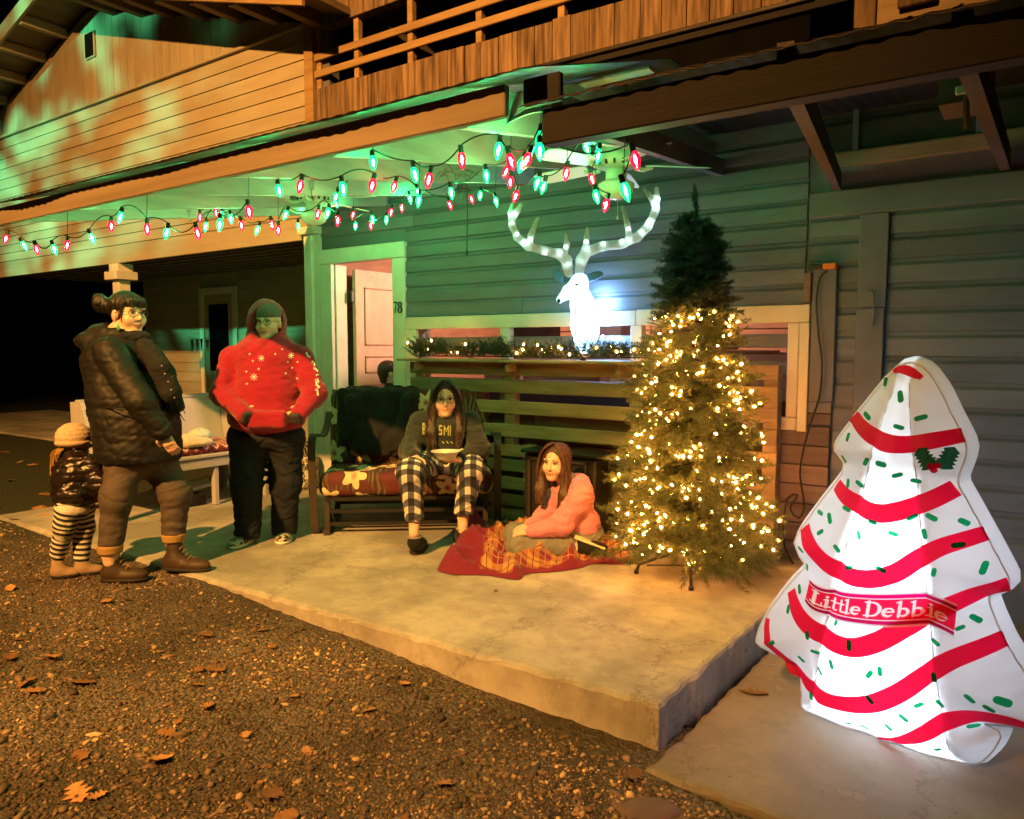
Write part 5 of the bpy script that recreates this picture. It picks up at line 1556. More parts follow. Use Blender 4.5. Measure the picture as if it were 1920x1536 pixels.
for s2 in (-.05, .05):
    MB().tube([bc + BG2[:, 1] * s2 + BG2[:, 0] * q + UZ * zz for q, zz in ((-.09, .3), (-.07, .38), (0, .42), (.07, .38), (.09, .3))], .008, 6).build("handle", BLACKM, bg)
bu = thing("pennant_bunting", "small dark pennant bunting hanging on the carport back wall", "bunting", tuple(aty(368, 640, BWY - .02)))
bl, br_ = aty(354, 632, BWY - .03), aty(392, 632, BWY - .03)
MB().tube([bl, (bl + br_) / 2 - UZ * .04, br_], .004, 5).build("string", BLACKM, bu)
for k in range(4):
    c = bl + (br_ - bl) * (k + .5) / 4 - UZ * .035
    fix_normals(MB().prism([c + np.array([-.035, 0, 0]), c + np.array([.035, 0, 0]), c + np.array([0, 0, -.2])], (0, .004, 0)).build("pennant", pmat("maroon_pennant", (.06, .015, .015)) if k == 0 else bpy.data.materials["maroon_pennant"], bu))

# ------------------------------------------------------------------ red blanket on the slab
bpx = [(818, 1072), (830, 1050), (858, 1026), (872, 1000), (905, 996), (935, 985), (965, 992), (1000, 985), (1060, 988), (1110, 998), (1150, 1012), (1178, 1036), (1196, 1058), (1150, 1060), (1108, 1058), (1085, 1068), (1040, 1074), (1000, 1076), (984, 1078), (975, 1090), (945, 1086), (915, 1080), (880, 1080), (845, 1079)]
bpoly = np.array([atz(x, y)[:2] for x, y in bpx])
dn = []
for i, p in enumerate(bpoly):
    q = bpoly[(i + 1) % len(bpoly)]
    n = max(1, int(np.linalg.norm(q - p) / .02)); dn += [p + (q - p) * k / n for k in range(n)]
dn = np.array(dn)
for _ in range(3): dn = .5 * dn + .25 * (np.roll(dn, 1, 0) + np.roll(dn, -1, 0))
poly_save, poly = poly, dn
g0, g1 = poly.min(0), poly.max(0)
GX, GY = np.meshgrid(np.arange(g0[0], g1[0], .012), np.arange(g0[1], g1[1], .014))
Q = np.stack([GX.ravel(), GY.ravel()], 1) + nrs.uniform(-.003, .003, (GX.size, 2))
Q = Q[inside(Q)]; Q = Q[dist_poly(Q) > .008]
vv, ee, ff = delaunay_2d_cdt([Vector(p) for p in poly] + [Vector(q) for q in Q], [(i, (i + 1) % len(poly)) for i in range(len(poly))], [], 1, 1e-6)[:3]
B2 = np.array([tuple(q) for q in vv]); d_ = dist_poly(B2)
P3 = np.concatenate([B2, np.zeros((len(B2), 1))], 1)
pk = atz(885, 1035)[:2]; pk2 = atz(878, 1012)[:2]
ridge = np.abs(wob(P3 * np.array([1, 1.6, 1]), 5.5, 12)); ridge2 = np.abs(wob(P3, 17, 31))
zz = .006 + np.clip(d_ / .07, 0, 1) ** .8 * (.012 + .085 * (1 - ridge) ** 3 + .028 * (1 - ridge2) ** 2)
zz += np.clip(d_ / .06, 0, 1) * (.15 * np.exp(-((B2 - pk2) ** 2).sum(1) / .016) + .05 * np.exp(-((B2 - pk) ** 2).sum(1) / .03))
zz = np.maximum(zz, .004)
poly = poly_save
def plaid_mat():
    m, nt, b = new_mat("red_plaid_fleece")
    at_ = nt.nodes.new("ShaderNodeAttribute"); at_.attribute_name = "uvc"
    sx = nt.nodes.new("ShaderNodeSeparateXYZ"); L(nt, at_.outputs["Vector"], sx.inputs[0])
    red, gold, dark = (.15, .009, .03), (.40, .21, .06), (.07, .004, .015)
    def stripes(src, per, a, b2):
        md_ = N(nt, "ShaderNodeMath", op='FLOORED_MODULO', _1=per); L(nt, src, md_.inputs[0])
        g_ = N(nt, "ShaderNodeMath", op='GREATER_THAN', _1=a); L(nt, md_.outputs[0], g_.inputs[0])
        l_ = N(nt, "ShaderNodeMath", op='LESS_THAN', _1=b2); L(nt, md_.outputs[0], l_.inputs[0])
        k = N(nt, "ShaderNodeMath", op='MULTIPLY'); L(nt, g_.outputs[0], k.inputs[0]); L(nt, l_.outputs[0], k.inputs[1])
        return k.outputs[0]
    wx, wy = stripes(sx.outputs[0], .13, .0, .065), stripes(sx.outputs[1], .13, .0, .065)
    s_ = N(nt, "ShaderNodeMath", op='ADD'); L(nt, wx, s_.inputs[0]); L(nt, wy, s_.inputs[1])
    hf = N(nt, "ShaderNodeMath", op='MULTIPLY', _1=.5); L(nt, s_.outputs[0], hf.inputs[0])
    c = mixc(nt, hf.outputs[0], red, gold)
    for src in (0, 1):
        c = mixc(nt, stripes(sx.outputs[src], .065, .029, .034), c, dark)
        c = mixc(nt, stripes(sx.outputs[src], .13, .094, .098), c, gold)
    a2 = nt.nodes.new("ShaderNodeAttribute"); a2.attribute_name = "plain"
    c = mixc(nt, a2.outputs["Fac"], c, (.14, .006, .03))
    L(nt, c, b.inputs["Base Color"]); b.inputs["Roughness"].default_value = .95
    b.inputs["Sheen Weight"].default_value = .08
    g = nt.nodes.new("ShaderNodeNewGeometry"); n = N(nt, "ShaderNodeTexNoise", _2=160.0, _3=3); L(nt, g.outputs[0], n.inputs[0])
    bp_ = N(nt, "ShaderNodeBump"); bp_.inputs[0].default_value = .3; bp_.inputs["Distance"].default_value = .006; L(nt, n.outputs[0], bp_.inputs["Height"]); L(nt, bp_.outputs[0], b.inputs["Normal"])
    return m
bme = mesh_np("red_blanket", np.stack([B2[:, 0], B2[:, 1], zz], 1), [list(q) for q in ff], True)
ca, sa = math.cos(.5), math.sin(.5)
uvb = np.stack([B2[:, 0] * ca + B2[:, 1] * sa + .025 * wob(P3, 5, 3), -B2[:, 0] * sa + B2[:, 1] * ca + .025 * wob(P3, 5, 8), 0 * zz], 1)
attr(bme, "uvc", uvb, 'FLOAT_VECTOR')
pr_ = np.array([proj_ for proj_ in ((B2[:, 0] * rgt[0] + B2[:, 1] * rgt[1]))])
lf = np.array(atz(905, 1060)[:2]); lr_ = float(lf[0] * rgt[0] + lf[1] * rgt[1])
attr(bme, "plain", np.clip(np.maximum((lr_ - pr_) / .02 + .5 + wob(P3, 12, 5), (.035 - d_) / .006), 0, 1))
bo = obj("red_blanket", bme, plaid_mat()); fix_normals(bo)
tag(bo, "rumpled red plaid fleece blanket spread on the slab under the kneeling girl", "blanket")

# ------------------------------------------------------------------ wall cord
ec = thing("extension_cord", "dark extension cord with an orange plug hanging down the grey wall", "cord", (-1.1, 4.64, 0))
cp = [aty(x, y, 4.66) for x, y in ((1552, 508), (1538, 520), (1531, 560), (1534, 620), (1541, 680), (1537, 740), (1518, 800), (1505, 850), (1500, 890), (1506, 930), (1508, 955), (1497, 972))]
cp += [np.array([-1.19, 4.62, .33]), np.array([-1.15, 4.62, .42]), np.array([-1.2, 4.6, .4]), np.array([-1.22, 4.6, .25]), np.array([-1.21, 4.6, .1]), np.array([-1.15, 4.58, .01])]
MB().tube(list(smooth_line(cp, .03)), .0055, 6).build("cable", CORD, ec)
pg = aty(1550, 500, 4.66)
MB().box(pg[0] - .02, pg[0] + .055, 4.64, 4.69, pg[2] - .015, pg[2] + .02, .006).build("plug", pmat("orange_plastic", (.75, .2, .04), (.7, .18, .03), bump=0, rough=.4), ec)
MB().box(pg[0] - .10, pg[0] - .022, 4.64, 4.69, pg[2] - .012, pg[2] + .014, .004).build("socket_end", BLACKM, ec)

# ------------------------------------------------------------------ yard lamp, overhanging branches, stepping stone
yl = thing("yard_lamp", "tall wooden pole with a sodium lamp behind the photographer", "street lamp", (LAMP[0] - .6, LAMP[1] - 1.0, -.2))
MB().tube([(LAMP[0] - .6, LAMP[1] - 1.0, -.3), (LAMP[0] - .6, LAMP[1] - 1.0, 8.6)], [.14, .1], 12).build("pole", LOWW, yl)
MB().tube([(LAMP[0] - .6, LAMP[1] - 1.0, 8.1), (LAMP[0] - .3, LAMP[1] - .5, 8.35), (LAMP[0], LAMP[1], 8.3)], .03, 8).build("arm", BLACKM, yl)
MB().lathe([(.0, .42), (.08, .41), (.12, .3), (.2, .2), (.2, .19)], tuple(LAMP), 16).build("lamp_head", BLACKM, yl)
adopt(key, yl)
az_ = math.radians(4.5)
u_ = np.array([math.sin(az_), math.cos(az_), 0]); v_ = np.array([math.cos(az_), -math.sin(az_), 0])
MB().obox(np.array(LAMP) + u_ * .62 + v_ * .26, v_, u_, UZ, .26, .01, .75).build('added_light_block', BLACKM, yl)  # added plate out of view, keeps the lamp light off the right side
MB().tube([tuple(np.array(LAMP) + UZ * .3 + v_ * .1), tuple(np.array(LAMP) + UZ * .5 + u_ * .6 + v_ * .2)], .015, 6).build('light_block_bracket', BLACKM, yl)
sb_ = atz(1190, 1508, -.2)
s_ = SD(.012).box((sb_[0], sb_[1], -.205), (.14, .09, .022), basis((.3, 1, 0)), .03, 0).disp(lambda P: .008 * wob(P, 9, 3))
tag(s_.build("stepping_stone", pmat("red_brown_stone", (.15, .09, .07), (.1, .065, .055), ns=8, bump=.4)), "flat reddish stepping stone sunk in gravel beside the low step slab", "stone")
# ------------------------------------------------------------------ people
def skin_mat(name, c):
    m, nt, b = new_mat(name)
    a = nt.nodes.new("ShaderNodeAttribute"); a.attribute_name = "lip"
    g = nt.nodes.new("ShaderNodeNewGeometry"); n = N(nt, "ShaderNodeTexNoise", _2=30.0, _3=3); L(nt, g.outputs[0], n.inputs[0])
    base = mixc(nt, ramp(nt, n.outputs[0], .35, .65), c, tuple(q * .88 for q in c))
    L(nt, mixc(nt, a.outputs["Fac"], base, (c[0] * .82, c[1] * .55, c[2] * .55)), b.inputs["Base Color"])
    b.inputs["Roughness"].default_value = .5
    b.inputs["Subsurface Weight"].default_value = .12
    b.inputs["Subsurface Radius"].default_value = (.012, .005, .003)
    return m
SKIN = skin_mat("fair_skin", (.70, .46, .36))
EYEW = pmat("eye_white", (.42, .4, .38), bump=0, rough=.25, rv=0)
IRIS = pmat("eye_iris", (.03, .018, .012), bump=0, rough=.15, rv=0, spec=.7)
BROW = pmat("brow_hair", (.02, .012, .008), bump=0, rough=.8)
GLASSM = pmat("spectacle_rim", (.012, .01, .012), bump=0, rough=.3, spec=.6)
def hair_mat(name, c):
    m = pmat(name, c, tuple(q * .45 for q in c), scale=(1, 1, .12), ns=70, rough=.42, bump=.5, bs=150, rv=0, spec=.5)
    return m
def head_sd(sd, c, B, s=1.0):
    """cranium, jaw, cheeks, nose, lips, ears, sockets at c with axes right/forward/up"""
    q = lambda r, f, u: c + (B[:, 0] * r + B[:, 1] * f + B[:, 2] * u) * s
    sd.ell(q(0, -.012, .035), np.array([.074, .092, .084]) * s, B, .0)
    sd.ell(q(0, .026, -.036), np.array([.060, .062, .074]) * s, B, .03 * s)
    sd.ell(q(0, .062, -.094), np.array([.026, .020, .018]) * s, B, .03 * s)
    for g_ in (-1, 1):
        sd.ell(q(.036 * g_, .06, -.03), np.array([.026, .024, .024]) * s, B, .03 * s)
        sd.ell(q(.075 * g_, -.008, -.008), np.array([.010, .02, .031]) * s, B, .008 * s)
        sd.ell(q(.031 * g_, .086, .030), np.array([.022, .008, .007]) * s, B, .014 * s)
        sd.ell(q(.031 * g_, .098, .010), np.array([.016, .014, .010]) * s, B, .012 * s, 's')
    sd.cone(q(0, .083, .014), q(0, .105, -.026), .0075 * s, .0125 * s, .012 * s)
    sd.ell(q(.011, .095, -.03), np.array([.008, .009, .007]) * s, B, .006 * s); sd.ell(q(-.011, .095, -.03), np.array([.008, .009, .007]) * s, B, .006 * s)
    sd.ell(q(0, .083, -.057), np.array([.024, .011, .006]) * s, B, .006 * s)
    sd.ell(q(0, .081, -.069), np.array([.020, .011, .0065]) * s, B, .006 * s)
    return q
def face_parts(p, c, B, s=1.0, glasses=False, gcol=None, brow=BROW, smile=True):
    q = lambda r, f, u: c + (B[:, 0] * r + B[:, 1] * f + B[:, 2] * u) * s
    for g_ in (-1, 1):
        e = SD(.0028 * s).ell(q(.031 * g_, .080, .009), np.array([.0135, .0095, .0072]) * s, B, 0).build("eye", EYEW, p)
        SD(.002 * s).ell(q(.031 * g_, .0875, .0085), np.array([.0058, .0035, .0062]) * s, B, 0).build("iris", IRIS, e)
        MB().tube([q(.046 * g_, .079, .031), q(.034 * g_, .090, .036), q(.018 * g_, .093, .031)], [.0014 * s, .0025 * s, .0018 * s], 5).build("eyebrow", brow, p)
        MB().tube([q(.046 * g_, .079, .0125), q(.034 * g_, .0895, .0175), q(.018 * g_, .0875, .0115)], .0016 * s, 5).build("eyelash", brow, p)
    MB().tube([q(.027 * x_, .0915 - .008 * x_ * x_ * .9, -.0625 + (.006 if smile else 0) * x_ * x_) for x_ in np.linspace(-1, 1, 7)], .0016 * s, 5).build("mouth_line", pmat("mouth_shadow", (.12, .03, .03), bump=0) if "mouth_shadow" not in bpy.data.materials else bpy.data.materials["mouth_shadow"], p)
    if glasses:
        gl_ = thing.__call__ if False else None
        r = MB()
        for g_ in (-1, 1):
            r.tube([q(.033 * g_ + .025 * math.cos(t), .107 - .012 * abs(.033 * g_ + .025 * math.cos(t)) / .06, .004 + .019 * math.sin(t)) for t in np.linspace(0, 6.283, 18)], .0019 * s, 5, cap=False)
            r.tube([q(.058 * g_, .096, .010), q(.078 * g_, .06, .012), q(.080 * g_, -.005, .008)], .0018 * s, 5)
        r.tube([q(-.008, .109, .008), q(0, .112, .010), q(.008, .109, .008)], .0018 * s, 5)
        r.build("eyeglasses", gcol or GLASSM, p)
def lips_attr(me, c, B, s=1.0):
    co = np.empty(len(me.vertices) * 3, np.float32); me.vertices.foreach_get("co", co); co = co.reshape(-1, 3)
    l = (co - c) @ B / s
    d = np.sqrt((l[:, 0] / .025) ** 2 + ((l[:, 1] - .088) / .02) ** 2 + ((l[:, 2] + .063) / .013) ** 2)
    attr(me, "lip", np.clip((1.15 - d) * 4, 0, 1))
def hand_sd(sd, w, d, nrm, s=1.0, curl=.5, side=1):
    """palm and five fingers: w wrist, d pointing direction, nrm out of the back of the hand"""
    d = d / np.linalg.norm(d); nrm = nrm - d * nrm.dot(d); nrm /= np.linalg.norm(nrm)
    r = np.cross(d, nrm) * side
    sd.box(w + d * .05 * s, np.array([.036, .042, .014]) * s, np.stack([r, d, nrm], 1), .013 * s, .012 * s)
    for i, (o_, l_) in enumerate(((-.028, .058), (-.0095, .072), (.0095, .076), (.028, .068))):
        b0 = w + d * .088 * s + r * o_ * s
        a1 = curl * .7; a2 = curl * 1.5
        p1 = b0 + (d * math.cos(a1) - nrm * math.sin(a1)) * l_ * .48 * s
        p2 = p1 + (d * math.cos(a2) - nrm * math.sin(a2)) * l_ * .55 * s
        sd.chain([b0, p1, p2], [.0088 * s, .0082 * s, .0068 * s], .003)
    t0 = w + d * .025 * s + r * .034 * s
    t1 = t0 + (d * .6 + r * .7 - nrm * .25) * .034 * s
    t2 = t1 + (d * .9 + r * .15 - nrm * .35) * .034 * s
    sd.chain([t0, t1, t2], [.013 * s, .010 * s, .008 * s], .006)
def strand_tubes(m, pts_list, r0, n=4):
    for pts in pts_list:
        k = len(pts)
        m.tube(pts, [r0 * (.7 + .5 * math.sin(math.pi * min(1, i / (k - 1) * 1.1))) * (1 if i < k - 1 else .25) for i in range(k)], n)
def shoe(p, heel, toe, wid, h, mat, solemat, name="shoe", collar=None):
    heel, toe = np.asarray(heel, float), np.asarray(toe, float)
    d = toe - heel; ln = np.linalg.norm(d); d /= ln
    B = basis(d)
    s_ = SD(.006)
    s_.ell(heel + d * ln * .22 + UZ * (h * .55), (wid * .46, ln * .26, h * .62), B, 0)
    s_.ell(heel + d * ln * .68 + UZ * (h * .38), (wid * .52, ln * .34, h * .46), B, .05)
    if collar is not None: s_.cone(heel + d * ln * .25 + UZ * h * .8, collar, wid * .47, wid * .5, .03)
    s_.plane((0, 0, -1), heel + UZ * .012)
    o = s_.build(name, mat, p)
    t_ = SD(.006).ell(heel + d * ln * .24 + UZ * .012, (wid * .5, ln * .29, .03), B, 0).ell(heel + d * ln * .66 + UZ * .012, (wid * .56, ln * .37, .03), B, .04)
    t_.plane((0, 0, -1), heel).plane((0, 0, 1), heel + UZ * .022)
    t_.build("sole", solemat, o)
    return o
def person(name_label, cat, loc):
    pass
RUBBER = pmat("dark_sole_rubber", (.02, .017, .015), bump=0, rough=.7)
def limb_uv(me, chains):
    """along-limb and around-limb coordinates for woven patterns"""
    co = np.empty(len(me.vertices) * 3, np.float32); me.vertices.foreach_get("co", co); co = co.reshape(-1, 3)
    best = np.full(len(co), 9.0); uv = np.zeros((len(co), 3))
    for pts in chains:
        acc = 0
        for a, b in zip(pts[:-1], pts[1:]):
            d = b - a; l = np.linalg.norm(d); d = d / l
            t = np.clip((co - a) @ d, -.1, l + .05)
            off = co - a - t[:, None] * d
            dist = np.linalg.norm(off, axis=1)
            r = np.cross(d, fwd); r /= np.linalg.norm(r); u2 = np.cross(d, r)
            ang = np.arctan2(off @ r, -(off @ u2) * np.sign(u2 @ fwd))
            m = dist < best
            best[m] = dist[m]; uv[m, 0] = (ang * .085)[m]; uv[m, 1] = (acc + t)[m]
            acc += l
    attr(me, "uvc", uv, 'FLOAT_VECTOR')
    return uv
def skin_body(name, label, sd, c, B, s=1.0):
    me = sd.mesh(name)
    lips_attr(me, c, B, s)
    o = obj(name, me, SKIN)
    WL[o.name] = Vector((0, 0, 0))
    return tag(o, label, "person")

# ---- woman in the black parka (side view, hands in pockets)
f0 = 4.33
dirR = rgt * 1.0
hd_f = rgt * .86 - hfw * .5; HB = basis(hd_f, UZ + hd_f * .05)
hc = at(240, 590, f0)
nk = at(224, 628, f0)
sd = SD(.0065)
head_sd(sd, hc, HB, 1.04)
sd.cone(hc - HB[:, 1] * .02 - UZ * .07, nk, .058, .064, .03)
pel, che = at(258, 850, f0 + .02), at(236, 690, f0)
sd.ell(che, (.15, .19, .2), basis(dirR), .05).ell((che + pel) / 2 + rgt * .02, (.17, .19, .22), basis(dirR), .08).cone(che, nk, .09, .06, .05)
hipL, kneL, ankL = at(238, 856, 4.27), at(219, 930, 4.22), at(207, 1036, 4.22)
hipR, kneR, ankR = at(292, 856, 4.42), at(329, 925, 4.42), at(326, 1014, 4.42)
for a, b_, c_ in ((hipL, kneL, ankL), (hipR, kneR, ankR)):
    sd.chain([a, b_, c_], [.09, .062, .045], .05); sd.cone(c_, c_ - UZ * .05, .045, .04, .02)
shN, elN, wrN = at(206, 662, 4.12), at(264, 755, 4.06), at(304, 808, 4.10)
shF, elF, wrF = at(235, 662, 4.55), at(290, 750, 4.62), at(315, 805, 4.55)
for a, b_, c_ in ((shN, elN, wrN), (shF, elF, wrF)):
    sd.chain([a, b_, c_], [.055, .045, .032], .03)
hand_sd(sd, wrN - UZ * .005, at(318, 832, 4.12) - wrN, -hfw, .95, .4, 1)
hand_sd(sd, wrF, at(322, 830, 4.5) - wrF, hfw, .95, .4, -1)
wo = skin_body("person", "woman in a long black parka and brown boots watching with a smile", sd, hc, HB, 1.04)
face_parts(wo, hc, HB, 1.04, True)
PARKA = pmat("black_parka_nylon", (.008, .0085, .009), (.005, .0055, .006), ns=8, rough=.6, bump=.25, bs=50, rv=0, spec=.35, bdist=.006)
sd = SD(.009)
sd.ell(at(228, 680, f0), (.175, .225, .165), basis(dirR), .05)
sd.ell(at(243, 745, f0), (.212, .232, .19), basis(dirR), .1)
sd.ell(at(256, 800, f0 + .01), (.226, .235, .2), basis(dirR), .1)
sd.ell(at(262, 850, f0 + .02), (.222, .23, .15), basis(dirR), .1)
sd.chain([shN, elN, wrN], [.09, .078, .056], .035).chain([shF, elF, wrF], [.09, .078, .056], .05)
sd.cone(at(222, 632, f0), at(226, 655, f0), .088, .13, .06)
sd.ell(at(188, 640, f0), (.085, .15, .062), basis(dirR), .05)                      # hood lying on the back
sd.ell(at(206, 622, f0), (.06, .12, .05), basis(dirR), .04)
sd.cone(nk + UZ * .1, nk + UZ * .02, .062, .062, .02, 's')
sd.plane((0.05, 0, -1), at(262, 866, f0)).disp(folds(.006, 16, 1, (1, 1, 1.6))).disp(lambda P: .004 * wob(P * np.array([1, 1, 2.2]), 30, 5))
sd.disp(lambda P: .006 * np.exp(-((P[:, 2] - at(0, 762, f0)[2]) / .012) ** 2))
jk_ = sd.build("parka", PARKA, wo)
MB().tube([at(170, 762, f0 - .1), at(215, 766, f0 - .27), at(262, 770, f0 - .28)], .004, 5).build("waist_seam", PARKA, jk_)
SCARF = pmat("black_knit_scarf", (.01, .01, .011), (.018, .018, .02), ns=40, rough=.95, bump=.6, bs=90, rv=0)
sd = SD(.008).ell(at(246, 633, f0), (.1, .11, .045), basis(dirR), .02).chain([at(272, 650, f0 - .1), at(300, 690, f0 - .16), at(318, 735, f0 - .15)], [.05, .055, .06], .03).chain([at(280, 650, f0 + .06), at(312, 700, f0 - .02), at(328, 760, f0 - .03)], [.05, .05, .05], .03)
sd.disp(lambda P: .009 * wob(P, 40, 4)); sc_ = sd.build("scarf", SCARF, wo)
for k in range(12):
    a = at(312 + k * 2.2, 745 + rnd.uniform(-4, 14), f0 - .13 + .01 * k)
    MB().tube([a, a + rgt * rnd.uniform(.0, .03) - UZ * .05, a + rgt * rnd.uniform(.01, .05) - UZ * rnd.uniform(.08, .11)], [.005, .004, .002], 5).build("fringe", SCARF, sc_)
for k in range(5):
    MB().lathe([(0, -.004), (.004, 0), (0, .004)], at(303 + 6 * k, 686 + 15 * k, f0 - .225), 6).build("sequin", WHITE, sc_)
PANTS = pmat("brown_grey_quilted_pants", (.085, .066, .058), (.06, .046, .04), ns=10, rough=.75, bump=.3, bs=60, rv=0)
sd = SD(.008).chain([hipL, kneL, ankL + UZ * .02], [.105, .080, .064], .06).chain([hipR, kneR, ankR + UZ * .02], [.105, .080, .066], .06).ell(pel, (.17, .2, .14), basis(dirR), .06)
sd.disp(lambda P: .0035 * np.sin(P[:, 2] * 120 + 6 * wob(P, 9, 2)) * np.clip(wob(P, 6, 7) + .3, 0, 1)).disp(folds(.007, 20, 3))
sd.plane((0, 0, -1), (0, 0, .20)); sd.build("pants", PANTS, wo)
BOOT = pmat("brown_duck_boot", (.06, .038, .024), (.035, .022, .015), ns=12, rough=.55, bump=.2, rv=0)
TANL = pmat("tan_boot_cuff", (.36, .22, .08), (.26, .16, .06), ns=12, rough=.7, bump=.2, rv=0)
gz = lambda q: float(ground_z(q[0], q[1]))
for hx, tx, an in ((((192, 1078), 4.24), ((276, 1070), 4.26), ankL), (((308, 1056), 4.42), ((392, 1052), 4.38), ankR)):
    he, to = at(*hx[0], hx[1]), at(*tx[0], tx[1])
    zg = gz(he) + .004 if an is ankL else .001
    he[2] = zg; to[2] = zg
    b_ = shoe(wo, he, to, .092, .088, BOOT, RUBBER, "boot", np.array([an[0], an[1], zg + .2]))
    SD(.006).cone(np.array([an[0], an[1], zg + .185]), np.array([an[0], an[1], zg + .2]), .066, .068, 0).plane((0, 0, -1), (0, 0, zg + .165)).plane((0, 0, 1), (0, 0, zg + .215)).build("cuff", TANL, b_)
    for k in range(4):
        c_ = he + (to - he) * (.42 + .06 * k) + UZ * (.135 - .018 * k)
        MB().tube([c_ - hfw * .035, c_ + UZ * .006, c_ + hfw * .035], .0035, 5).build("lace", TANL, b_)
HAIRB = hair_mat("black_hair", (.007, .006, .006))
sd = SD(.006).ell(hc - HB[:, 1] * .022 + HB[:, 2] * .048, (.084, .103, .09), HB, 0)
sd.ell(hc + HB[:, 1] * .07 + HB[:, 2] * .075, (.06, .035, .03), HB, .03)
sd.ell(hc + HB[:, 1] * .06 - HB[:, 2] * .045, (.07, .10, .085), HB, .02, 's')
sd.ell(at(187, 568, f0), (.042, .04, .055), HB, .02).cone(at(192, 572, f0), hc - HB[:, 1] * .07 + UZ * .03, .03, .06, .03)
for k in range(9):
    a = HB[:, 0] * (-.05 + .0125 * k)
    sd.cone(hc + a + HB[:, 1] * .08 + HB[:, 2] * .075, hc + a * 1.12 + HB[:, 1] * .094 + HB[:, 2] * (.036 + .008 * (k % 3)), .009, .004, .006)
sd.cone(hc + HB[:, 0] * .07 + HB[:, 1] * .05 + HB[:, 2] * .06, hc + HB[:, 0] * .085 + HB[:, 1] * .045 - HB[:, 2] * .03, .012, .006, .01)
sd.disp(lambda P: .005 * wob(P * np.array([2.2, 2.2, .8]), 55, 2)); sd.build("hair", HAIRB, wo)
ea = at(222, 614, f0 - .10)
SD(.003).ell(ea, (.014, .008, .02), None, 0).build("earring", pmat("green_glass_earring", (.1, .4, .25), rough=.2, bump=0), wo)

# ---- person in the red hoodie
f1 = 5.03
fc1 = -hfw * .97 - rgt * .12; RB = basis(fc1, UZ); hc1 = at(504, 606, f1 - .03)
nk1 = at(503, 640, f1 + .02)
sd = SD(.0065); head_sd(sd, hc1, RB, .98)
sd.cone(hc1 - UZ * .07, nk1, .055, .06, .03)
ch1, be1, pv1 = at(500, 685, f1 + .02), at(500, 755, f1), at(500, 815, f1 + .02)
sd.ell(ch1, (.19, .13, .17), RB, .05).ell(be1, (.22, .15, .2), RB, .08).ell(pv1, (.2, .14, .14), RB, .08).cone(nk1, ch1, .06, .1, .05)
shA, elA, wrA = at(433, 672, f1 - .01), at(418, 738, f1 - .08), at(456, 775, f1 - .23)
shB_, elB_, wrB_ = at(568, 672, f1 + .02), at(590, 738, f1 - .05), at(562, 775, f1 - .21)
for q in ((shA, elA, wrA), (shB_, elB_, wrB_)): sd.chain(list(q), [.058, .048, .035], .04)
hpA, knA, akA = at(464, 825, f1), at(464, 910, f1 - .02), at(464, 998, f1 - .01)
hpB, knB, akB = at(537, 825, f1 + .04), at(535, 905, f1 + .06), at(533, 988, f1 + .1)
for q in ((hpA, knA, akA), (hpB, knB, akB)): sd.chain(list(q), [.1, .07, .05], .05)
hand_sd(sd, wrA, at(492, 782, f1 - .2) - wrA, -hfw + UZ * .3, .95, .5, -1); hand_sd(sd, wrB_, at(540, 782, f1 - .18) - wrB_, -hfw + UZ * .3, .95, .5, 1)
re = skin_body("person", "person in a bright red hooded sweatshirt with hands in its front pocket", sd, hc1, RB, .98)
face_parts(re, hc1, RB, .98, True, smile=False)
HOOD = pmat("red_fleece", (.30, .006, .03), (.25, .005, .024), ns=8, rough=.9, bump=.25, bs=130, rv=0, sheen=.25)
sd = SD(.009)
sd.ell(at(499, 682, f1), (.205, .165, .165), RB, .05).ell(at(500, 735, f1 - .01), (.232, .19, .18), RB, .1).ell(at(500, 782, f1 - .02), (.262, .205, .14), RB, .08)
sd.cone(at(499, 652, f1), shA + rgt * .01, .10, .074, .08).cone(at(501, 652, f1), shB_ - rgt * .01, .10, .074, .08)
sd.chain([shA, elA, wrA], [.074, .08, .058], .03).chain([shB_, elB_, wrB_], [.074, .08, .058], .03)
sd.ell(at(501, 607, f1 + .03), (.128, .14, .168), RB, .06).cone(at(500, 638, f1), at(500, 655, f1), .1, .15, .06)
sd.ell(hc1 + RB[:, 1] * .11 - UZ * .005, (.080, .16, .104), RB, .02, 's')
sd.ell(hc1, (.088, .11, .12), RB, .01, 's')
sd.cone(at(499, 640, f1 - .15), at(500, 668, f1 - .19), .028, .008, .03, 's')
sd.box(at(500, 787, f1 - .225), (.135, .045, .056), RB, .03, .02)
sd.plane((0, 0, -1), at(500, 816, f1)).disp(folds(.007, 17, 12, (1, 1, 1.5))).disp(lambda P: .004 * wob(P * np.array([1, 1, 2.2]), 28, 6))
sd.disp(lambda P: .006 * np.exp(-((P[:, 2] - at(0, 806, f1)[2]) / .02) ** 2))
ho = sd.build("hooded_sweatshirt", HOOD, re)
def front_pt(x, y, f_guess):
    """point on the front of the garment found by walking the sight line"""
    dpg = bpy.context.evaluated_depsgraph_get() if False else None
    return at(x, y, f_guess)
from mathutils.bvhtree import BVHTree
def hit_on(o, x, y, lift=.003):
    key_ = o.name
    if key_ not in _bvh:
        co = np.empty(len(o.data.vertices) * 3, np.float32); o.data.vertices.foreach_get("co", co)
        _bvh[key_] = BVHTree.FromPolygons(co.reshape(-1, 3).tolist(), [list(p.vertices) for p in o.data.polygons])
    r = ray(x, y); r = r / np.linalg.norm(r)
    h = _bvh[key_].ray_cast(Vector(EYE), Vector(r))
    if h[0] is None: return None
    return np.array(h[0]) - r * lift
_bvh = {}
SNOW = pmat("white_print_ink", (.75, .75, .72), bump=0, rough=.8, rv=0)
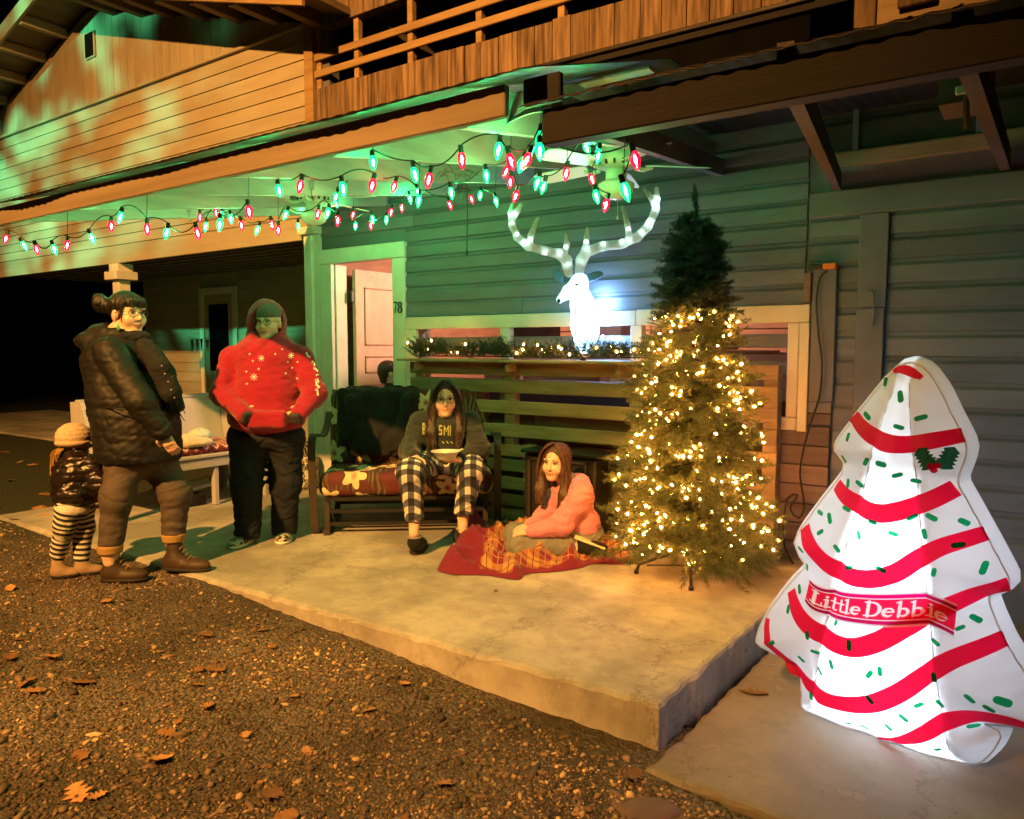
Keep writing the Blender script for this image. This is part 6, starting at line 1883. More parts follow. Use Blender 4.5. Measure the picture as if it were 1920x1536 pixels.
for x, y, s2 in ((490, 672, 6), (476, 707, 7), (546, 667, 6), (468, 664, 2.5), (474, 677, 2), (485, 692, 2.5), (462, 697, 2.2), (540, 679, 2), (558, 679, 2), (529, 655, 2), (536, 700, 2.2), (557, 710, 2.2), (548, 690, 2), (516, 664, 2), (463, 720, 2)):
    m = MB()
    arms = 4 if s2 > 4 else 2
    for k in range(arms):
        a = math.pi * k / arms
        p0, p1 = hit_on(ho, x - s2 * math.cos(a), y - s2 * math.sin(a)), hit_on(ho, x + s2 * math.cos(a), y + s2 * math.sin(a))
        pm = hit_on(ho, x, y)
        if p0 is not None and p1 is not None and pm is not None: m.tube([p0, pm, p1], .0022, 4)
    if m.v: m.build("printed_snowflake", SNOW, ho)
scr = [[(577, 661), (580, 668), (585, 670)], [(588, 678), (592, 680), (593, 687)], [(591, 691), (595, 692), (599, 697)], [(596, 704), (600, 703)], [(594, 713), (598, 711), (601, 718)], [(596, 715), (597, 721)], [(595, 722), (600, 724), (602, 727), (598, 728)], [(594, 731), (598, 732), (599, 737), (599, 742)]]
for pl in scr:
    pts = [hit_on(ho, x - 3, y) for x, y in pl]
    pts = [p for p in pts if p is not None]
    if len(pts) > 1: MB().tube(pts, .0065, 5).build("sleeve_lettering", SNOW, ho)
sd = SD(.007)
for a, b_ in ((elA, wrA), (elB_, wrB_)):
    d = (b_ - a) / np.linalg.norm(b_ - a); sd.cone(b_ + d * .01, b_ + d * .045, .054, .052, 0)
KNIT = pmat("dark_cuff_knit", (.05, .045, .045), (.03, .028, .028), rough=.95)
for a, b_ in ((elA, wrA), (elB_, wrB_)):
    d = (b_ - a) / np.linalg.norm(b_ - a); SD(.005).box(b_ + d * .055, (.04, .017, .04), basis(d), .016, 0).build("cuff", KNIT, re)
JEAN = pmat("dark_denim", (.014, .016, .024), (.009, .010, .016), ns=20, rough=.85, bump=.25, bs=120, rv=0)
sd = SD(.008).chain([hpA, knA, akA], [.122, .097, .086], .06).chain([hpB, knB, akB], [.122, .097, .086], .06).ell(pv1, (.24, .17, .13), RB, .06)
sd.plane((0, 0, -1), (0, 0, .035)).disp(folds(.012, 18, 22)); sd.build("jeans", JEAN, re)
for a, tx in ((akA, (452, 1020)), (akB, (545, 1008))):
    he = np.array([a[0], a[1], .0]) + hfw * .07
    to = he - hfw * .24 + rgt * (-.05 if a is akA else .03)
    shoe(re, he, to, .10, .075, LEO, SNOW, "slip_on_shoe")
BEAN = pmat("grey_knit_beanie", (.12, .12, .115), (.08, .08, .075), ns=60, rough=.95, bump=.5, rv=0)
sd = SD(.006).ell(hc1 - RB[:, 1] * .008 + UZ * .05, (.083, .099, .085), RB, 0).plane(-UZ * .95 - RB[:, 1] * .1, hc1 + UZ * .042); sd.build("beanie", BEAN, re)

# ---- girl seated on the glider with a bowl
f2 = 5.05
fc2 = -hfw * .98 + rgt * .1; GB2 = basis(fc2, UZ - fc2 * .03); hc2 = at(835, 750, f2 - .06)
nk2 = at(836, 784, f2 - .02)
hipL, hipR = gp(.10, .30, .49), gp(.36, .30, .49)
hL, hR = at(800, 868, f2 + .02), at(862, 866, f2 + .05)
kL, kR = at(770, 886, f2 - .38), at(884, 880, f2 - .22)
aL, aR = at(777, 975, f2 - .36), at(868, 970, f2 - .14)
sd = SD(.0062); head_sd(sd, hc2, GB2, .97)
sd.cone(hc2 - UZ * .06 - GB2[:, 1] * .015, nk2, .045, .05, .03)
ch2, pv2 = at(834, 815, f2 + .0), at(832, 868, f2 + .06)
sd.ell(ch2, (.14, .1, .14), GB2, .05).ell((ch2 + pv2) / 2, (.13, .1, .15), GB2, .06).ell(pv2, (.16, .12, .11), GB2, .06).cone(nk2, ch2, .05, .07, .04)
sL, eL, wL = at(789, 790, f2 + .0), at(768, 845, f2 - .12), at(779, 858, f2 - .32)
sR, eR, wR = at(881, 790, f2 + .0), at(899, 842, f2 - .08), at(862, 862, f2 - .26)
sd.chain([sL, eL, wL], [.045, .036, .026], .03).chain([sR, eR, wR], [.045, .036, .026], .03)
sd.chain([hL, kL, aL], [.075, .055, .036], .04).chain([hR, kR, aR], [.075, .055, .036], .04)
for a in (aL, aR): sd.cone(a, a - UZ * .08 - hfw * .02, .036, .032, .01)
hand_sd(sd, wL, at(784, 880, f2 - .40) - wL, -hfw + UZ * .8, .82, .75, -1)
hand_sd(sd, wR, at(832, 866, f2 - .32) - wR, -UZ * .9 - hfw * .3, .85, .35, -1)
sg = skin_body("person", "girl with long dark hair seated on the glider holding a bowl", sd, hc2, GB2, .97)
face_parts(sg, hc2, GB2, .97, True)
SWEAT = pmat("charcoal_green_sweatshirt", (.022, .028, .027), (.016, .02, .02), ns=10, rough=.9, bump=.25, bs=110, rv=0, sheen=.2)
sd = SD(.008).ell(at(834, 805, f2 + .01), (.175, .125, .12), GB2, .05).ell(at(834, 845, f2 + .02), (.17, .13, .13), GB2, .06).chain([sL, eL, wL + (eL - wL) * .12], [.075, .066, .045], .05).chain([sR, eR, wR + (eR - wR) * .12], [.075, .066, .045], .05)
sd.cone(nk2 - UZ * .0, nk2 - UZ * .03, .066, .09, .04).cone(nk2 + UZ * .1, nk2 - UZ * .005, .05, .05, .01, 's')
sd.plane((0, 0, -1), at(834, 884, f2)).disp(folds(.012, 19, 31)); sw = sd.build("sweatshirt", SWEAT, sg)
PRT = pmat("yellow_green_letter_print", (.36, .38, .16), (.3, .32, .13), bump=0, rough=.8, rv=0)
F5 = {'B': ["110", "101", "110", "101", "110"], 'U': ["101", "101", "101", "101", "111"], 'S': ["111", "100", "111", "001", "111"], 'M': ["10001", "11011", "10101", "10001", "10001"], 'I': ["1", "1", "1", "1", "1"], 'L': ["100", "100", "100", "100", "111"]}
def print_letters(o, txt, x, y, cw, chh, mat):
    for c_ in txt:
        if c_ == ' ': x += cw * 2; continue
        g_ = F5[c_]
        m = MB()
        for r_ in range(5):
            for q in range(len(g_[0])):
                if g_[r_][q] == '1':
                    ps = [hit_on(o, x + cw * (q + a), y + chh * (r_ + b), .003) for a, b in ((0, 0), (1.02, 0), (1.02, 1.02), (0, 1.02))]
                    if all(p is not None for p in ps): m.add(ps, [[0, 1, 2, 3]])
        if m.v: m.build("printed_letter", mat, o)
        x += cw * (len(g_[0]) + 1)
print_letters(sw, "BU", 792, 793, 2.1, 4.4, PRT); print_letters(sw, "S", 823, 797, 2.0, 3.8, PRT); print_letters(sw, "MI", 832, 798, 1.9, 3.8, PRT); print_letters(sw, "L", 868, 799, 1.5, 4.6, PRT)
for k in range(3):
    pp = [hit_on(sw, 829 + 8 * k, 827 + rnd.uniform(-1, 2)), hit_on(sw, 833 + 8 * k, 832)]
    if pp[0] is not None and pp[1] is not None: MB().tube(pp, .004, 5).build("printed_motif", PRT, sw)
def pj_mat():
    m, nt, b = new_mat("black_white_plaid_pyjama")
    at_ = nt.nodes.new("ShaderNodeAttribute"); at_.attribute_name = "uvc"
    sx = nt.nodes.new("ShaderNodeSeparateXYZ"); L(nt, at_.outputs["Vector"], sx.inputs[0])
    k_ = []
    for i, per in ((0, .075), (1, .085)):
        md_ = N(nt, "ShaderNodeMath", op='FLOORED_MODULO', _1=per); L(nt, sx.outputs[i], md_.inputs[0])
        g_ = N(nt, "ShaderNodeMath", op='GREATER_THAN', _1=per * .48); L(nt, md_.outputs[0], g_.inputs[0]); k_.append(g_.outputs[0])
    s2 = N(nt, "ShaderNodeMath", op='ADD'); L(nt, k_[0], s2.inputs[0]); L(nt, k_[1], s2.inputs[1])
    r_ = nt.nodes.new("ShaderNodeValToRGB"); e_ = r_.color_ramp.elements; r_.color_ramp.interpolation = 'CONSTANT'
    e_[0].position = 0; e_[0].color = (.62, .58, .52, 1); e_[1].position = .3; e_[1].color = (.075, .08, .12, 1)
    q_ = e_.new(.75); q_.color = (.012, .012, .018, 1)
    hf = N(nt, "ShaderNodeMath", op='MULTIPLY', _1=.5); L(nt, s2.outputs[0], hf.inputs[0]); L(nt, hf.outputs[0], r_.inputs[0])
    L(nt, r_.outputs[0], b.inputs["Base Color"]); b.inputs["Roughness"].default_value = .9
    return m
sd = SD(.008).chain([hL, kL, aL + UZ * .01], [.098, .085, .062], .05).chain([hR, kR, aR + UZ * .01], [.098, .085, .064], .05).ell(pv2, (.19, .14, .1), GB2, .05)
sd.plane((0, 0, -1), (0, 0, aL[2] - .005)).disp(folds(.010, 18, 40))
me = sd.mesh("pyjama_pants")
co = np.empty(len(me.vertices) * 3, np.float32); me.vertices.foreach_get("co", co); co = co.reshape(-1, 3)
attr(me, "uvc", np.stack([co @ rgt, co[:, 2] + co @ hfw, 0 * co[:, 0]], 1), 'FLOAT_VECTOR')
obj("pyjama_pants", me, pj_mat(), sg)
for a, tx in ((aL, (790, 1022)), (aR, (858, 998))):
    to = atz(tx[0], tx[1] + 2); to[2] = .0
    he = np.array([a[0], a[1], 0]) + hfw * .02
    to = he + (to - he) / np.linalg.norm(to - he) * .235
    b_ = shoe(sg, he, to, .095, .085, CLOTHB, RUBBER, "slipper", np.array([a[0], a[1], .085]))
    SD(.005).ell(np.array([a[0], a[1], .122]), (.05, .05, .013), None, 0).build("slipper_cuff", pmat("grey_cuff", (.25, .25, .25)) if "grey_cuff" not in bpy.data.materials else bpy.data.materials["grey_cuff"], b_)
HAIRD = hair_mat("dark_brown_hair", (.04, .024, .018))
def long_hair(p, hc, B, s, mat, len_l, len_r, front=True, cap_seed=3, n=46, back=.0, sidew=.088):
    sd = SD(.006).ell(hc - B[:, 1] * .018 * s + B[:, 2] * .045 * s, np.array([.085, .103, .088]) * s, B, 0)
    sd.ell(hc + B[:, 1] * .085 * s - B[:, 2] * .018 * s, np.array([.066, .095, .098]) * s, B, .012, 's')
    for g_, ln in ((-1, len_l), (1, len_r)):
        a0 = hc + B[:, 0] * .07 * g_ * s + B[:, 2] * .05 * s + B[:, 1] * .012 * s
        a1 = hc + B[:, 0] * sidew * g_ * s - B[:, 2] * .06 * s + B[:, 1] * .02 * s
        a2 = hc + B[:, 0] * (sidew + .008) * g_ * s - UZ * (.10 + ln * .5) + B[:, 1] * .055 * s
        a3 = hc + B[:, 0] * (sidew - .01) * g_ * s - UZ * (.10 + ln) + B[:, 1] * .085 * s
        sd.chain([a0, a1, a2, a3], [.030 * s, .030 * s, .036 * s, .018 * s], .03)
    sd.ell(hc - B[:, 1] * .06 * s - B[:, 2] * .09 * s, np.array([.085, .045, .14]) * s, B, .04)
    sd.disp(lambda P: .0045 * wob((P - hc) @ B * np.array([3, 3, .3]), 55, cap_seed))
    o = sd.build("hair", mat, p)
    m = MB()
    r_ = random.Random(cap_seed)
    for k in range(n):
        g_ = -1 if k % 2 else 1
        ln = (len_l if g_ < 0 else len_r) * r_.uniform(.85, 1.12)
        f_ = r_.uniform(-.03, .05)
        pts = [hc + B[:, 0] * r_.uniform(.0, .03) * g_ * s + B[:, 1] * (f_ + .02) * s + B[:, 2] * .135 * s,
               hc + B[:, 0] * .078 * g_ * s + B[:, 1] * (f_ + .03) * s + B[:, 2] * .07 * s,
               hc + B[:, 0] * (sidew + r_.uniform(.01, .03)) * g_ * s + B[:, 1] * (f_ + .02) * s - B[:, 2] * .06 * s,
               hc + B[:, 0] * (sidew + r_.uniform(-.025, .042)) * g_ * s - UZ * (.10 + ln * .5) + B[:, 1] * (.055 + f_ * .5) * s,
               hc + B[:, 0] * (sidew + r_.uniform(-.035, .03)) * g_ * s - UZ * (.10 + ln) + B[:, 1] * (.09 + f_ * .4) * s]
        q = smooth_line(pts, .03)
        m.tube(list(q), [.0055] * (len(q) - 2) + [.004, .001], 4)
    tag(m.build("hair_strands", mat, o, True), kind="stuff")
long_hair(sg, hc2, GB2, .97, HAIRD, .22, .22)
# bowl and spoon
bw = at(836, 853, f2 - .34)
bo_ = thing("soup_bowl", "white foam bowl held on the seated girl's lap", "bowl", tuple(bw))
m = MB().lathe([(.0, -.03), (.048, -.03), (.055, -.022), (.082, .018), (.092, .022), (.092, .026), (.08, .022), (.052, -.018), (.0, -.024)], bw, 28)
m.build("bowl", pmat("white_foam", (.72, .72, .68), bump=0, rough=.5), bo_, True)
MB().lathe([(.0, .004), (.066, .003)], bw, 24).build("soup", pmat("green_soup", (.25, .3, .1), (.18, .2, .07), bump=.2), bo_)
sp_ = thing("plastic_spoon", "white plastic spoon resting in the foam bowl", "spoon", tuple(bw + UZ * .01))
MB().tube([bw + rgt * .0 + UZ * .012, bw + rgt * .06 + UZ * .026, bw + rgt * .108 + UZ * .036], [.006, .004, .005], 6).build("handle", SNOW, sp_)

# ---- girl kneeling on the blanket
f3 = 4.72
fc3 = -hfw * .85 - rgt * .5; KB = basis(fc3, UZ + rgt * .08); hc3 = at(1043, 868, f3)
nk3 = at(1064, 902, f3 + .04)
sd = SD(.0062); head_sd(sd, hc3, KB, .96)
sd.cone(hc3 - UZ * .06 - KB[:, 1] * .02, nk3, .045, .05, .03)
ch3, pv3 = at(1076, 940, f3 + .06), at(1086, 1000, f3 + .1)
TB3 = basis(-rgt * .85 - hfw * .5)
sd.ell(ch3, (.125, .1, .13), TB3, .05).ell(pv3, (.14, .12, .1), TB3, .08).cone(nk3, ch3, .05, .08, .05)
sN, eN, wN = at(1088, 920, f3 - .06), at(1052, 985, f3 - .1), at(992, 997, f3 - .12)
sF, eF, wF = at(1050, 918, f3 + .14), at(1025, 968, f3 + .08), at(992, 985, f3 + .02)
sd.chain([sN, eN, wN], [.045, .036, .025], .03).chain([sF, eF, wF], [.045, .036, .025], .03)
knN, ftN = at(976, 1022, f3 - .06), at(1092, 1028, f3 - .1)
knF, ftF = at(968, 1005, f3 + .12), at(1080, 1010, f3 + .2)
for k_, t_ in ((knN, ftN), (knF, ftF)):
    k_[2] = max(k_[2], .075); t_[2] = .075
    sd.chain([pv3 - UZ * .01, k_, t_], [.08, .055, .04], .05)
hand_sd(sd, wN, at(968, 999, f3 - .1) - wN, UZ * .9 - hfw * .4, .82, .6, 1)
hand_sd(sd, wF, at(970, 993, f3 + .0) - wF, UZ * .9 - hfw * .2, .82, .6, -1)
kg = skin_body("person", "girl in a pink hooded sweatshirt kneeling on the red blanket", sd, hc3, KB, .96)
face_parts(kg, hc3, KB, .96, False)
PINK = pmat("pink_fleece", (.60, .22, .30), (.52, .18, .25), ns=9, rough=.9, bump=.25, bs=120, rv=0, sheen=.25)
sd = SD(.008).ell(at(1074, 938, f3 + .05), (.15, .125, .15), TB3, .05).ell(at(1085, 982, f3 + .08), (.155, .135, .11), TB3, .06)
sd.chain([sN, eN, wN + (eN - wN) * .1], [.078, .066, .042], .05).chain([sF, eF, wF + (eF - wF) * .1], [.075, .062, .04], .05)
sd.ell(at(1084, 902, f3 + .1), (.085, .075, .05), TB3, .04).cone(nk3 - UZ * .02, nk3 - UZ * .05, .06, .1, .04).cone(nk3 + UZ * .09, nk3, .05, .048, .01, 's')
sd.plane((0, 0, -1), at(1080, 1019, f3)).disp(folds(.012, 18, 51)); sd.build("hooded_sweatshirt", PINK, kg)
GREYP2 = pmat("grey_sweatpants", (.2, .2, .185), (.15, .15, .14), ns=9, rough=.9, bump=.25, bs=100, rv=0)
sd = SD(.008).chain([pv3 - UZ * .01, knN, ftN + (knN - ftN) * .22], [.125, .08, .062], .05).chain([pv3 - UZ * .01, knF, ftF + (knF - ftF) * .2], [.125, .08, .062], .05).ell(pv3, (.165, .15, .10), TB3, .05)
sd.plane((0, 0, -1), (0, 0, .018)).disp(folds(.012, 20, 61)); sd.build("sweatpants", GREYP2, kg)
for ft, k_ in ((ftN, knN), (ftF, knF)):
    d = (ft - k_); d[2] = 0; d /= np.linalg.norm(d)
    a = np.array([ft[0], ft[1], .075]) - d * .0
    B_ = np.stack([np.cross(d, UZ), d, UZ], 1)
    s_ = SD(.006).ell(a + d * .06, (.04, .1, .045), B_, 0).ell(a - d * .02, (.04, .06, .042), B_, .03)
    sh_ = s_.build("sneaker", CLOTHB, kg)
    SD(.005).box(a + d * .045 + UZ * .036, (.036, .10, .008), basis(d - UZ * .35), .008, 0).build("sole", pmat("cream_rubber_sole", (.7, .6, .42), bump=0) if "cream_rubber_sole" not in bpy.data.materials else bpy.data.materials["cream_rubber_sole"], sh_)
HAIRR = hair_mat("auburn_hair", (.10, .04, .025))
long_hair(kg, hc3, KB, .96, HAIRR, .17, .15, cap_seed=8, n=50, sidew=.080)

# ---- toddler in a knit hat, seen from behind
f4 = 4.32
fc4 = rgt * .8 + hfw * .6; CB = basis(fc4, UZ); hc4 = at(139, 832, f4)
sd = SD(.006); head_sd(sd, hc4, CB, .80)
nk4 = at(142, 856, f4)
sd.cone(hc4 - UZ * .05, nk4, .04, .04, .02)
ch4, pv4 = at(143, 890, f4), at(142, 950, f4)
sd.ell(ch4, (.085, .075, .1), CB, .03).ell(pv4, (.085, .08, .08), CB, .05)
lk, la = at(122, 985, f4 - .04), at(108, 1040, f4 + .0)
rk_, ra = at(156, 990, f4 + .06), at(153, 1046, f4 + .06)
sd.chain([at(128, 955, f4 - .05), lk, la], [.055, .042, .032], .03).chain([at(152, 955, f4 + .04), rk_, ra], [.055, .042, .032], .03)
s1, e1, w1 = at(168, 872, f4 - .03), at(186, 905, f4 - .04), at(188, 930, f4 + .03)
s2_, e2, w2 = at(122, 872, f4 + .02), at(118, 905, f4 + .1), at(135, 925, f4 + .16)
sd.chain([s1, e1, w1], [.035, .03, .022], .02).chain([s2_, e2, w2], [.035, .03, .022], .02)
hand_sd(sd, w1, -UZ + fc4 * .3, -hfw, .52, .5, 1); hand_sd(sd, w2, fc4, UZ, .52, .5, -1)
td = skin_body("person", "toddler in a pale knit hat, shiny dark puffer jacket and striped leggings", sd, hc4, CB, .80)
face_parts(td, hc4, CB, .80)
HAT = pmat("cream_knit_hat", (.55, .43, .32), (.46, .35, .25), scale=(1, 1, 1), ns=45, rough=.95, bump=.7, bs=70, rv=0)
sd = SD(.006).ell(hc4 + UZ * .04, (.086, .095, .082), CB, 0).plane(-UZ * .96 + CB[:, 1] * .25, hc4 + UZ * .0).disp(lambda P: .0012 * np.sin(P[:, 2] * 260)); ht = sd.build("knit_hat", HAT, td)
SD(.006).ell(hc4 + UZ * .008 - CB[:, 1] * .0, (.09, .099, .03), CB, 0).plane(-UZ * .96 + CB[:, 1] * .25, hc4 - UZ * .012).plane(UZ, hc4 + UZ * .03).disp(lambda P: .0012 * np.sin(P[:, 2] * 260)).build("hat_brim", HAT, ht)
PUFF = pmat("shiny_dark_puffer", (.015, .009, .010), (.009, .006, .007), ns=20, rough=.3, bump=.5, bs=45, rv=0, spec=.6, bdist=.006)
sd = SD(.006).ell(at(143, 885, f4), (.125, .115, .11), CB, .03).ell(at(142, 925, f4), (.13, .12, .09), CB, .05).chain([s1, e1, w1], [.055, .052, .038], .03).chain([s2_, e2, w2], [.055, .052, .038], .03).cone(nk4, nk4 - UZ * .02, .06, .07, .03)
sd.plane((0, 0, -1), at(140, 952, f4)).disp(lambda P: -.006 * np.abs(np.sin(P[:, 2] * 70 + 1.2 * wob(P, 8, 2))) ** .6 + .006 * wob(P, 26, 3) + .003 * wob(P, 60, 8)); sd.build("puffer_jacket", PUFF, td)
def leg_mat():
    m, nt, b = new_mat("striped_leggings")
    at_ = nt.nodes.new("ShaderNodeAttribute"); at_.attribute_name = "uvc"
    sx = nt.nodes.new("ShaderNodeSeparateXYZ"); L(nt, at_.outputs["Vector"], sx.inputs[0])
    md_ = N(nt, "ShaderNodeMath", op='FLOORED_MODULO', _1=.032); L(nt, sx.outputs[1], md_.inputs[0])
    L(nt, ramp(nt, md_.outputs[0], .0155, .0165, (.012, .012, .02, 1), (.62, .58, .52, 1)), b.inputs["Base Color"]); b.inputs["Roughness"].default_value = .9
    return m
sd = SD(.006).chain([at(128, 955, f4 - .05), lk, la], [.072, .056, .042], .03).chain([at(152, 955, f4 + .04), rk_, ra], [.072, .056, .042], .03).ell(pv4, (.098, .095, .08), CB, .03).disp(folds(.004, 22, 71))
me = sd.mesh("leggings"); limb_uv(me, [[at(128, 955, f4 - .05), lk, la], [at(152, 955, f4 + .04), rk_, ra]]); obj("leggings", me, leg_mat(), td)
TSH = pmat("tan_toddler_boot", (.34, .24, .16), (.26, .18, .12), rough=.8)
zt_ = gz(ra) + .003
for a, lift in ((la, .0), (ra, 0)):
    he = np.array([a[0], a[1], zt_ + lift]) - fc4 * .035
    shoe(td, he, he + (rgt * .75 + hfw * .3) / np.linalg.norm(rgt * .75 + hfw * .3) * .15, .068, .06, TSH, RUBBER, "boot", np.array([a[0], a[1], zt_ + .085]))
BLON = hair_mat("blond_hair", (.42, .24, .06))
m = MB(); r_ = random.Random(5)
for k in range(60):
    a = hc4 - CB[:, 1] * .06 + CB[:, 0] * r_.uniform(-.05, .05) - UZ * .02
    e = at(104 + r_.uniform(-9, 16), 868 + r_.uniform(-10, 22), f4 + r_.uniform(-.05, .05))
    mid = (a + e) / 2 + UZ * .01 - CB[:, 1] * .02
    m.tube(list(smooth_line([a, mid, e, e - UZ * r_.uniform(.01, .05)], .02)), .0042, 4)
tag(m.build("hair", BLON, td, True), kind="stuff")

# ---- boy just inside the doorway, back turned
f5 = float((np.array([-4.86, 5.06, 1]) - EYE) @ fwd)
fc5 = hfw * .3 + rgt * .9; OB = basis(fc5, UZ); hc5 = at(731, 700, f5)
sd = SD(.007); head_sd(sd, hc5, OB, .92)
nk5 = hc5 - UZ * .13; sd.cone(hc5 - UZ * .06, nk5, .042, .045, .02)
ch5, pv5 = nk5 - UZ * .17, nk5 - UZ * .42
sd.ell(ch5, (.12, .085, .14), OB, .04).ell(pv5, (.12, .1, .12), OB, .06).cone(ch5, pv5, .09, .09, .05)
lg = []
for g_ in (-1, 1):
    a = pv5 + OB[:, 0] * .07 * g_; b_ = np.array([a[0], a[1], .36]); c_ = np.array([a[0], a[1], .08])
    lg.append([a, b_, c_]); sd.chain(lg[-1], [.07, .05, .036], .04)
arms = []
for g_ in (-1, 1):
    a = ch5 + OB[:, 0] * .15 * g_ + UZ * .08; b_ = a - UZ * .2 + OB[:, 0] * .03 * g_; c_ = b_ - UZ * .17 + OB[:, 1] * .06
    arms.append([a, b_, c_]); sd.chain(arms[-1], [.042, .035, .026], .03); hand_sd(sd, c_, -UZ + OB[:, 1] * .2, OB[:, 0] * g_, .75, .4, g_)
by = skin_body("person", "short haired child in a dark top standing inside the open doorway", sd, hc5, OB, .92)
face_parts(by, hc5, OB, .92)
sd = SD(.009).ell(ch5, (.16, .125, .16), OB, .04).cone(ch5, pv5, .125, .125, .05)
for q in arms: sd.chain(q, [.065, .055, .04], .04)
sd.cone(nk5 + UZ * .01, nk5 - UZ * .04, .055, .08, .03).plane((0, 0, -1), pv5 - UZ * .02).disp(folds(.007, 16, 81)); sd.build("sweatshirt", SWEAT, by)
sd = SD(.009).ell(pv5, (.15, .12, .1), OB, .04)
for q in lg: sd.chain(q, [.09, .07, .06], .04)
sd.plane((0, 0, -1), (0, 0, .07)); sd.build("trousers", JEAN, by)
for q in lg:
    he = np.array([q[2][0], q[2][1], .0]) - OB[:, 1] * .05
    shoe(by, he, he + OB[:, 1] * .2, .085, .07, CLOTHB, RUBBER, "shoe")
sd = SD(.006).ell(hc5 - OB[:, 1] * .02 + OB[:, 2] * .04, np.array([.082, .098, .085]) * .95, OB, 0).ell(hc5 + OB[:, 1] * .08 - OB[:, 2] * .02, (.075, .085, .085), OB, .02, 's').cone(hc5 - OB[:, 1] * .06, hc5 - OB[:, 1] * .055 - UZ * .06, .05, .04, .03)
sd.disp(lambda P: .003 * wob(P, 90, 4)); sd.build("hair", HAIRD, by)
# ------------------------------------------------------------------ lit room lamp inside the house
rl = thing("room_ceiling_lamp", "warm lit ceiling lamp inside the room behind the door", "ceiling lamp", (-3.6, 6.2, 2.5))
MB().lathe([(.0, .0), (.05, .0), (.05, -.03), (.0, -.03)], (-3.6, 6.2, 2.498), 14).build("ceiling_rose", WHITE, rl)
MB().lathe([(.0, -.05), (.07, -.06), (.1, -.1), (.08, -.15), (.0, -.17)], (-3.6, 6.2, 2.5), 16).build("lamp_globe", emat("warm_lamp_globe", (1.0, .50, .30), 60.0), rl, True)
rd = bpy.data.lights.new("room_lamp_light", 'POINT'); rd.energy = 270; rd.color = (1.0, .52, .33); rd.shadow_soft_size = .1
ro = link(bpy.data.objects.new("room_lamp_light", rd)); ro.location = (-3.6, 6.2, 2.25); adopt(ro, rl)
# a second yard light on its own pole: cool green mercury flood, noise in its emission imitates leaf shade
gd = bpy.data.lights.new("green_flood", 'SPOT'); gd.energy = 9000; gd.color = (.12, 1.0, .42); gd.spot_size = math.radians(34); gd.spot_blend = .9; gd.shadow_soft_size = .12
gd.use_nodes = True
nt = gd.node_tree
em = nt.nodes["Emission"]
tc = nt.nodes.new("ShaderNodeTexCoord")
no = N(nt, "ShaderNodeTexNoise", _2=17.0, _3=2.5, _4=.55); L(nt, tc.outputs["Normal"], no.inputs[0])
L(nt, ramp(nt, no.outputs[0], .46, .62), em.inputs[1])
go = link(bpy.data.objects.new("green_flood", gd))
go.location = Vector((-15.0, -5.0, 5.6))
go.rotation_euler = (Vector((-10.4, 4.7, 4.3)) - go.location).to_track_quat('-Z', 'Y').to_euler()
gp_ = thing('yard_lamp', 'short pole with a green mercury flood lamp far left in the yard', 'street lamp', (-15.3, -5.3, -.1))
MB().tube([(-15.3, -5.3, -.2), (-15.3, -5.3, 5.7)], [.09, .07], 10).build('pole', LOWW, gp_)
MB().lathe([(.0, .25), (.1, .22), (.16, .08), (.16, .06)], (-15.0, -5.0, 5.6), 14).build('lamp_head', BLACKM, gp_)
MB().tube([(-15.3, -5.3, 5.6), (-15.1, -5.1, 5.8), (-15.0, -5.0, 5.83)], .02, 6).build('arm', BLACKM, gp_)
adopt(go, gp_)
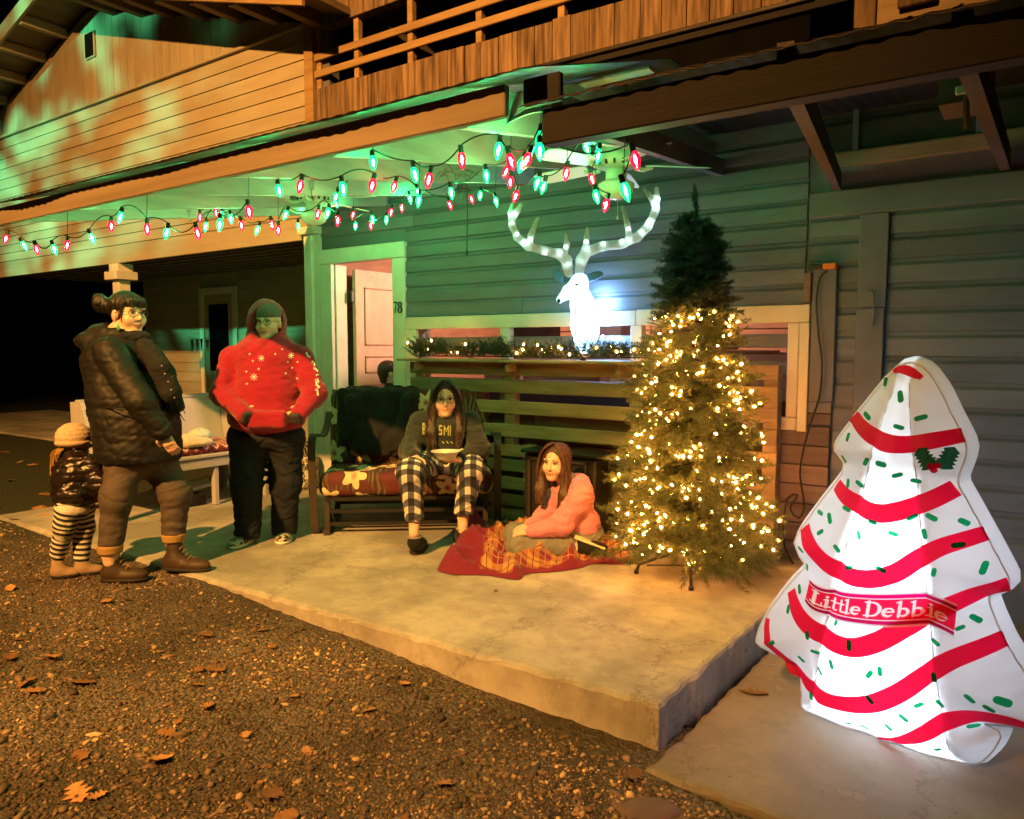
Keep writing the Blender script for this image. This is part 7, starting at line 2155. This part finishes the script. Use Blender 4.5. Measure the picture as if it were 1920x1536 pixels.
# ------------------------------------------------------------------ gravel (uncountable) and fallen leaves
def gravel():
    n = 52000
    ph = (1 + 5 ** .5) / 2
    ico = np.array([(-1, ph, 0), (1, ph, 0), (-1, -ph, 0), (1, -ph, 0), (0, -1, ph), (0, 1, ph), (0, -1, -ph), (0, 1, -ph), (ph, 0, -1), (ph, 0, 1), (-ph, 0, -1), (-ph, 0, 1)]) / 1.9
    icf = np.array([(0, 11, 5), (0, 5, 1), (0, 1, 7), (0, 7, 10), (0, 10, 11), (1, 5, 9), (5, 11, 4), (11, 10, 2), (10, 7, 6), (7, 1, 8), (3, 9, 4), (3, 4, 2), (3, 2, 6), (3, 6, 8), (3, 8, 9), (4, 9, 5), (2, 4, 11), (6, 2, 10), (8, 6, 7), (9, 8, 1)])
    # denser near the photographer
    d = 1.55 + 5.6 * nrs.uniform(0, 1, n * 2) ** 1.5
    a = nrs.uniform(-.72, .50, n * 2)
    X = rgt[0] * d * np.tan(a) + hfw[0] * d; Y = rgt[1] * d * np.tan(a) + hfw[1] * d
    ok = (Y < 2.375 - .01 * X * 0) & ~((X > -1.1) & (Y > 2.3)) & (X > -6.4)
    X, Y = X[ok][:n], Y[ok][:n]
    n = len(X)
    s = np.exp(nrs.normal(math.log(.0040), .5, n)); s = np.clip(s, .002, .017)
    sc = s[:, None] * nrs.uniform(.6, 1.3, (n, 3)); sc[:, 2] *= .7; sc[:, 0] *= np.where(nrs.uniform(0, 1, n) < .18, nrs.uniform(1.6, 3.0, n), 1)
    th = nrs.uniform(0, 6.28, n)
    base = ico[None] * (1 + nrs.uniform(-.28, .28, (n, 12, 1))) * sc[:, None]
    c_, s_ = np.cos(th)[:, None], np.sin(th)[:, None]
    vx = base[..., 0] * c_ - base[..., 1] * s_; vy = base[..., 0] * s_ + base[..., 1] * c_
    Z = ground_z(X, Y) + sc[:, 2] * .35
    V = np.stack([vx + X[:, None], vy + Y[:, None], base[..., 2] + Z[:, None]], -1).reshape(-1, 3)
    F = (icf[None] + (np.arange(n) * 12)[:, None, None]).reshape(-1, 3)
    m, nt, b = new_mat("gravel_stones")
    g = nt.nodes.new("ShaderNodeNewGeometry")
    r_ = nt.nodes.new("ShaderNodeValToRGB"); e_ = r_.color_ramp.elements
    e_[0].position = 0; e_[0].color = (.03, .023, .018, 1); e_[1].position = .55; e_[1].color = (.11, .08, .06, 1)
    q = e_.new(.85); q.color = (.17, .125, .09, 1); q = e_.new(.985); q.color = (.38, .30, .21, 1)
    L(nt, g.outputs["Random Per Island"], r_.inputs[0])
    pn = N(nt, "ShaderNodeTexNoise", _2=1.6, _3=4); L(nt, g.outputs[0], pn.inputs[0])
    L(nt, mixc(nt, 1.0, r_.outputs[0], ramp(nt, pn.outputs[0], .36, .62, (.5, .44, .38, 1), (1.9, 1.65, 1.35, 1)), "MULTIPLY"), b.inputs["Base Color"]); b.inputs["Roughness"].default_value = .75
    return tag(obj("gravel", mesh_np("gravel", V, F), m), "loose brown gravel covering the ground before the porch slab", "gravel", kind="stuff")
gravel()
def leaf_mesh(seed, kind):
    r = random.Random(seed)
    n = 9 if kind == 0 else 7
    ol = []
    L_ = 1.0
    for i in range(n + 1):
        t = i / n
        w_ = (.30 * math.sin(math.pi * min(1, t * .95 + .05)) ** .7) * (1 + (.55 if i % 2 else -.45) * (1 if kind == 0 else .25)) + .01
        ol.append((t, max(.012, w_ * r.uniform(.8, 1.2))))
    cz = lambda t, s_: .16 * (t - .5) ** 2 * r_c + .28 * abs(s_) ** 1.3 * r_k
    r_c, r_k = r.uniform(-1.5, 3.0), r.uniform(.3, 2.4)
    v = [(0, 0, 0)]; v = []
    for t, w_ in ol: v += [(t - .5, w_, cz(t, w_)), (t - .5, 0, cz(t, 0) * .7), (t - .5, -w_, cz(t, w_) * r.uniform(.5, 1.2))]
    f = []
    for i in range(n):
        a, b = 3 * i, 3 * i + 3
        f += [[a, a + 1, b + 1, b], [a + 1, a + 2, b + 2, b + 1]]
    k = len(v); v += [(-.5, .012, 0), (-.5, -.012, 0), (-.78, .0, .03)]; f.append([k, k + 1, k + 2])
    z0 = min(p[2] for p in v)
    me = mesh_np("leaf", [(x, y, z - z0) for x, y, z in v], f, True)
    return me
LEAFM = pmat("dry_oak_leaf", (.34, .17, .065), (.22, .10, .04), ns=25, rough=.7, bump=.3, bs=200, rv=.45)
lm = [leaf_mesh(i, 0 if i < 5 else 1) for i in range(8)]
for me in lm: me.materials.append(LEAFM)
big = [(400, 1238, .11, 0), (95, 1228, .12, 1), (20, 1232, .09, 3), (150, 1266, .13, 2), (300, 1383, .11, 5), (388, 1296, .09, 3), (508, 1428, .11, 1), (532, 1466, .10, 6), (143, 1442, .11, 2), (85, 1516, .10, 5), (290, 1518, .08, 6), (1187, 1396, .12, 0), (835, 1418, .10, 2), (460, 1335, .07, 4), (20, 1110, .08, 5), (385, 1180, .11, 2), (550, 1270, .06, 6), (45, 1275, .09, 6), (62, 1285, .10, 2), (200, 1134, .08, 5), (955, 1520, .09, 1), (150, 1380, .08, 4), (488, 1515, .07, 5), (855, 1100, .03, 6), (930, 1130, .03, 5)]
cnt = 0
def put_leaf(x, y, z, s, k, lab, grp):
    o = obj("fallen_leaf", lm[k], None, None, loc=(x, y, z + .002), rot=(rnd.uniform(-.25, .25), rnd.uniform(-.25, .25), rnd.uniform(0, 6.28)), scale=(s, s, s))
    tag(o, lab, "leaf", grp)
for x, y, s, k in big:
    p = atz(x, y, -.06 if x > 700 else -.03)
    if p[1] > 2.42 and p[0] > -6.5 and y < 1200:
        put_leaf(p[0], p[1], .002, s, k, "tiny dry leaf scrap lying on the bare porch slab", "leaf scraps on the slab"); continue
    put_leaf(p[0], p[1], float(ground_z(p[0], p[1])) + .008, s * .85, k, "dry orange brown leaf lying on the gravel before the slab", "dry leaves on the gravel")
for k in range(46):
    d = rnd.uniform(1.7, 4.4); a = rnd.uniform(-.62, .12)
    p = rgt * d * math.tan(a) + hfw * d
    if p[1] > 2.3: continue
    put_leaf(p[0], p[1], float(ground_z(p[0], p[1])) + .006, rnd.uniform(.02, .07), rnd.randrange(8), "dry orange brown leaf lying on the gravel before the slab", "dry leaves on the gravel")
for x, y in ((60, 875), (38, 868), (85, 930), (30, 980), (140, 905), (20, 905), (75, 960), (10, 850), (50, 745), (25, 748), (100, 755), (85, 975)):
    p = atz(x, y, -.03)
    put_leaf(p[0], p[1], float(ground_z(p[0], p[1])) + .003, rnd.uniform(.1, .16), rnd.randrange(5), "pale dry leaf out on the dark yard beyond the pew", "leaves in the dark yard")
p = atz(1412, 1300, -.17)
put_leaf(p[0], p[1], -.169, .12, 2, "brown curled leaf on the low step slab beside the inflatable", None)
for k in range(9):  # added leaf shapes imitate bright specks of light along the roof edge
    q = aty(1130 + k * 95, 160 - k * 17 - 8, 2.06)
    put_leaf(q[0], q[1] + .02, float(roof_z(q[1], .118)) + .012, rnd.uniform(.02, .035), rnd.randrange(8), "small leaf shape standing in for a speck of light on the corrugated roof edge", "specks of light on the roof edge")
# overhanging oak boughs between the yard lamp and the gable (they throw the leaf shade on the siding)
ok_ = thing("oak_tree", "oak tree overhanging the yard with half bare boughs", "tree", (-9.0, -4.0, -.1))
MB().tube([(-9.0, -4.0, -.2), (-8.9, -3.9, 3), (-8.6, -3.6, 6.2), (-8.2, -3.2, 8.5)], [.3, .24, .18, .08], 12).build("trunk", LOWW, ok_)
cr_v, cr_f = [], []
lim = []
for k in range(9):
    a0 = np.array([-8.7 + .05 * k, -3.7, 4.6 + .4 * k])
    e0 = np.array([-7.6 + rnd.uniform(-1.2, 1.6), -.6 + rnd.uniform(-1.4, .8), 5.4 + rnd.uniform(-.5, 1.5)])
    md_ = (a0 + e0) / 2 + np.array([0, 0, .4]); lim.append((a0, md_, e0))
    MB().tube([a0, md_, e0], [.07, .045, .015], 6).build("limb", LOWW, ok_)
    for j in range(110):
        t = rnd.uniform(.35, 1.05)
        c = a0 * (1 - t) ** 2 + 2 * md_ * t * (1 - t) + e0 * t * t + np.array([rnd.gauss(0, .22), rnd.gauss(0, .22), rnd.gauss(0, .18)])
        u = np.array([rnd.gauss(0, 1), rnd.gauss(0, 1), rnd.gauss(0, .5)]); u /= np.linalg.norm(u); w_ = np.cross(u, np.array([rnd.gauss(0, 1), rnd.gauss(0, 1), 1.0])); w_ /= np.linalg.norm(w_)
        s = rnd.uniform(.08, .15); b0 = len(cr_v)
        cr_v += [c - u * s, c + w_ * s * .55, c + u * s, c - w_ * s * .55]; cr_f.append([b0, b0 + 1, b0 + 2, b0 + 3])
tag(obj("crown", mesh_np("crown", np.array(cr_v), cr_f), LEAFM, ok_), kind="stuff")
